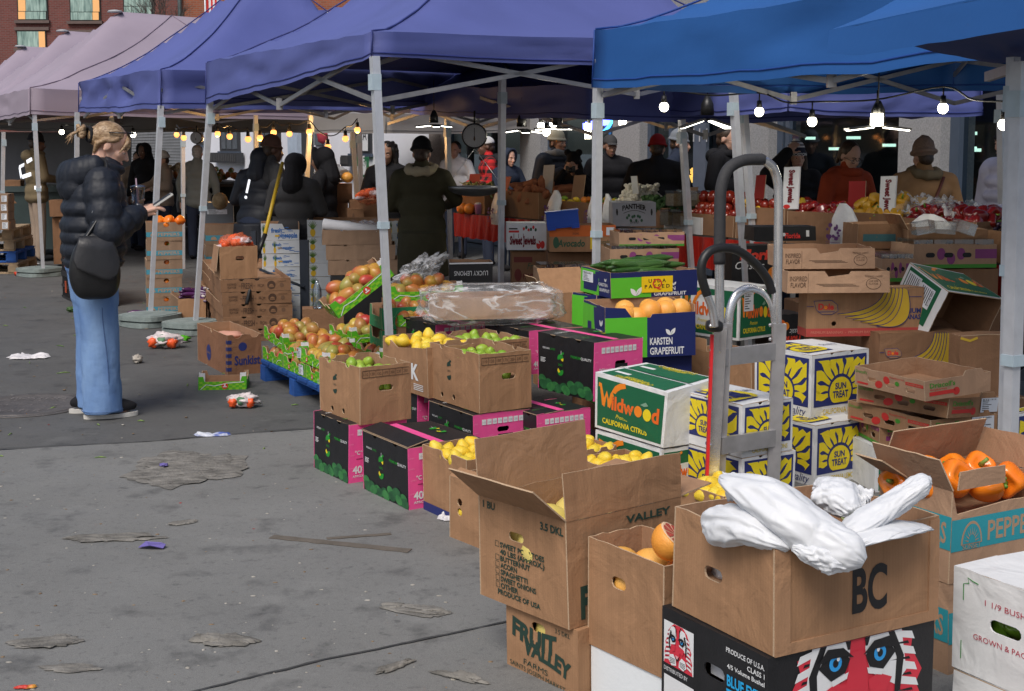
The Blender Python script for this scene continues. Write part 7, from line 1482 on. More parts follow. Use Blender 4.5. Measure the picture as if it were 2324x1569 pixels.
mb.ell(bc_,(.066,.140,.19),LEA,36,26,fn=bagfn);mb.build('pouch',BG_);mb=MB();m_=12;vs=[]
for i in range(17):
 u=-1+2*i/16;dep=.16+.13*(u+1)*.5-.16*max(0,u-.25)**2*1.2
 if abs(u)>.8:dep*=1-(abs(u)-.8)*1.6
 for j in range(m_+1):
  f=j/m_;z=.165-dep*f;kk=.52+.48*(1-max(0,(z/.19+.15)/1.15)**1.3);vs.append(bc_+V((.074*(.55+.45*kk)*(1-.30*abs(u)**3)-.03*(1-min(1,f*5)),u*.140*kk,z)))
mb.add(vs,[(i*(m_+1)+j,(i+1)*(m_+1)+j,(i+1)*(m_+1)+j+1,i*(m_+1)+j+1)for i in range(16)for j in range(m_)],mat('leather_flap',(.022,.022,.025),.42,.2,6,.2,30,spec=.5),True);fl_=mb.build('flap',BG_);md=fl_.modifiers.new('t','SOLIDIFY');md.thickness=.006
mb=MB();mb.tube(arcpts([bc_+V((.02,-.05,.16)),V((.312,-.03,1.16)),V((.292,.01,1.24)),V((.250,.035,1.37)),V((.15,.05,1.475)),V((.09,.03,1.49))]),.017,LEA,8,flatz=.45);mb.build('strap',BG_)
mb=MB();rg_=mat('ring_steel',(.6,.6,.6),.3,.1,metal=1.)
for z in(1.14,1.20):mb.tube([V((.318+.012*cos(a),-.03+.02*cos(a),z+.014*sin(a)))for a in[2*pi*i/10 for i in range(10)]],.003,rg_,5,closed=True)
mb.build('strap_ring',BG_)
phn=MB();pc=WR+V((-.035,.125,.065));Rp=Matrix.Rotation(rad(33),3,'X');phn.box((0,0,0),(.072,.15,.011),mat('phone_case',(.62,.62,.58),.4),None);phn.box((0,0,.0065),(.062,.138,.002),RUB);o=phn.build('phone');o.matrix_world=Matrix.Translation(g)@Matrix.Rotation(-rad(65),4,'Z')@Matrix.Translation(pc)@Rp.to_4x4();tag(o,'phone in a pale case in her right hand','phone')
cu_=empty('drink_cup',g+Matrix.Rotation(-rad(65),3,'Z')@V((-.045,.258,1.175)));tag(cu_,'clear plastic drink cup with a pink straw in her left hand','cup');mb=MB();mb.lathe([(.026,0),(.034,.07),(.041,.15),(.043,.153)],glassy('cup_clear',(.93,.94,.97),.16,.08,.95),18);mb.build('cup',cu_);mb=MB();mb.lathe([(.044,.152),(.044,.158),(.020,.165)],glassy('cup_lid',(.85,.86,.9),.35,.2,.9),18);mb.build('lid',cu_);mb=MB();mb.tube([(0,.005,.01),(-.006,-.014,.205)],.0045,mat('straw_pink',(.72,.50,.58),.5),7);mb.build('straw',cu_);mb=MB();mb.lathe([(.025,.004),(.032,.05),(.033,.055)],glassy('iced_drink',(.62,.60,.5),.2,.3,.8),14);mb.build('drink',cu_)
# counters along the back of the stall
TN,TZ=6.45,.86
RDC=two('red_fringe',(.30,.008,.008),(.45,.03,.015),30,.35,.65,.3,stretch=(6,6,.4));TTOP=mat('table_top',(.06,.05,.045),.7,.2,8);STEEL=mat('steel_dark',(.10,.10,.11),.45,.1,8,metal=.6)
def uof(x,n):p=rown(x,n);return p.dot(RV)
def table(label,x0,x1,n=TN,z=TZ,dp=.8):
 u1,u0=uof(x0,n),uof(x1,n);o=empty('market_table',row(n,u0));tag(o,label,'table','trestle tables of the stall');L_=u1-u0
 P=lambda a,b,c:NV*a+RV*b+V((0,0,c));Rm=Matrix.Rotation(pi/2-rad(61),3,'Z')
 mb=MB();mb.box(P(dp/2,L_/2,z-.02),(dp,L_,.035),TTOP,Rm);mb.build('tabletop',o)
 for a,b in((.06,.08),(.06,L_-.08),(dp-.06,.08),(dp-.06,L_-.08)):mb=MB();mb.tube([P(a,b,0),P(a,b,z-.03)],.016,STEEL,8);mb.build('leg',o)
 mb=MB();n_=int(L_/.035);vs=[]
 for i in range(n_+1):
  for j,zz in enumerate((z-.01,z-.12,z-.25)):vs.append(P(-.012-.012*sin(i*1.3)*(j+.4)-.006*rnd.random()*j,L_*i/n_,zz-.02*rnd.random()*(j==2)))
 mb.add(vs,[(i*3+j,(i+1)*3+j,(i+1)*3+j+1,i*3+j+1)for i in range(n_)for j in range(2)],RDC,True);mb.build('fringed_skirt',o);return o
for i,(a,b,lb)in enumerate(((1032,1205,'dark trestle table with a red fringed skirt, farthest left, carrying sweet potatoes'),(1210,1385,'dark trestle table with a red fringed skirt behind the hanging bags'),(1392,1640,'dark trestle table with a red fringed skirt carrying garlic and broccoli'),(1650,1990,'dark trestle table with a red fringed skirt carrying tomatoes and lemons'),(2000,2420,'dark trestle table with a red fringed skirt carrying red peppers, at the right'))):table(lb,a,b)
GB='brown produce boxes on the trestle tables'
def pbox(label,x0,x1,ztop,n=TN+.02,dp=.42,z=TZ+.002,mo=None,floor=None):
 u1,u0=uof(x0,n),uof(x1,n)
 b=Carton('produce_box',label,'box',0,0,0,yaw=61,W=dp,L=u1-u0,H=ztop-z,P=row(n,u0,z),mo=mo or KR2(),group=GB,floor=floor or(ztop-z)*.6);b.done();return b
def heap(b,names,nx,ny,lab,cat,grp,sc=1.,lift=.0,layers=2,nm=None):
 for l in range(layers):
  for q in grid_spots(nx-l,ny-l,b.H*.86+lift+.05*l*sc,.015,.14+.07*l,.86-.07*l,.08+.03*l,.92-.03*l):
   o=place(PROTO[rnd.choice(names)],Matrix.Translation(b.pt(*q))@rrot()@Matrix.Scale(sc*rnd.uniform(.85,1.12),4),lab,cat,grp);o.name=nm or names[0]
b=pbox('brown box of dark wrapped grapes at the right end of the tables',2215,2300,1.06);
mb=MB();q=random.Random(1)
for i in range(90):mb.ell((q.uniform(.05,b.W-.05),q.uniform(.05,b.L-.05),b.H*.8+q.uniform(0,.07)),q.uniform(.012,.02),two('grape_dark',(.02,.01,.03),(.06,.03,.06),10,.4,.7,.25),6,5)
o=mb.build('grapes');o.matrix_world=b.M;tag(o,'heap of dark grapes in the box at the right end','grapes')
b=pbox('brown box of red peppers wrapped in film, in front of the suede coat',2038,2212,1.10);heap(b,['red_pepper'],4,9,'red pepper in the long box in front of the suede coat','pepper','red peppers on the trestle tables',1.05,.02)
for i,x in enumerate((2075,2125,2175)):p=rown(x,TN+.15,1.14);sheet_film(('left','middle','right')[i]+' clear film stretched over the red peppers before the suede coat',[p+V((-.13,-.1,0)),p+V((.13,-.12,0)),p+V((.15,.14,.09)),p+V((-.13,.14,.1))],18,.05,i+2)
b=pbox('brown box of yellow peppers between the two lettered signs',1915,2030,1.12);heap(b,['yellow_pepper'],4,7,'yellow pepper in the box between the lettered signs','pepper','yellow peppers on the trestle tables',1.0,.01,3)
b=pbox('long brown box of dark red peppers in front of the bobble hat',1782,1908,1.10);heap(b,['red_pepper'],3,8,'dark red pepper in the box in front of the bobble hat','pepper','red peppers on the trestle tables',.95)
b=pbox('long plain brown box of lemons and tomatoes behind the hand truck',1668,1778,1.11);heap(b,['tomato','tomato','lemon'],4,7,'fruit in the plain brown box behind the hand truck','fruit','tomatoes and lemons on the trestle tables',1.15,nm='fruit')
b=pbox('low brown box with printed seals, heaped with tomatoes',1556,1662,1.03)
for i in range(6):b.mb.disc
heap(b,['tomato'],4,7,'red tomato in the low box with printed seals','tomato','tomatoes and lemons on the trestle tables',1.35,.015,3)
CL=glassy('tub_clear',(.92,.92,.9),.22,.1,.95);NUT=two('nuts',(.45,.33,.18),(.62,.52,.35),60,.35,.65,.8,.6,80)
for x,y,nn,lb in((1532,452,.12,'left'),(1558,450,.2,'middle'),(1586,452,.12,'right'),(1520,495,.02,'lower left'),(1548,497,.02,'lower middle')):
 p=atn(x,y,TN+nn);o=empty('nut_tub',p-V((0,0,.06)),pi/2-rad(61));tag(o,'clear tub of shelled nuts, %s of the tubs on the table'%lb,'tub','clear nut tubs on the table');mb=MB();mb.box((0,0,.055),(.105,.105,.10),NUT);mb.build('nuts',o);mb=MB();mb.box((0,0,.06),(.118,.118,.118),CL);mb.build('tub',o);mb=MB();mb.box((0,0,.124),(.124,.124,.012),CL);mb.build('lid',o)
b=pbox('white box under the nut tubs',1505,1590,1.0,n=TN+.01,mo=BWHT(),dp=.25);
b=pbox('brown box of dark green broccoli behind the grey lettered crate',1432,1512,1.05,n=TN+.12);heap(b,['broccoli_head'],4,6,'dark green broccoli head behind the grey lettered crate','broccoli','broccoli on the trestle tables',.95,.0,2)
b=pbox('brown box of white garlic heads',1388,1430,1.08,n=TN+.12);heap(b,['garlic_head'],6,7,'white garlic head heaped on the table','garlic','garlic on the trestle tables',1.2,.02,3)
b=pbox('low brown box of onions with a tall grey card in it',1255,1384,1.06);heap(b,['orange','lemon','lime'],4,7,'small fruit in the low box with the tall grey card','fruit','small fruit on the trestle tables',.8,nm='fruit')
b=pbox('brown box of sweet potatoes beside the pole',1147,1222,1.12);heap(b,['sweet_potato'],3,5,'brown sweet potato heaped by the pole','sweet potato','sweet potatoes on the trestle tables',1.1,.0,3)
b=pbox('brown box of green leeks at the left end of the tables',1040,1100,1.08)
mb=MB();q=random.Random(5)
for i in range(60):x0,y0=q.uniform(.05,b.W-.05),q.uniform(0,b.L);mb.tube([(x0,y0-.1,b.H*.8),(x0,y0,b.H*.9+q.uniform(.05,.14)),(x0+q.uniform(-.05,.05),y0+q.uniform(.12,.25),b.H+q.uniform(.0,.12))],[.010,.009,.004],two('leek',(.10,.17,.03),(.38,.42,.18),14),5)
o=mb.build('leeks');o.matrix_world=b.M;tag(o,'bunch of pale green leeks at the left end of the tables','leeks')
place(PROTO['orange'],Matrix.Translation(rown(1066,TN-.02,TZ+.05))@Matrix.Scale(1.6,4),'large orange at the left end, nearer the olive parka','orange',None);place(PROTO['orange'],Matrix.Translation(rown(1050,TN-.05,TZ+.05))@Matrix.Scale(1.7,4),'large orange beside the pink tub','orange',None)
mb=MB();mb.lathe([(.04,0),(.05,.10),(.052,.105)],flat('tub_pink',(.55,.22,.38)),14);mb.ell((0,0,.105),(.05,.05,.02),CWH,12,6);o=mb.build('pink_tub');o.location=rown(1088,TN+.02,TZ);tag(o,'pink tub with a white lid on the left table','tub')
RCD=flat('card_red',(.30,.015,.015));WCD=mat('card_grey_white',(.42,.42,.42),.7);KCD=mat('card_brown',(.22,.13,.08),.8)
for x,y0,y1,w_,mt,lean_,lb in((1074,395,425,24,RCD,.2,'red price card among the leeks'),(1136,400,445,24,RCD,.35,'tall slanted red price card beside the pole'),(1222,412,446,34,RCD,.1,'red price card right of the sweet potatoes'),(1240,375,440,24,WCD,.12,'tall grey card behind the second bag'),(1308,398,462,26,KCD,.15,'tall brown card in front of the bear-ear hat'),(1443,400,440,14,WCD,-.15,'white card between garlic and broccoli'),(1572,425,452,18,KCD,.1,'tan card behind the nut tubs'),(1722,398,452,22,RCD,.1,'tall red card behind the hand truck handle'),(1943,412,470,38,RCD,.03,'dark red card before the rust red top')):
 p0,p1=atn(x-w_/2,y1,TN+.16),atn(x+w_/2,y1,TN+.16);h_=(y1-y0)*(p0-CAM).dot(FW)/F;mb=MB();d_=(p1-p0);mb.plate((V((0,0,0)),d_.normalized(),V((lean_*.8,0,1)).normalized()),[(0,0),(d_.length,0),(d_.length,h_),(0,h_)],[],.006,mt,KCD,KRE());o=mb.build('price_card');o.location=p0;tag(o,lb,'price card','price cards on the trestle tables')
for x,lb in((1792,'left'),(2010,'right')):
 p0,p1=atn(x-17,505 if x>1900 else 475,TN+.05),atn(x+18,505 if x>1900 else 475,TN+.05);h_=.31;d_=p1-p0;mb=MB();fr=(V((0,0,0)),d_.normalized(),V((.03,0,1)).normalized());w_=d_.length;mb.plate(fr,[(0,0),(w_,0),(w_,h_),(0,h_)],[],.012,BWHT());wn=flat('print_wine_red',(.16,.012,.02))
 mb.text(fr,'Sweet Jewels',w_*.36,h_*.54,w_*.36,wn,rot=-pi/2,w=h_*.78,bold=.05);mb.disc(fr,w_*.3,h_*.06,w_*.22,h_*.05,RED(),2);o=mb.build('lettered_board');o.location=p0;tag(o,'white board with dark red sideways lettering, %s of the two'%lb,'board','white boards with sideways lettering')
BGW=mat('bag_translucent',(.62,.62,.64),.4,.12,10,.4,40);PUR=flat('print_purple',(.12,.04,.16))
def hang(label,x,y0,y1,w_,n=TN-.06,pr=True,seed=1,sl=0):
 p0=atn(x,y0,n);k=(p0-CAM).dot(FW)/F;h_=(y1-y0)*k;w=w_*k/2;o=empty('hanging_bag',p0);tag(o,label,'bag','white bags hanging on the stall');mb=MB();pts=[V((0,0,0)),V((.01+sl*.1,-.01,-h_*.12)),V((.01+sl*.3,-.02,-h_*.35)),V((sl*.6,-.025,-h_*.7)),V((sl,-.02,-h_))]
 pl_=[(q,r)for q,r in zip(pts,((w*.25,.012),(w*.6,.02),(w*.95,.035),(w*.98,.04),(w*1.0,.02)))]
 vs=[];n_=26;m=22
 for i in range(m+1):
  t=i/m*4;j=min(int(t),3);f=t-j;c=pts[j].lerp(pts[j+1],f);a=pl_[j][1][0]*(1-f)+pl_[j+1][1][0]*f;b_=pl_[j][1][1]*(1-f)+pl_[j+1][1][1]*f
  for q in range(n_):an=2*pi*q/n_;g_=1+.3*noise.noise(V((cos(an)*3+seed,sin(an)*3,t*.8)))*(1-t*.12)+.1*noise.noise(V((cos(an)*6,sin(an)*6+seed,t*3)));vs.append(c+RV*(-cos(an)*a*(1+.06*noise.noise(V((t,seed,0)))))+NV*(sin(an)*b_*g_))
 mb.add(vs,[(i*n_+q,i*n_+(q+1)%n_,(i+1)*n_+(q+1)%n_,(i+1)*n_+q)for i in range(m)for q in range(n_)],BGW,True);mb.build('bag_film',o)
 if pr:
  mb=MB();q=random.Random(seed);fr=(V((sl*.6,0,-h_*.62))-NV*.075,-RV,V((0,0,1)))
  for i in range(16):mb.disc(fr,q.uniform(-.5,.5)*w,q.uniform(-.45,.4)*h_*.4,w*q.uniform(.08,.16),w*q.uniform(.06,.13),PUR,i%3,7)
  for i in range(2):mb.rect(fr,-w*.6,-h_*(.24+.05*i),w*1.1,h_*.012,PUR,1)
  mb.build('print',o)
hang('white grape-printed bag hanging beside the pole, leftmost',1128,438,510,54,seed=1);hang('white grape-printed bag hanging right of the sweet potatoes',1262,432,508,56,seed=2,sl=-.06);hang('white bag hanging half behind the near tent pole',1345,446,512,38,seed=3);hang('thin white bag hanging left of the grey crate',1378,440,520,34,seed=4,pr=False)
hang('white bag with purple print hanging on a clamp before the yellow peppers',1913,462,565,84,n=TN-.2,seed=5);hang('white bag hanging before the red peppers, with clear tubs under it',2108,486,545,120,n=TN-.2,seed=6,pr=False)
for i,x in enumerate((405,425,448,470,487)):hang('pale bag hanging at the dark stall behind the second tent, %s'%('leftmost','second from the left','in the middle','second from the right','rightmost')[i],x,425,482+3*i,20,n=6.6,seed=7+i,pr=False)
hang('off white tote bag with faint print by the dark padded coat',512,448,515,42,n=5.6,seed=13)
b=Carton('pomegranate_carton','white carton with dark red curly lettering, on a brown one','carton',1228,572,.74,yaw=84,xl=1225,xr=1247,yt=508,L=.3,W=None,mo=BWHT(),open=False,sq=1)if 0 else None
def frontbox(label,xa,xb,y0,y1,Y,name='cardboard_box',yaw=88,mo=None,group='cartons stacked before the trestle tables',dp=.32,z0=None,**k):
 """a carton seen nearly square on: left and right edges, top and bottom rows, and its distance"""
 P=atY(xa,y1,Y);a=rad(yaw);w=sol(P,V((sin(a),cos(a),0)),0,xb);h=(y1-y0)*(P-CAM).dot(FW)/F
 return Carton(name,label,'carton',0,0,0,yaw=yaw,W=w,L=dp,H=h,P=P,mo=mo or KR(),group=group,**k)
wn=flat('print_wine_red',(.16,.012,.02));gr_=flat('print_deep_green',(.03,.09,.05))
b=frontbox('white carton with dark red curly lettering, on a brown one',1150,1240,508,568,10.3,mo=BWHT(),open=False,sq=1);f=b.fr['R'];b.mb.text(f,'Sweet Jewels',b.W*.40,b.H*.22,b.H*.30,wn,w=b.W*.66,bold=.05);b.mb.disc(f,b.W*.80,b.H*.2,b.W*.06,b.H*.16,RED(),1);b.mb.disc(f,b.W*.90,b.H*.2,b.W*.055,b.H*.15,RED(),2);b.mb.rect(f,b.W*.04,b.H*.66,b.W*.26,b.H*.08,RED(),1);b.mb.rect(f,b.W*.04,b.H*.78,b.W*.22,b.H*.05,BLK(),1)
for i in range(6):b.mb.disc(f,b.W*(.42+.06*i),b.H*(.80+.06*sin(i*2)),b.W*.03,b.H*.07,(RED(),gr_)[i%2],1,8)
for i in range(4):b.mb.stroke(f,[(b.W*(.17+.12*i),b.H*.45),(b.W*(.17+.12*i),b.H*.62)],b.W*.012,wn,1)
b.done()
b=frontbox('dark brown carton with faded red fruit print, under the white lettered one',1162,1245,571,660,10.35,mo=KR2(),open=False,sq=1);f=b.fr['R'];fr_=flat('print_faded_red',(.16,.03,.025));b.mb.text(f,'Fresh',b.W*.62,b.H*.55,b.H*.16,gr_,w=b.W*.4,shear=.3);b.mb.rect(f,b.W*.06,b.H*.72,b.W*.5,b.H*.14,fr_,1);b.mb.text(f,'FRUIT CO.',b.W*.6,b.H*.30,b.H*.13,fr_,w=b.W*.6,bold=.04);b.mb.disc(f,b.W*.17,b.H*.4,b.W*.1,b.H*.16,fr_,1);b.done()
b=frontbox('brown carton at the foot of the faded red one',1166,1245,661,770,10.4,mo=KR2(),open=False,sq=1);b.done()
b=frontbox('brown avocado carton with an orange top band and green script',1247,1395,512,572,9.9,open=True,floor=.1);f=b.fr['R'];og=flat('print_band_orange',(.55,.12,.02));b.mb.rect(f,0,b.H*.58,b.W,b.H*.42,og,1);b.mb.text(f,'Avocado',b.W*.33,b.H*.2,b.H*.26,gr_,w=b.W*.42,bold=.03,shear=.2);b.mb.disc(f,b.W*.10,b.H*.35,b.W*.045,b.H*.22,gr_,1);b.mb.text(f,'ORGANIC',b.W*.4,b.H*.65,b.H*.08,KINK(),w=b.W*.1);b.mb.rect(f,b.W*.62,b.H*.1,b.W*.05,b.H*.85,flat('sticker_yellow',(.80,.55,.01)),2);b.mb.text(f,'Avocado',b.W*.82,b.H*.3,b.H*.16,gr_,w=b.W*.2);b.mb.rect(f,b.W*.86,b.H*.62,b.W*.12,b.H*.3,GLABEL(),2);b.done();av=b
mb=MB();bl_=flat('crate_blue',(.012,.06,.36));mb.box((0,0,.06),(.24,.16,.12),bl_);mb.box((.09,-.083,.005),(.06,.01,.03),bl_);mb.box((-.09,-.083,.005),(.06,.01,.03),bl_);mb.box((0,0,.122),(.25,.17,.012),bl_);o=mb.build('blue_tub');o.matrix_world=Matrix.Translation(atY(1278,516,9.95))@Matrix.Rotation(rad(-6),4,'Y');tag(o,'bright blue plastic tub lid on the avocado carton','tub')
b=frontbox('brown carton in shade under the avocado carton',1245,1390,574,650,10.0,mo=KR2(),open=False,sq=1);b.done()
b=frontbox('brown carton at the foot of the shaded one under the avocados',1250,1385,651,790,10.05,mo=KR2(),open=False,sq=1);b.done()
b=frontbox('grey leafy-greens crate with arched black lettering, before the broccoli',1391,1488,460,514,10.6,name='greens_crate',mo=mat('grey_board',(.30,.31,.34),.7),open=False,sq=1);f=b.fr['R'];b.mb.text(f,'PANTHER',b.W*.5,b.H*.66,b.H*.2,BLK(),w=b.W*.55,bold=.04,arc=b.H*.09)
b.mb.stroke(f,[(b.W*(.25+.05*i),b.H*(.55+.12*sin(pi*i/10)))for i in range(11)],b.H*.02,BLK(),1)
for i in range(9):b.mb.disc(f,b.W*(.33+.042*i),b.H*(.36+.12*sin(i*2.2)),b.W*.03,b.H*.07,gr_,1,7)
b.mb.text(f,'Brand',b.W*.5,b.H*.12,b.H*.12,BLK(),w=b.W*.2,shear=.3)
for s in(.1,.9):b.mb.disc(f,b.W*s,b.H*.6,b.W*.025,b.H*.16,BLK(),1,6)
b.done()
def gtray(label,xa,xb,y0,y1,Y,k=0):
 b=frontbox(label,xa,xb,y0,y1,Y,name='grape_tray',mo=KRL(),yaw=82,holes={'R':[]},floor=.05);f=b.fr['R'];pu=flat('print_plum',(.24,.05,.18))
 b.mb.rect(f,0,0,b.W,b.H*.16,flat('print_fresh_green',(.06,.27,.03)),1);b.mb.rect(f,b.W*.74,b.H*.4,b.W*.26,b.H*.4,pu,1)
 for i in range(3):b.mb.poly(f,hole_pts(b.W*(.2+.22*i),b.H*.55,b.W*.11,b.H*.2),BLK(),2);b.mb.disc(f,b.W*(.33+.12*i),b.H*(.6-.2*(i%2)),b.W*.05,b.H*.25,pu,1)
 b.done();mb=MB();q=random.Random(k)
 for i in range(4):mb.box((b.W*(.13+.245*i),b.L*.4,b.H*.95),(b.W*.23,b.L*.7,b.H*.5),CL)
 for i in range(40):mb.ell((q.uniform(.04,b.W-.04),q.uniform(.03,b.L-.06),b.H*q.uniform(.75,1.05)),.013,two('grape_dark',(.02,.01,.03),(.06,.03,.06)),6,5)
 o=mb.build('punnets');o.matrix_world=b.M;tag(o,'clear punnets of dark fruit in the '+' '.join(label.split()[:9]),'punnets','clear punnets of fruit');return b
gtray('tan grape tray with plum print, upper of the two',1406,1552,529,560,9.3,1);gtray('tan grape tray with plum print, lower one',1384,1540,566,604,9.2,2)
gtray('tan strawberry tray behind the mango film',1226,1340,612,668,9.0,3);gtray('wide tan berry tray right of the tan printed trays',2072,2260,556,610,7.6,4);gtray('small tan berry tray left of the wide one',2000,2075,588,640,7.4,5)
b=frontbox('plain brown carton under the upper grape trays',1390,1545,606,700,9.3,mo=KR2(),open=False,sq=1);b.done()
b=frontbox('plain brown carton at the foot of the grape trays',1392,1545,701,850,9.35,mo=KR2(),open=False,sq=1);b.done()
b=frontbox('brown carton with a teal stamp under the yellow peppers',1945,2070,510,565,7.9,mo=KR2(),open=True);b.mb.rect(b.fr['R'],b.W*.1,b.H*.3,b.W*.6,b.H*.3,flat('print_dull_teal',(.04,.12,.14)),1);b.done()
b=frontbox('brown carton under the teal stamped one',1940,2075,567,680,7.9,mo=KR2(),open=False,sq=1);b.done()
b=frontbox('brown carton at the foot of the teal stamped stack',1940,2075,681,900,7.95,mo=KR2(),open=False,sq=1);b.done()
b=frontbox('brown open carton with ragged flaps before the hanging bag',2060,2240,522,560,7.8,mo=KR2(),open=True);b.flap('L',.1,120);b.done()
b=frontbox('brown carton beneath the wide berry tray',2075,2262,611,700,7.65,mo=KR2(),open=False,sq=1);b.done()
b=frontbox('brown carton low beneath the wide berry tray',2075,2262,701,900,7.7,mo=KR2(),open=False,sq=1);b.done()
mb=MB();p=atY(2140,528,7.7)
for i in range(3):mb.box((-.12+.12*i,0,.03),(.11,.12,.07),CL,Matrix.Rotation(rad(14*i-10),3,'Y'))
o=mb.build('clear_tubs');o.location=p;tag(o,'clear plastic tubs lying on the open brown carton','tubs')
b=black_citrus('black lemon carton lying upside down behind the mango film',1018,668,.0,P=atY(1020,662,9.2),art=False,face='R',yaw=86,W=.30,L=.25,H=.205,open=True);b.mb.text((V((b.W,0,b.H)),V((-1,0,0)),V((0,0,-1))),'LUCKY LEMONS',b.W*.5,b.H*.30,b.H*.16,WHT(),w=b.W*.78);b.mb.rect(b.fr['R'],0,b.H*.94,b.W,b.H*.05,WHT(),1);b.done()
b=Carton('cardboard_box','brown carton under the upside down lemon carton','carton',0,0,0,yaw=86,W=.32,L=.28,H=b.P.z-.004,P=V((b.P.x-.01,b.P.y-.01,0)),mo=KR2(),open=False,sq=1,group='brown cartons by the mango stall');b.done()
b=Carton('cardboard_box','tan carton flap with two round holes standing behind the mangoes','carton',0,0,0,yaw=80,W=.24,L=.2,H=.62,P=V((atY(955,655,8.9).x,8.9,0)),mo=KR(),holes={'R':[(.06,.52,.03,.03),(.14,.5,.03,.03)]},group='brown cartons by the mango stall');b.done()
b=Carton('cardboard_box','collapsed brown carton leaning behind the wrapped tray','carton',0,0,0,yaw=70,W=.3,L=.2,H=.62,P=V((atY(1235,700,8.5).x,8.5,0)),mo=KR(),group='brown cartons by the mango stall');b.flap('R',.2,50);b.flap('L',.12,120);b.done()
p=atY(945,622,8.9);mb=MB();crumple(mb,(0,0,0),(.22,.12,.09),FILM,9,Matrix.Rotation(rad(-28),3,'Y'),.5,40,26);o=mb.build('plastic_film');o.location=p;tag(o,'crumpled clear film heaped behind the back mango tray','plastic film')
# pineapple rack and grey trays
PB=mat('pineapple_board',(.60,.64,.68),.6,.06,5,.05,120);pb_=flat('print_sky_blue',(.03,.16,.50));PG=two('pineapple_leaf',(.05,.13,.02),(.16,.28,.06),12);PYL=flat('print_pine_yellow',(.70,.45,.03));POST=mat('rack_post',(.022,.03,.045),.5,.1,8)
def pine(label,P,yaw,W,L,H,top=False,k=0):
 b=Carton('pineapple_tray',label,'tray',0,0,0,yaw=yaw,W=W,L=L,H=H,P=P,mo=PB,mi=KRI(),group='white pineapple trays in the rack',floor=.03,out={'R':(lambda w,h:[(0,0),(w,0),(w,h*.6),(w*.62,h*.62),(w*.55,h*.95),(0,h)])if top else None}if top else{})
 for s,w in(('R',W),('L',L)):
  f=b.fr[s];q=random.Random(k*2+(s=='L'))
  b.mb.text(f,'fresh',w*(.40 if s=='R' else .6),H*(.45 if top else .58),H*(.26 if top else .2),pb_,w=w*(.28 if top else .24),bold=.03);b.mb.text(f,'pineapple',w*(.70 if top else .62),H*(.16 if top else .34),H*(.26 if top else .2),pb_,w=w*(.5 if top else .34),bold=.03);b.mb.rect(f,w*(.36 if top else .42),H*(.2 if top else .36),w*.12,H*.1,PYL,2)
  for c in((.04,.32)if not top else(.04,)):
   b.mb.disc(f,w*c+w*.03,H*.25,w*.035,H*.25,PYL,1,10)
   for j in range(7):a=pi*(.2+.6*j/6);b.mb.stroke(f,[(w*c+w*.03,H*.45),(w*c+w*.03+w*.07*cos(a),H*(.45+.5*sin(a)))],[w*.018,w*.004],PG,2)
  for j in range(8):b.mb.rect(f,w*q.uniform(.5,.85),H*q.uniform(.08,.85),w*q.uniform(.05,.16),H*.035,pb_,1)
 b.done();return b
Y1=11.6;a1,a2=atY(596,690,Y1),atY(700,690,Y1+.15)
for i in range(7):
 z=.118*i+.04;top=i==6
 pine('white pineapple tray in the left column, %s'%('lowest','second up','third up','fourth up','fifth up','second from the top','topmost with a cut-out')[i],V((a1.x,a1.y,z)),80,.33,.34,.116 if not top else .15,top,i)
 pine('white pineapple tray in the right column behind the grey trays, %s'%('lowest','second up','third up','fourth up','fifth up','second from the top','topmost with a cut-out')[i],V((a2.x,a2.y,z+.02)),84,.68,.45,.116 if not top else .15,top,i+9)
 pine('white pineapple tray in the far right column by the dark post, %s'%('lowest','second up','third up','fourth up','fifth up','second from the top','topmost')[i],V((atY(885,690,12.2).x,12.2,z+.02)),82,.24,.4,.116,False,i+20)
RKo=empty('pallet_rack',V((a1.x,a1.y,0)));tag(RKo,'dark slatted rack with tall corner posts around the pineapple trays','rack')
for x,y0,Y in((577,525,11.9),(691,545,11.3),(931,525,12.0),(841,515,12.5)):
 p=atY(x,600,Y);t_=atY(x,y0,Y).z;mb=MB();mb.box(V((p.x,p.y,t_/2))-RKo.location,(.075 if x!=577 else .045,.05,t_),POST);mb.build('post',RKo)
mb=MB();mb.box((.55,.1,.018),(1.6,1.0,.035),POST);mb.build('base',RKo)
for x0,y0,x1,y1 in((590,612,690,652),(690,745,640,720),(880,640,930,634)):mb=MB();mb.tube([atY(x0,y0,11.45)-RKo.location,atY(x1,y1,11.25)-RKo.location],.012,POST,6);mb.build('strap',RKo)
GK=mat('kraft_grey',(.25,.165,.11),.85,.1,5,.1,150,corr=.05,spec=.2)
g0=atY(745,625,9.9)
for i in range(3):
 b=Carton('cardboard_tray','plain grey brown tray, %s of the three before the pineapples'%('lowest','middle','topmost')[i],'tray',0,0,0,yaw=84,W=.52-.0*i,L=.42,H=.112,P=V((g0.x+(.0,-.015,-.045)[i],g0.y,g0.z+.114*i)),mo=GK,group='plain grey brown trays',floor=.03,out={'L':lambda w,h:notch_edge(w,h,[.6],.03),'R':lambda w,h:notch_edge(w,h,[.28],.012)})
 if i!=1:b.sticker('L',b.L*.62,b.H*.15,b.L*.22,b.H*.6)
 b.done();gt3=b
sheet_film('loose clear film spilling from the topmost grey brown tray',[gt3.pt(.05,.2,.10),gt3.pt(1.0,.1,.10),gt3.pt(1.0,.9,.16),gt3.pt(.05,.8,.15)],20,.05,3)
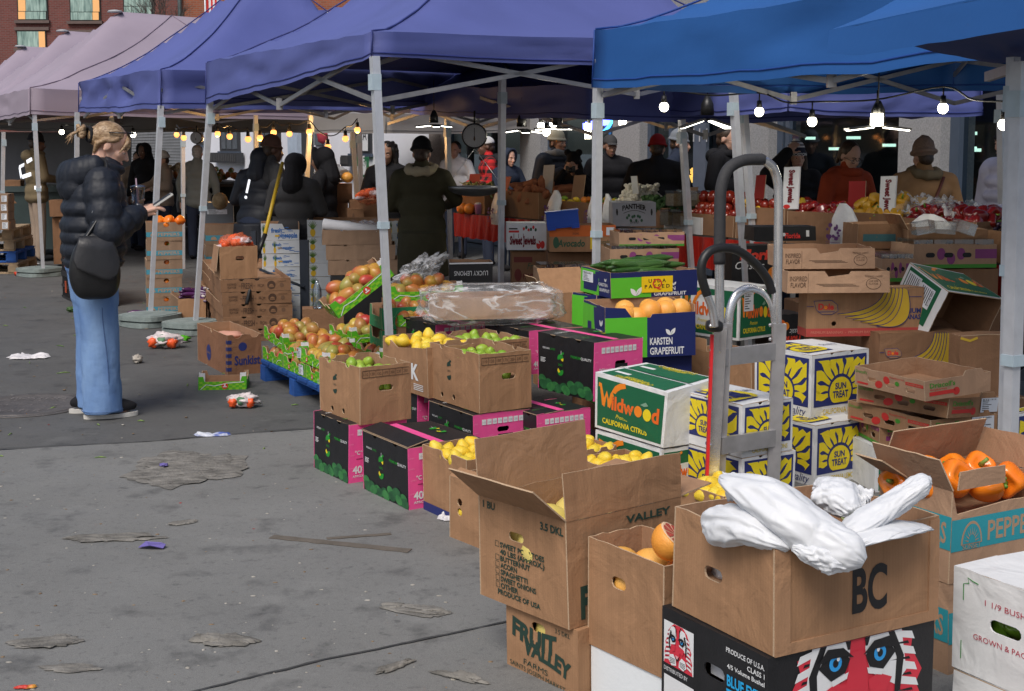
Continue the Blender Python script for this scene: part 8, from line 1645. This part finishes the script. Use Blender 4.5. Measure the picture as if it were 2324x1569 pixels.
mb=MB();R_=Matrix.Translation(gt3.pt(.02,.3,.15))@Matrix.Rotation(rad(97),4,'Y')@Matrix.Rotation(rad(6),4,'X');mb.lathe([(.022,0),(.042,0),(.042,.42),(.022,.42)],mat('paper_roll',(.60,.60,.62),.6),16,R_);mb.lathe([(.0225,-.001),(.0,.02)],KR2(),12,R_);o=mb.build('paper_roll');tag(o,'white roll of paper lying in the topmost grey brown tray','paper roll')
b=Carton('plastic_crate','black plastic crate under the plain grey brown trays','crate',0,0,0,yaw=84,W=.50,L=.4,H=g0.z-.003,P=V((g0.x+.01,g0.y,0)),mo=BLK2,open=False,sq=1);b.done()
mb=MB();mb.lathe([(.032,0),(.034,.02),(.033,.14),(.013,.19),(.013,.205)],glassy('bottle_clear',(.85,.92,.97),.25,.1,.95),14);o=mb.build('water_bottle');o.location=atY(720,700,9.6);tag(o,'clear water bottle by the dark rack post','bottle')
b=Carton('cardboard_box','low brown carton holding the water bottle by the rack','carton',0,0,0,yaw=80,W=.3,L=.2,H=max(.05,o.location.z-.004),P=V((o.location.x-.1,9.55,0)),mo=KR2(),open=False,sq=1,group='brown cartons by the mango stall');b.done()
br=empty('broom',atY(585,640,10.9));tag(br,'yellow broom pole leaning on the pineapple trays','broom');mb=MB();mb.tube([atY(601,535,10.95)-br.location,atY(641,370,11.5)-br.location],.017,mat('broom_yellow',(.62,.40,.02),.4),8);mb.build('pole',br);mb=MB();mb.tube([atY(586,575,10.85)-br.location,atY(602,532,10.95)-br.location],.019,RUB,8);mb.build('sleeve',br);mb=MB();mb.tube([atY(560,690,10.5)-br.location,atY(586,575,10.85)-br.location],.016,RUB,8);mb.build('lower_pole',br)
b=frontbox('brown carton with a dark oval print, right of the padded coat',790,795,440,500,13.0)if 0 else None
for xa,xb,y0,y1,Y,lb in((862,994,514,530,12.9,0),(870,990,480,512,12.6,0)):pass
for xa,xb,y0,y1,Y,lb in((790,826,475,520,12.9,'brown carton with a dark oval stamp, on the shelf behind the rack'),(700,800,418,462,13.2,'brown carton with an oval stamp under the foil tray'),(795,862,455,500,13.0,'dark brown carton under the net of oranges'),(632,700,466,520,12.8,'brown carton behind the yellow broom pole'),(700,790,463,515,13.1,'brown carton beneath the one with the oval stamp')):
 b=frontbox(lb,xa,xb,y0,y1,Y,mo=KR2(),open=False,sq=1,yaw=80,group='dark brown cartons on the shelf behind the pineapples');b.mb.disc(b.fr['R'],b.W*.35,b.H*.5,b.W*.08,b.H*.3,mat('kraft_ink_faint',(.15,.08,.045),.85),1);b.done()
o=empty('shelf_table',V((atY(740,520,13.1).x,13.1,0)));tag(o,'dark table behind the pineapple rack','table');mb=MB();zt_=atY(740,520,13.0).z-.02;mb.box((.1,.15,zt_),(1.6,.8,.03),TTOP,Matrix.Rotation(rad(-8),3,'Z'));mb.build('tabletop',o)
for sx in(-.6,.75):mb=MB();mb.box((sx,.15,zt_/2-.01),(.05,.6,zt_-.02),STEEL);mb.build('leg',o)
netbag('red net of oranges on the shelf behind the near pole',atY(838,452,12.9),.11,10,9)
mb=MB();crumple(mb,(0,0,0),(.20,.14,.03),mat('foil',(.7,.7,.72),.25,.1,metal=1.),8,None,.5,30,16);o=mb.build('foil_tray');o.location=atY(738,410,13.1);tag(o,'crumpled foil tray on the stamped carton','foil tray')
mb=MB();crumple(mb,(0,0,0),(.16,.10,.09),BGW,12,None,.5,30,18);o=mb.build('plastic_bag');o.location=atY(752,392,13.2);tag(o,'crumpled pale plastic bag behind the foil tray','bag')
place(PROTO['grapefruit'],Matrix.Translation(atY(788,403,13.1)),'green yellow melon beside the foil tray','melon',None).name='melon'
# left side: pepper stack, aubergines, crates, dark fruit stall
pp0=at(333,717,0)
def pept(label,P,k,W=.325,L=.32,H=.172,yaw=74,orange=True):
 b=Carton('pepper_tray',label,'tray',0,0,0,yaw=yaw+rnd.uniform(-1.5,1.5),W=W,L=L,H=H,P=P,mo=mat('kraft_dull',(.27,.18,.12),.85,.1,5,.1,150,corr=.05,spec=.2),group='brown pepper trays with a teal band',floor=.1,holes={'R':[(W*.56,H*.86,.05,.04)]}if orange else{})
 for s,w in(('R',W),('L',L)):
  f=b.fr[s];b.mb.rect(f,0,H*.22,w,H*.26,flat('print_pale_teal',(.06,.27,.36)),1);b.mb.text(f,'PEPPERS',w*.62,H*.27,H*.16,flat('print_kraft_on_teal',(.42,.27,.17)),w=w*.6,bold=.02);b.mb.disc(f,w*.18,H*.26,w*.07,H*.16,flat('print_kraft_on_teal',(.42,.27,.17)),2,12,0,pi)
 b.done()
 if orange:place(PROTO['orange_pepper'],Matrix.Translation(b.M@V((W*.56,.065,H*.80)))@rrot()@Matrix.Scale(.9,4),'orange pepper showing in the '+label.replace('brown pepper tray with a teal band, ','')+' tray','pepper','orange peppers in the left trays').name='orange_pepper'
 return b
for i in range(5):pept('brown pepper tray with a teal band, %s of the front stack'%('lowest','second up','middle','second from the top','topmost')[i],V((pp0.x+.004*i,pp0.y,.174*i)),i)
for i in range(4):pept('brown pepper tray with a teal band, %s of the stack behind'%('lowest','second up','third up','topmost')[i],V((pp0.x+.44,pp0.y+.55,.205*i)),i,W=.42,H=.2,orange=False)
for i in range(3):place(PROTO['orange_pepper'],Matrix.Translation(V((pp0.x+.1+.1*i,pp0.y+.12,.88)))@rrot(),'orange pepper on top of the front pepper stack','pepper','orange peppers in the left trays').name='orange_pepper'
eb=Carton('cardboard_box','plain brown carton of aubergines at the foot of the tent pole','carton',405,735,0,yaw=80,W=.24,L=.22,H=.22,group='brown cartons by the mango stall',floor=.15);eb.flap('L',.08,140);eb.done()
for i in range(9):o=place(PROTO['eggplant'],Matrix.Translation(eb.pt(.5+rnd.uniform(-.15,.15),.3+.05*i,.22+.03*(i%3)))@Matrix.Rotation(rnd.uniform(-.5,.5),4,'Z')@Matrix.Rotation(rnd.uniform(-.2,.2),4,'Y'),'purple aubergine heaped in the plain carton by the tent pole','aubergine','aubergines');o.name='aubergine'
for x,y,a,lb in((460,752,-.4,'purple aubergine lying on the asphalt beside the weight plates'),(376,712,.1,'purple aubergine lying by the pepper trays'),(318,716,.0,'purple aubergine lying left of the pepper trays')):o=place(PROTO['eggplant'],Matrix.Translation(at(x,y,0)+V((0,0,.024)))@Matrix.Rotation(a,4,'Z'),lb,'aubergine','aubergines');o.name='aubergine'
CRB=mat('crate_black',(.014,.013,.014),.5,.2,10);CRO=flat('crate_orange_mark',(.35,.06,.02))
def crate(label,P,yaw,W=.34,L=.5,H=.26):
 o=empty('plastic_crate',P,pi/2-rad(yaw));tag(o,label,'crate','black plastic crates');mb=MB()
 for z in(.01,H*.5,H-.015):mb.box((W/2,.01,z),(W,.02,.03),CRB);mb.box((W/2,L-.01,z),(W,.02,.03),CRB);mb.box((.01,L/2,z),(.02,L,.03),CRB);mb.box((W-.01,L/2,z),(.02,L,.03),CRB)
 for k in range(6):mb.box((W*(k+.5)/6,.012,H/2),(.018,.016,H*.95),CRB)
 for k in range(8):mb.box((.012,L*(k+.5)/8,H/2),(.016,.018,H*.95),CRB)
 mb.box((W/2,L/2,H*.45),(W-.03,L-.03,H*.85),mat('crate_inner',(.008,.008,.009),.8));mb.build('lattice',o);mb=MB();mb.box((-.004,L*.5,H*.5),(.006,.07,.12),CRO);mb.box((W*.5,-.004,H*.5),(.07,.006,.12),CRO);mb.build('mark',o)
c0=at(190,700,0)
for i in range(3):
 for j,(dx,dy)in enumerate(((0,0),(-.30,.54))):crate('black slatted crate with an orange mark, %s of the %s pile'%(('lowest','middle','topmost')[i],('near','far')[j]),V((c0.x+dx,c0.y+dy,.262*i)),61)
td=empty('market_table',atn(440,500,6.7)*1);td.location.z=0;tag(td,'dark trestle table of the far citrus stall','table','trestle tables of the stall');mb=MB();zt_=.95;mb.bar(V((0,0,zt_))-RV*3.2,V((0,0,zt_))+RV*5.5,.9,.05,TTOP);mb.build('tabletop',td);mb=MB();mb.bar(V((0,0,.45))-RV*3.2+NV*.3,V((0,0,.45))+RV*5.5+NV*.3,.05,.85,mat('skirt_dark',(.02,.018,.018),.9));mb.build('skirt',td)
MEL=two('melon_net',(.20,.14,.07),(.30,.22,.12),20,.4,.6,.9,.3,60);proto('melon',MB().ell((0,0,0),(.075,.075,.08),MEL,12,9))
DG_=proto('dark_citrus',MB().ell((0,0,0),(.045,.045,.042),two('citrus_shade',(.42,.13,.02),(.10,.17,.02),2.5,.45,.55,.45),10,7))
for i in range(34):
 u=rnd.uniform(-3.0,0.8);l=rnd.random();p=td.location+RV*(u+4.2)+NV*rnd.uniform(-.25,.3)+V((0,0,zt_+.10+.16*l*l));place(PROTO['melon'],Matrix.Translation(p)@rrot(),'netted melon heaped on the far citrus stall','melon','netted melons on the far stall').name='melon'
for i in range(90):
 u=rnd.uniform(-3.0,1.3);l=rnd.random();p=td.location+RV*u+NV*rnd.uniform(-.35,.3)+V((0,0,zt_+.06+.22*l*(1-abs(u+1)/4)));place(DG_,Matrix.Translation(p)@rrot()@Matrix.Scale(rnd.uniform(.9,1.3),4),'orange or green citrus heaped on the far stall','citrus','citrus heaped on the far stall').name='citrus'
b=Carton('plastic_bin','grey plastic bin with white labels under the tote bag','bin',0,0,0,yaw=80,W=.30,L=.3,H=.28,P=V((atY(440,520,13.6).x+.1,13.6,atY(440,522,13.6).z)),mo=mat('bin_grey',(.16,.18,.20),.5),open=False,sq=1);b.sticker('R',.04,.16,.2,.05);b.done();zb=b.P.z
b=Carton('cardboard_box','brown carton beneath the grey plastic bin','carton',0,0,0,yaw=80,W=.34,L=.3,H=zb-.004,P=V((b.P.x-.02,b.P.y-.02,0)),mo=KR2(),open=False,sq=1,group='dark brown cartons on the shelf behind the pineapples');b.done()
place(PROTO['melon'],Matrix.Translation(atY(499,457,13.4))@Matrix.Scale(1.1,4),'orange melon with a sticker above the tote bag','melon',None).name='melon'
dm=empty('rubbish_container',at(70,596,0)+V((-.6,1.4,0)));tag(dm,'dark green plastic rubbish container behind the worker','container');mb=MB();dg=mat('container_green',(.035,.055,.055),.55,.2,5);mb.add([(-1.1,-.35,.1),(1.1,-.35,.1),(1.1,.4,.1),(-1.1,.4,.1),(-1.25,-.45,1.0),(1.25,-.45,1.0),(1.25,.5,1.0),(-1.25,.5,1.0)],[(3,2,1,0),(4,5,6,7),(0,1,5,4),(1,2,6,5),(2,3,7,6),(3,0,4,7)],dg);mb.build('tub',dm);mb=MB();mb.box((0,-.46,.97),(2.55,.06,.08),dg);mb.box((0,.5,.97),(2.55,.06,.08),dg);mb.build('rim',dm)
for sx in(-.9,.9):mb=MB();mb.lathe([(.02,-.03),(.08,-.03),(.08,.03),(.02,.03)],RUB,12,Matrix.Translation(V((sx,-.2,.08)))@Matrix.Rotation(pi/2,4,'X'));mb.build('wheel',dm)
def lbox(label,xa,xb,y0,y1,Y,yaw=80,**k):b=frontbox(label,xa,xb,y0,y1,Y,mo=k.pop('mo',KR2()),yaw=yaw,open=k.pop('open',False),sq=1,group='brown cartons in the far left corner',**k);b.done();return b
lbox('brown carton with raised flaps on the green container',5,48,410,462,18.9,open=True).o
lbox('brown carton with a handle hole right of the worker',113,158,455,492,17.2);lbox('brown carton under the one right of the worker',122,160,494,600,17.3);lbox('open brown carton behind the woman',135,175,500,535,16.0)
pz=.0
for i,(mt,h_)in enumerate(((WOOD,.14),(BLP,.14),(WOOD,.14),(WOOD,.14))):
 p=at(52,622,0);pallet(('plain wooden pallet at the bottom of the far left pile','blue pallet in the far left pile','plain wooden pallet above the blue one','plain wooden pallet on top of the far left pile')[i],V((p.x-.1-.02*i,p.y,pz)),72,1.0,1.0,mt,h_,'pallets in the far left pile')if 0 else pallet(('plain wooden pallet at the bottom of the far left pile','blue pallet in the far left pile','plain wooden pallet above the blue one','plain wooden pallet on top of the far left pile')[i],V((p.x-1.05-.02*i,p.y-.12,pz)),83,1.0,1.0,mt,h_,'pallets in the far left pile');pz+=.142
for i in range(4):b=frontbox('brown carton with a white label on the far left pallets, %s'%('lowest','second up','third up','topmost')[i],-30,18+(3 if i==0 else 0),536-22*i-20,536-22*i,15.9,mo=mat('kraft_dull',(.27,.18,.12)),yaw=83,open=False,sq=1,group='brown cartons in the far left corner');b.sticker('R',b.W*.7,b.H*.15,b.W*.25,b.H*.7);b.P.z=pz+.115*i;b.M=Matrix.Translation(V((b.P.x,b.P.y,pz+.003+(b.H+.002)*i)))@Matrix.Rotation(pi/2-rad(83),4,'Z');b.done()
# lamps
BW_,BC_=emit('bulb_warm',(1.0,.37,.10),1.5),emit('bulb_cool',(1.0,.93,.74),8)
SOCK=mat('socket_black',(.012,.012,.012),.5);CORD=mat('cord_black',(.01,.01,.01),.6)
def string(label,bulbs,mt,r=.032,off=.12):
 P=[atY(*b)for b in bulbs];o=empty('string_lights',P[0]);tag(o,label,'string lights','strings of bulbs under the canopies');pts=[]
 for i in range(len(P)):
  a=P[i]+V((0,0,off));pts.append(a)
  if i<len(P)-1:pts.append((a+P[i+1]+V((0,0,off)))/2-V((0,0,.03)))
 mb=MB();mb.tube(arcpts([p-o.location for p in pts]),.006,CORD,5);mb.build('cord',o)
 for p in P:
  q=p-o.location;mb=MB();mb.ell(q,(r,r,r*1.05),mt,14,10);bo=mb.build('bulb',o);mb=MB();mb.tube([q+V((0,0,r*.8)),q+V((0,0,r*2.4))],[r*.62,r*.5],SOCK,10);mb.tube([q+V((0,0,r*2.2)),q+V((0,0,off))],.005,CORD,5);mb.build('socket',bo)
string('string of round white bulbs under the bright blue canopy',[(1507,243,8.6),(1723,254,8.6),(1843,276,8.2),(2140,246,7.6),(2278,283,7.0)],BC_,.030)
string('string of three white bulbs above the cream hat',[(1228,286,11.5),(1256,281,11.6),(1240,300,11.4),(1413,278,10.6)],BC_,.033)
string('string of warm bulbs under the grey canopy, left run',[(401,306,16.5),(417,313,15.5),(494,304,15.2),(521,310,14.8),(563,316,14.3)],BW_,.034)
string('string of warm bulbs under the grey canopy, right run',[(590,313,14.6),(621,301,14.8),(657,304,15.2),(702,299,14.6),(744,334,14.0),(784,315,14.0),(811,295,14.4)],BW_,.034)
string('pair of bulbs behind the worker and the woman',[(140,300,21),(302,306,19)],BC_,.04)
LED=emit('led_panel',(1.0,.96,.85),5);LBK=mat('lamp_black',(.012,.012,.013),.4)
def glow(x,y,Y,col,e):
 ld=bpy.data.lights.new('bulb_light','POINT');ld.energy=e;ld.color=col;ld.shadow_soft_size=.05;lo_=bpy.data.objects.new('bulb_light',ld);COL.objects.link(lo_);lo_.location=atY(x,y,Y)-V((0,0,.09))
for x,y,Y in((494,304,15.2),(590,313,14.6),(702,299,14.6),(811,295,14.4)):glow(x,y,Y,(1,.55,.2),9)
for x,y,Y in((1240,299,11.4),(1843,276,8.2),(1990,272,7.75),(2140,246,7.6)):glow(x,y,Y,(1,.93,.78),3)
def fan(label,x,y,Y,s=1.,lit=True,droop=.3,blades=((-1,.2),(1,.25),(.2,-1))):
 o=empty('work_lamp',atY(x,y,Y));tag(o,label,'lamp','folding lamps under the canopies');mb=MB();mb.tube([(0,0,.02*s),(0,0,.1*s),(0,0,.16*s)],[.05*s,.045*s,.016*s],LBK,12);mb.tube([(0,0,.15*s),(0,0,.4)],.004,CORD,5);mb.build('housing',o)
 for a,b_ in blades:
  d=V((a,b_,-droop)).normalized();e=d.cross(V((0,0,1))).normalized();n_=e.cross(d);mb=MB();c=d*.12*s;mb.bar(d*.03*s,d*.21*s,.10*s,.014*s,LBK,n_);bl=mb.build('blade',o);mb=MB();mb.bar(d*.04*s-V((0,0,.010*s)),d*.20*s-V((0,0,.010*s)),.075*s,.006*s,LED,n_);mb.build('led_strip',bl)
fan('black folding lamp with lit blades left of the round scale',985,283,12.0,.8,droop=.1);fan('black folding lamp with lit blades behind the pole',1184,293,11.5,.9,droop=.15);fan('black folding lamp above the cream hat',1265,290,11.0,.9,droop=.05);fan('black folding lamp with drooping blades under the second row canopy',1605,268,9.6,1.0,droop=.35,blades=((-1,-.2),(1,-.2),(.9,.5)))
fan('lit square lamp with thin arms under the bright blue canopy',1992,285,7.8,.9,droop=.12,blades=((-1,-.1),(1,-.1)))
o=empty('led_lamp',atY(1990,272,7.75));tag(o,'bright square lamp hanging among the bulbs, behind the tall handle','lamp');mb=MB();mb.box((0,0,0),(.058,.058,.07),emit('led_block',(1.0,.93,.72),16));mb.build('light_block',o);mb=MB();mb.tube([(0,0,.035),(0,0,.09)],[.022,.016],SOCK,10);mb.tube([(0,0,.09),(0,0,.17)],.005,CORD,5);mb.build('socket',o)
o=empty('led_lamp',atY(1334,298,11.5));tag(o,'bright narrow lamp beside the blue neon sign','lamp');mb=MB();mb.box((0,0,0),(.05,.05,.13),emit('led_block',(1.0,.93,.72),16));mb.build('light_block',o);mb=MB();mb.tube([(0,0,.06),(0,0,.25)],.006,CORD,5);mb.build('cord',o)
def scale(label,x,y,Y,r,dark):
 o=empty('hanging_scale',atY(x,y,Y));tag(o,label,'scale','hanging scales');M=Matrix.Rotation(pi/2,4,'X');mb=MB();mb.lathe([(r*.96,-.05),(r*1.12,-.04),(r*1.12,.03),(r*.96,.045)],LBK,28,M);mb.build('case',o)
 f=(V((0,-.052,0)),V((1,0,0)),V((0,0,1)));mb=MB();mb.disc(f,0,0,r*.98,r*.98,mat('dial_grey',(.36,.37,.39)if not dark else(.03,.03,.035),.35),0,28);k=BLK()if not dark else WHT()
 for i in range(24):a=2*pi*i/24;mb.stroke(f,[(r*.84*cos(a),r*.84*sin(a)),(r*.93*cos(a),r*.93*sin(a))],r*.02,k,1)
 mb.build('dial',o);mb=MB();mb.stroke(f,[(0,-r*.1),(0,r*.7)],r*.05,k,2);mb.poly(f,[(-r*.09,-r*.3),(0,-r*.48),(r*.09,-r*.3),(r*.04,0),(-r*.04,0)],KINK(),2);mb.build('pointer',o)
 mb=MB();mb.tube([(0,0,r*1.1),(0,0,r*2.2)],.008,CORD,6);mb.build('hook',o)
 if not dark:
  for sx in(-1,1):mb=MB();mb.tube([(0,0,-r*1.1),(sx*.22,0,-.40)],.003,POLE,5);mb.build('chain',o)
  mb=MB();mb.ell((0,0,-.42),(.24,.17,.09),mat('pan_steel',(.35,.36,.38),.35,.1,metal=.9),24,12,fn=lambda v:V((v.x,v.y,min(v.z,.0))));mb.build('pan',o)
scale('round hanging scale with a pale dial and a steel pan',1077,309,11.2,.096,False);scale('small dark round hanging scale before the white wall',447,313,14.5,.06,True)
# litter, cover and stains on the ground
mc=empty('manhole_cover',at(62,921,0));tag(mc,'round cast iron manhole cover at the far left','manhole cover');IRON=mat('cast_iron',(.125,.115,.11),.6,.3,12,.5,60,metal=.4);mb=MB();R0=.34;mb.lathe([(R0,.001),(R0,.008),(R0-.03,.010),(R0-.035,.006),(.01,.006)],IRON,40);mb.build('cover',mc);mb=MB();f=(V((0,0,.006)),V((1,0,0)),V((0,1,0)))
for k in range(9):mb.text(f,'=+',(k%3-1)*.15,(k//3-1)*.14-.03,.05,mat('iron_worn',(.20,.18,.17),.5,.3),layer=1,w=.1)
mb.text(f,'BOSTON',0,.17,.06,mat('iron_worn',(.2,.18,.17)),w=.34,layer=2);mb.text(f,'WATER',0,-.22,.06,mat('iron_worn',(.2,.18,.17)),w=.3,layer=2);mb.build('raised_pattern',mc);mb=MB();mb.lathe([(R0+.035,.0),(R0+.035,.006),(R0+.005,.007),(R0+.005,0)],IRON,40);mb.build('rim',mc)
SCR=two('trodden_card',(.10,.095,.085),(.235,.222,.20),10,.36,.66,.9,.7,60,stretch=(1,3.2,1),det=8);SCD=two('trodden_card_brown',(.10,.085,.068),(.135,.115,.095),12,.35,.65,.9,.4,60)
def scrap(label,x,y,rx,ry,seed,mt=None,h=.006,rot=0.,name='trodden_cardboard',cat='litter',n=56,layers=3):
 p=at(x,y,.004);o=None;mb=MB();q=random.Random(seed)
 for l in range(layers):
  k=14;vs=[V((0,0,.004+.004*l))];sx=1-.22*l;ox,oy=q.uniform(-.2,.2)*rx*l,q.uniform(-.25,.25)*ry*l;rings=9
  for r in range(1,rings+1):
   for i in range(n):
    a=2*pi*i/n;ed=1+.34*noise.noise(V((cos(a)*1.6+seed+l*3,sin(a)*1.6,l)))+.24*noise.noise(V((cos(a)*5+seed,sin(a)*5,l)))+.2*noise.noise(V((cos(a)*13+seed,sin(a)*13,l)))
    x_,y_=rx*.88*sx*ed*cos(a)*r/rings+ox,ry*sx*ed*sin(a)*r/rings+oy
    w_=abs(noise.noise(V((x_*5+seed,y_*26,l*2))))*1.6+.6*abs(noise.noise(V((x_*18,y_*40+seed,l))))
    vs.append(V((x_,y_,.003+.003*l+h*w_*(1 if r<rings else .1))))
  vs[0]+=V((ox,oy,0));fs=[(0,1+i,1+(i+1)%n)for i in range(n)]
  for r in range(rings-1):fs+=[(1+r*n+i,1+(r+1)*n+i,1+(r+1)*n+(i+1)%n,1+r*n+(i+1)%n)for i in range(n)]
  mb.add(vs,fs,mt or SCR,True)
 o=mb.build(name);o.location=p;o.rotation_euler=(0,0,rot);tag(o,label,cat);return o
scrap('large flattened sheet of trodden cardboard in the middle of the concrete',420,1062,.33,.34,1,h=.009)
scrap('trodden cardboard strip beside the purple scrap',258,1222,.20,.055,2,rot=.05);scrap('trodden cardboard crumbs above the purple scrap',415,1188,.08,.03,3,rot=.5,layers=2);scrap('flattened cardboard with curled folds, bottom left of the middle',510,1455,.11,.055,4,rot=-.2,h=.012);scrap('pair of pressed cardboard rings near the joint',945,1388,.13,.045,5,rot=-.35);scrap('small pressed card left of the rings',890,1378,.05,.03,6,layers=1);scrap('faint pressed card at the lower left',105,1458,.12,.055,7,rot=.2,layers=2,h=.006);scrap('oval pressed card at the lower left edge',158,1518,.10,.032,8,layers=1,h=.006);scrap('thin dark cardboard shred by the bottom stack',900,1515,.09,.018,9,rot=.8,h=.01);scrap('thin cardboard shred under the bottom stack',1040,1540,.10,.018,10,rot=-.5,h=.01)
for(x,y,rx,ry,rt,lb)in((770,1235,.30,.042,-.32,'long brown tape mark on the concrete'),(815,1218,.13,.025,.25,'short brown tape mark crossing the long one')):
 mb=MB();n_=14;P_=[(-rx+2*rx*i/n_,ry*.55+.006*noise.noise(V((i*.9,x,0))))for i in range(n_+1)];P_=[(a,-b-.008*noise.noise(V((a*20,2,0))))for a,b in P_]+P_[::-1];mb.plate((V((0,0,.003)),V((1,0,0)),V((0,1,0))),P_,[],.002,SCD);o=mb.build('tape_mark');o.location=at(x,y,.004);o.rotation_euler=(0,0,rt);tag(o,lb,'tape mark')
q=random.Random(12)
def small(label,x,y,mt,s,name,seed=1,flat_=.35,z=.0):mb=MB();crumple(mb,(0,0,s*flat_*.8+z),(s,s*.75,s*flat_),mt,seed,None,.5,18,12,2.5);o=mb.build(name);o.location=at(x,y,.004);o.rotation_euler=(0,0,seed);tag(o,label,'litter');return o
mb=MB();PU=flat('scrap_purple',(.16,.13,.38));vs=[(-.05,0,.006),(-.03,.035,.02),(.03,.045,.012),(.055,.01,.016),(.05,-.012,.006),(0,-.02,.02)];mb.add(vs,[(0,5,2,1),(5,4,3,2)],PU);mb.add([(v[0],v[1],v[2]-.002)for v in vs],[(1,2,5,0),(2,3,4,5)],PU);o=mb.build('purple_scrap');o.location=at(343,1246,.004);tag(o,'curled purple plastic scrap on the concrete','litter')
small('purple scrap on the large flattened cardboard',372,1066,PU,.03,'purple_scrap',2,.2,.02)
def netlit(label,x,y,s,seed):
 o=empty('torn_net_bag',at(x,y,0));tag(o,label,'litter','torn net bags on the ground');mb=MB();crumple(mb,(0,0,s*.42),(s,s*.6,s*.42),mat('net_white',(.60,.53,.53),.5,.25,30),seed,None,.5,30,18);mb.build('film',o)
 for i in range(3):mb=MB();crumple(mb,(s*(-.55+.5*i),-s*.35,s*(.34+.1*(i%2))),(s*.3,s*.26,s*.3),(mat('net_orange',(.80,.10,.02)),flat('tag_green',(.1,.22,.12)),mat('net_orange',(.8,.1,.02)))[i],seed+i,None,.4,14,9);mb.build('net',o)
netlit('torn white and orange net bag on the asphalt before the pallet',553,925,.105,3);netlit('torn white and orange net bags beside the weight plates',375,790,.15,7)
small('lime green torn tray corner by the net bags',415,776,MGRN(),.07,'tray_scrap',4,.4);small('crumpled dirty paper ball behind the woman',312,823,mat('paper_dirty',(.42,.38,.33),.8),.055,'paper_ball',5,.6)
sc_=scrap('white torn plastic sheet on the asphalt at the far left',66,812,.16,.09,21,mat('plastic_torn',(.62,.60,.62),.4),.03,.1,name='plastic_sheet',layers=1);scrap('white and blue torn label strip above the big cardboard',487,990,.11,.028,22,two('label_blue_white',(.55,.58,.65),(.06,.10,.35),8,.45,.55),.02,.15,name='torn_label',layers=2)
scrap('white glove or rag at the foot of the striped lemon carton',1020,1180,.05,.03,23,mat('plastic_torn',(.62,.6,.62)),.04,0,name='white_rag',layers=1)
scrap('white paper scrap under the far left weights',88,628,.12,.05,24,WHT(),.01,0,name='paper_scrap',layers=1);scrap('torn white paper by the pallets at the far left',65,600,.16,.08,25,WHT(),.03,0,name='paper_scrap',layers=1)
scrap('red sweet wrapper at the bottom left corner',58,1562,.035,.015,26,two('wrapper',(.5,.03,.02),(.7,.35,.05),30),.012,.1,name='wrapper',layers=1)
for x,y,lb,mt,s in((162,872-0,'green',None,0),):pass
for i,(x,y,c,lb)in enumerate(((161,708,(.05,.10,.03),'short green cucumber end on the asphalt behind the woman'),(180,711,(.60,.06,.02),'red pepper scrap on the asphalt behind the woman'),(197,706,(.30,.25,.2),'brown vegetable scrap on the asphalt behind the woman'),(40,626,(.55,.05,.02),'red tomato scrap at the far left'))):small(lb,x,y,flat('scrap_%d'%i,c),.05,'vegetable_scrap',i+3,.6)
LT=[two('crumb_pale',(.28,.26,.22),(.46,.43,.38),30),two('crumb_brown',(.14,.09,.05),(.25,.17,.09),30),two('crumb_green',(.08,.16,.03),(.2,.3,.07),30),flat('crumb_red',(.3,.03,.03))];mb=MB();q=random.Random(77)
for i in range(330):
 x=q.uniform(-20,1120);y=q.uniform(640,1565)
 if y<960 and x>560 and q.random()<.8:continue
 lim=720+(y-1000)*.85 if y>1000 else 700
 if x>lim:continue
 p=at(x,y,.0045);kind=q.random();a=q.uniform(0,pi);s=q.choice((.005,.006,.008,.013))*(1.1 if y<1000 else .7)
 if kind<.35 and y<1050:d=V((cos(a),sin(a),0))*s*3.2;mb.tube([p-d,p+d*.1+V((0,0,.004)),p+d],[.0025,.004,.002],LT[2],4)
 else:mb.ell(p,(s*q.uniform(.6,1.3),s*q.uniform(.4,1),s*.25),LT[0 if kind<.60 else 1 if kind<.985 else 3],6,4,fn=lumpy(.5,3,i))
o=mb.build('crumbs');tag(o,'crumbs, stalks and leaf scraps scattered over the pavement','litter',None,'stuff')
# light
w=bpy.data.worlds.new('World');SC.world=w;w.use_nodes=True
nt=w.node_tree;bg=nt.nodes['Background'];sky=nt.nodes.new('ShaderNodeTexSky');sky.sky_type='NISHITA';sky.sun_disc=False
SUN_EL,SUN_AZ=rad(53),rad(203)
sky.sun_elevation=SUN_EL;sky.sun_rotation=SUN_AZ;sky.air_density=1.0;sky.dust_density=4.0;sky.ozone_density=1.0
nt.links.new(sky.outputs[0],bg.inputs[0]);bg.inputs[1].default_value=.078
sd=bpy.data.lights.new('sun','SUN');sd.energy=1.5;sd.angle=rad(28);sd.color=(1,.97,.92)
so=bpy.data.objects.new('sun',sd);COL.objects.link(so);so.location=(-3,-5,9)
dv=V((sin(SUN_AZ)*cos(SUN_EL),cos(SUN_AZ)*cos(SUN_EL),sin(SUN_EL)));so.rotation_euler=dv.to_track_quat('Z','Y').to_euler()
vs=SC.view_settings;vs.view_transform='Standard';vs.look='None';vs.gamma=1;vs.exposure=0.56;vs.use_curve_mapping=False
# fuse the bodies and clothes into continuous surfaces
if REM:
 bpy.context.view_layer.update();dg=bpy.context.evaluated_depsgraph_get()
 new=[(o,bpy.data.meshes.new_from_object(o.evaluated_get(dg)))for o in REM]
 for o,me in new:
  mt=o.data.materials[0]if o.data.materials else None
  o.modifiers.clear();me.name=o.name;o.data=me;me.materials.clear()
  if mt:me.materials.append(mt)
  me.polygons.foreach_set('material_index',[0]*len(me.polygons));me.polygons.foreach_set('use_smooth',[True]*len(me.polygons))
SC.cycles.use_denoising=True;SC.cycles.max_bounces=8;SC.cycles.transparent_max_bounces=12;SC.cycles.use_light_tree=True
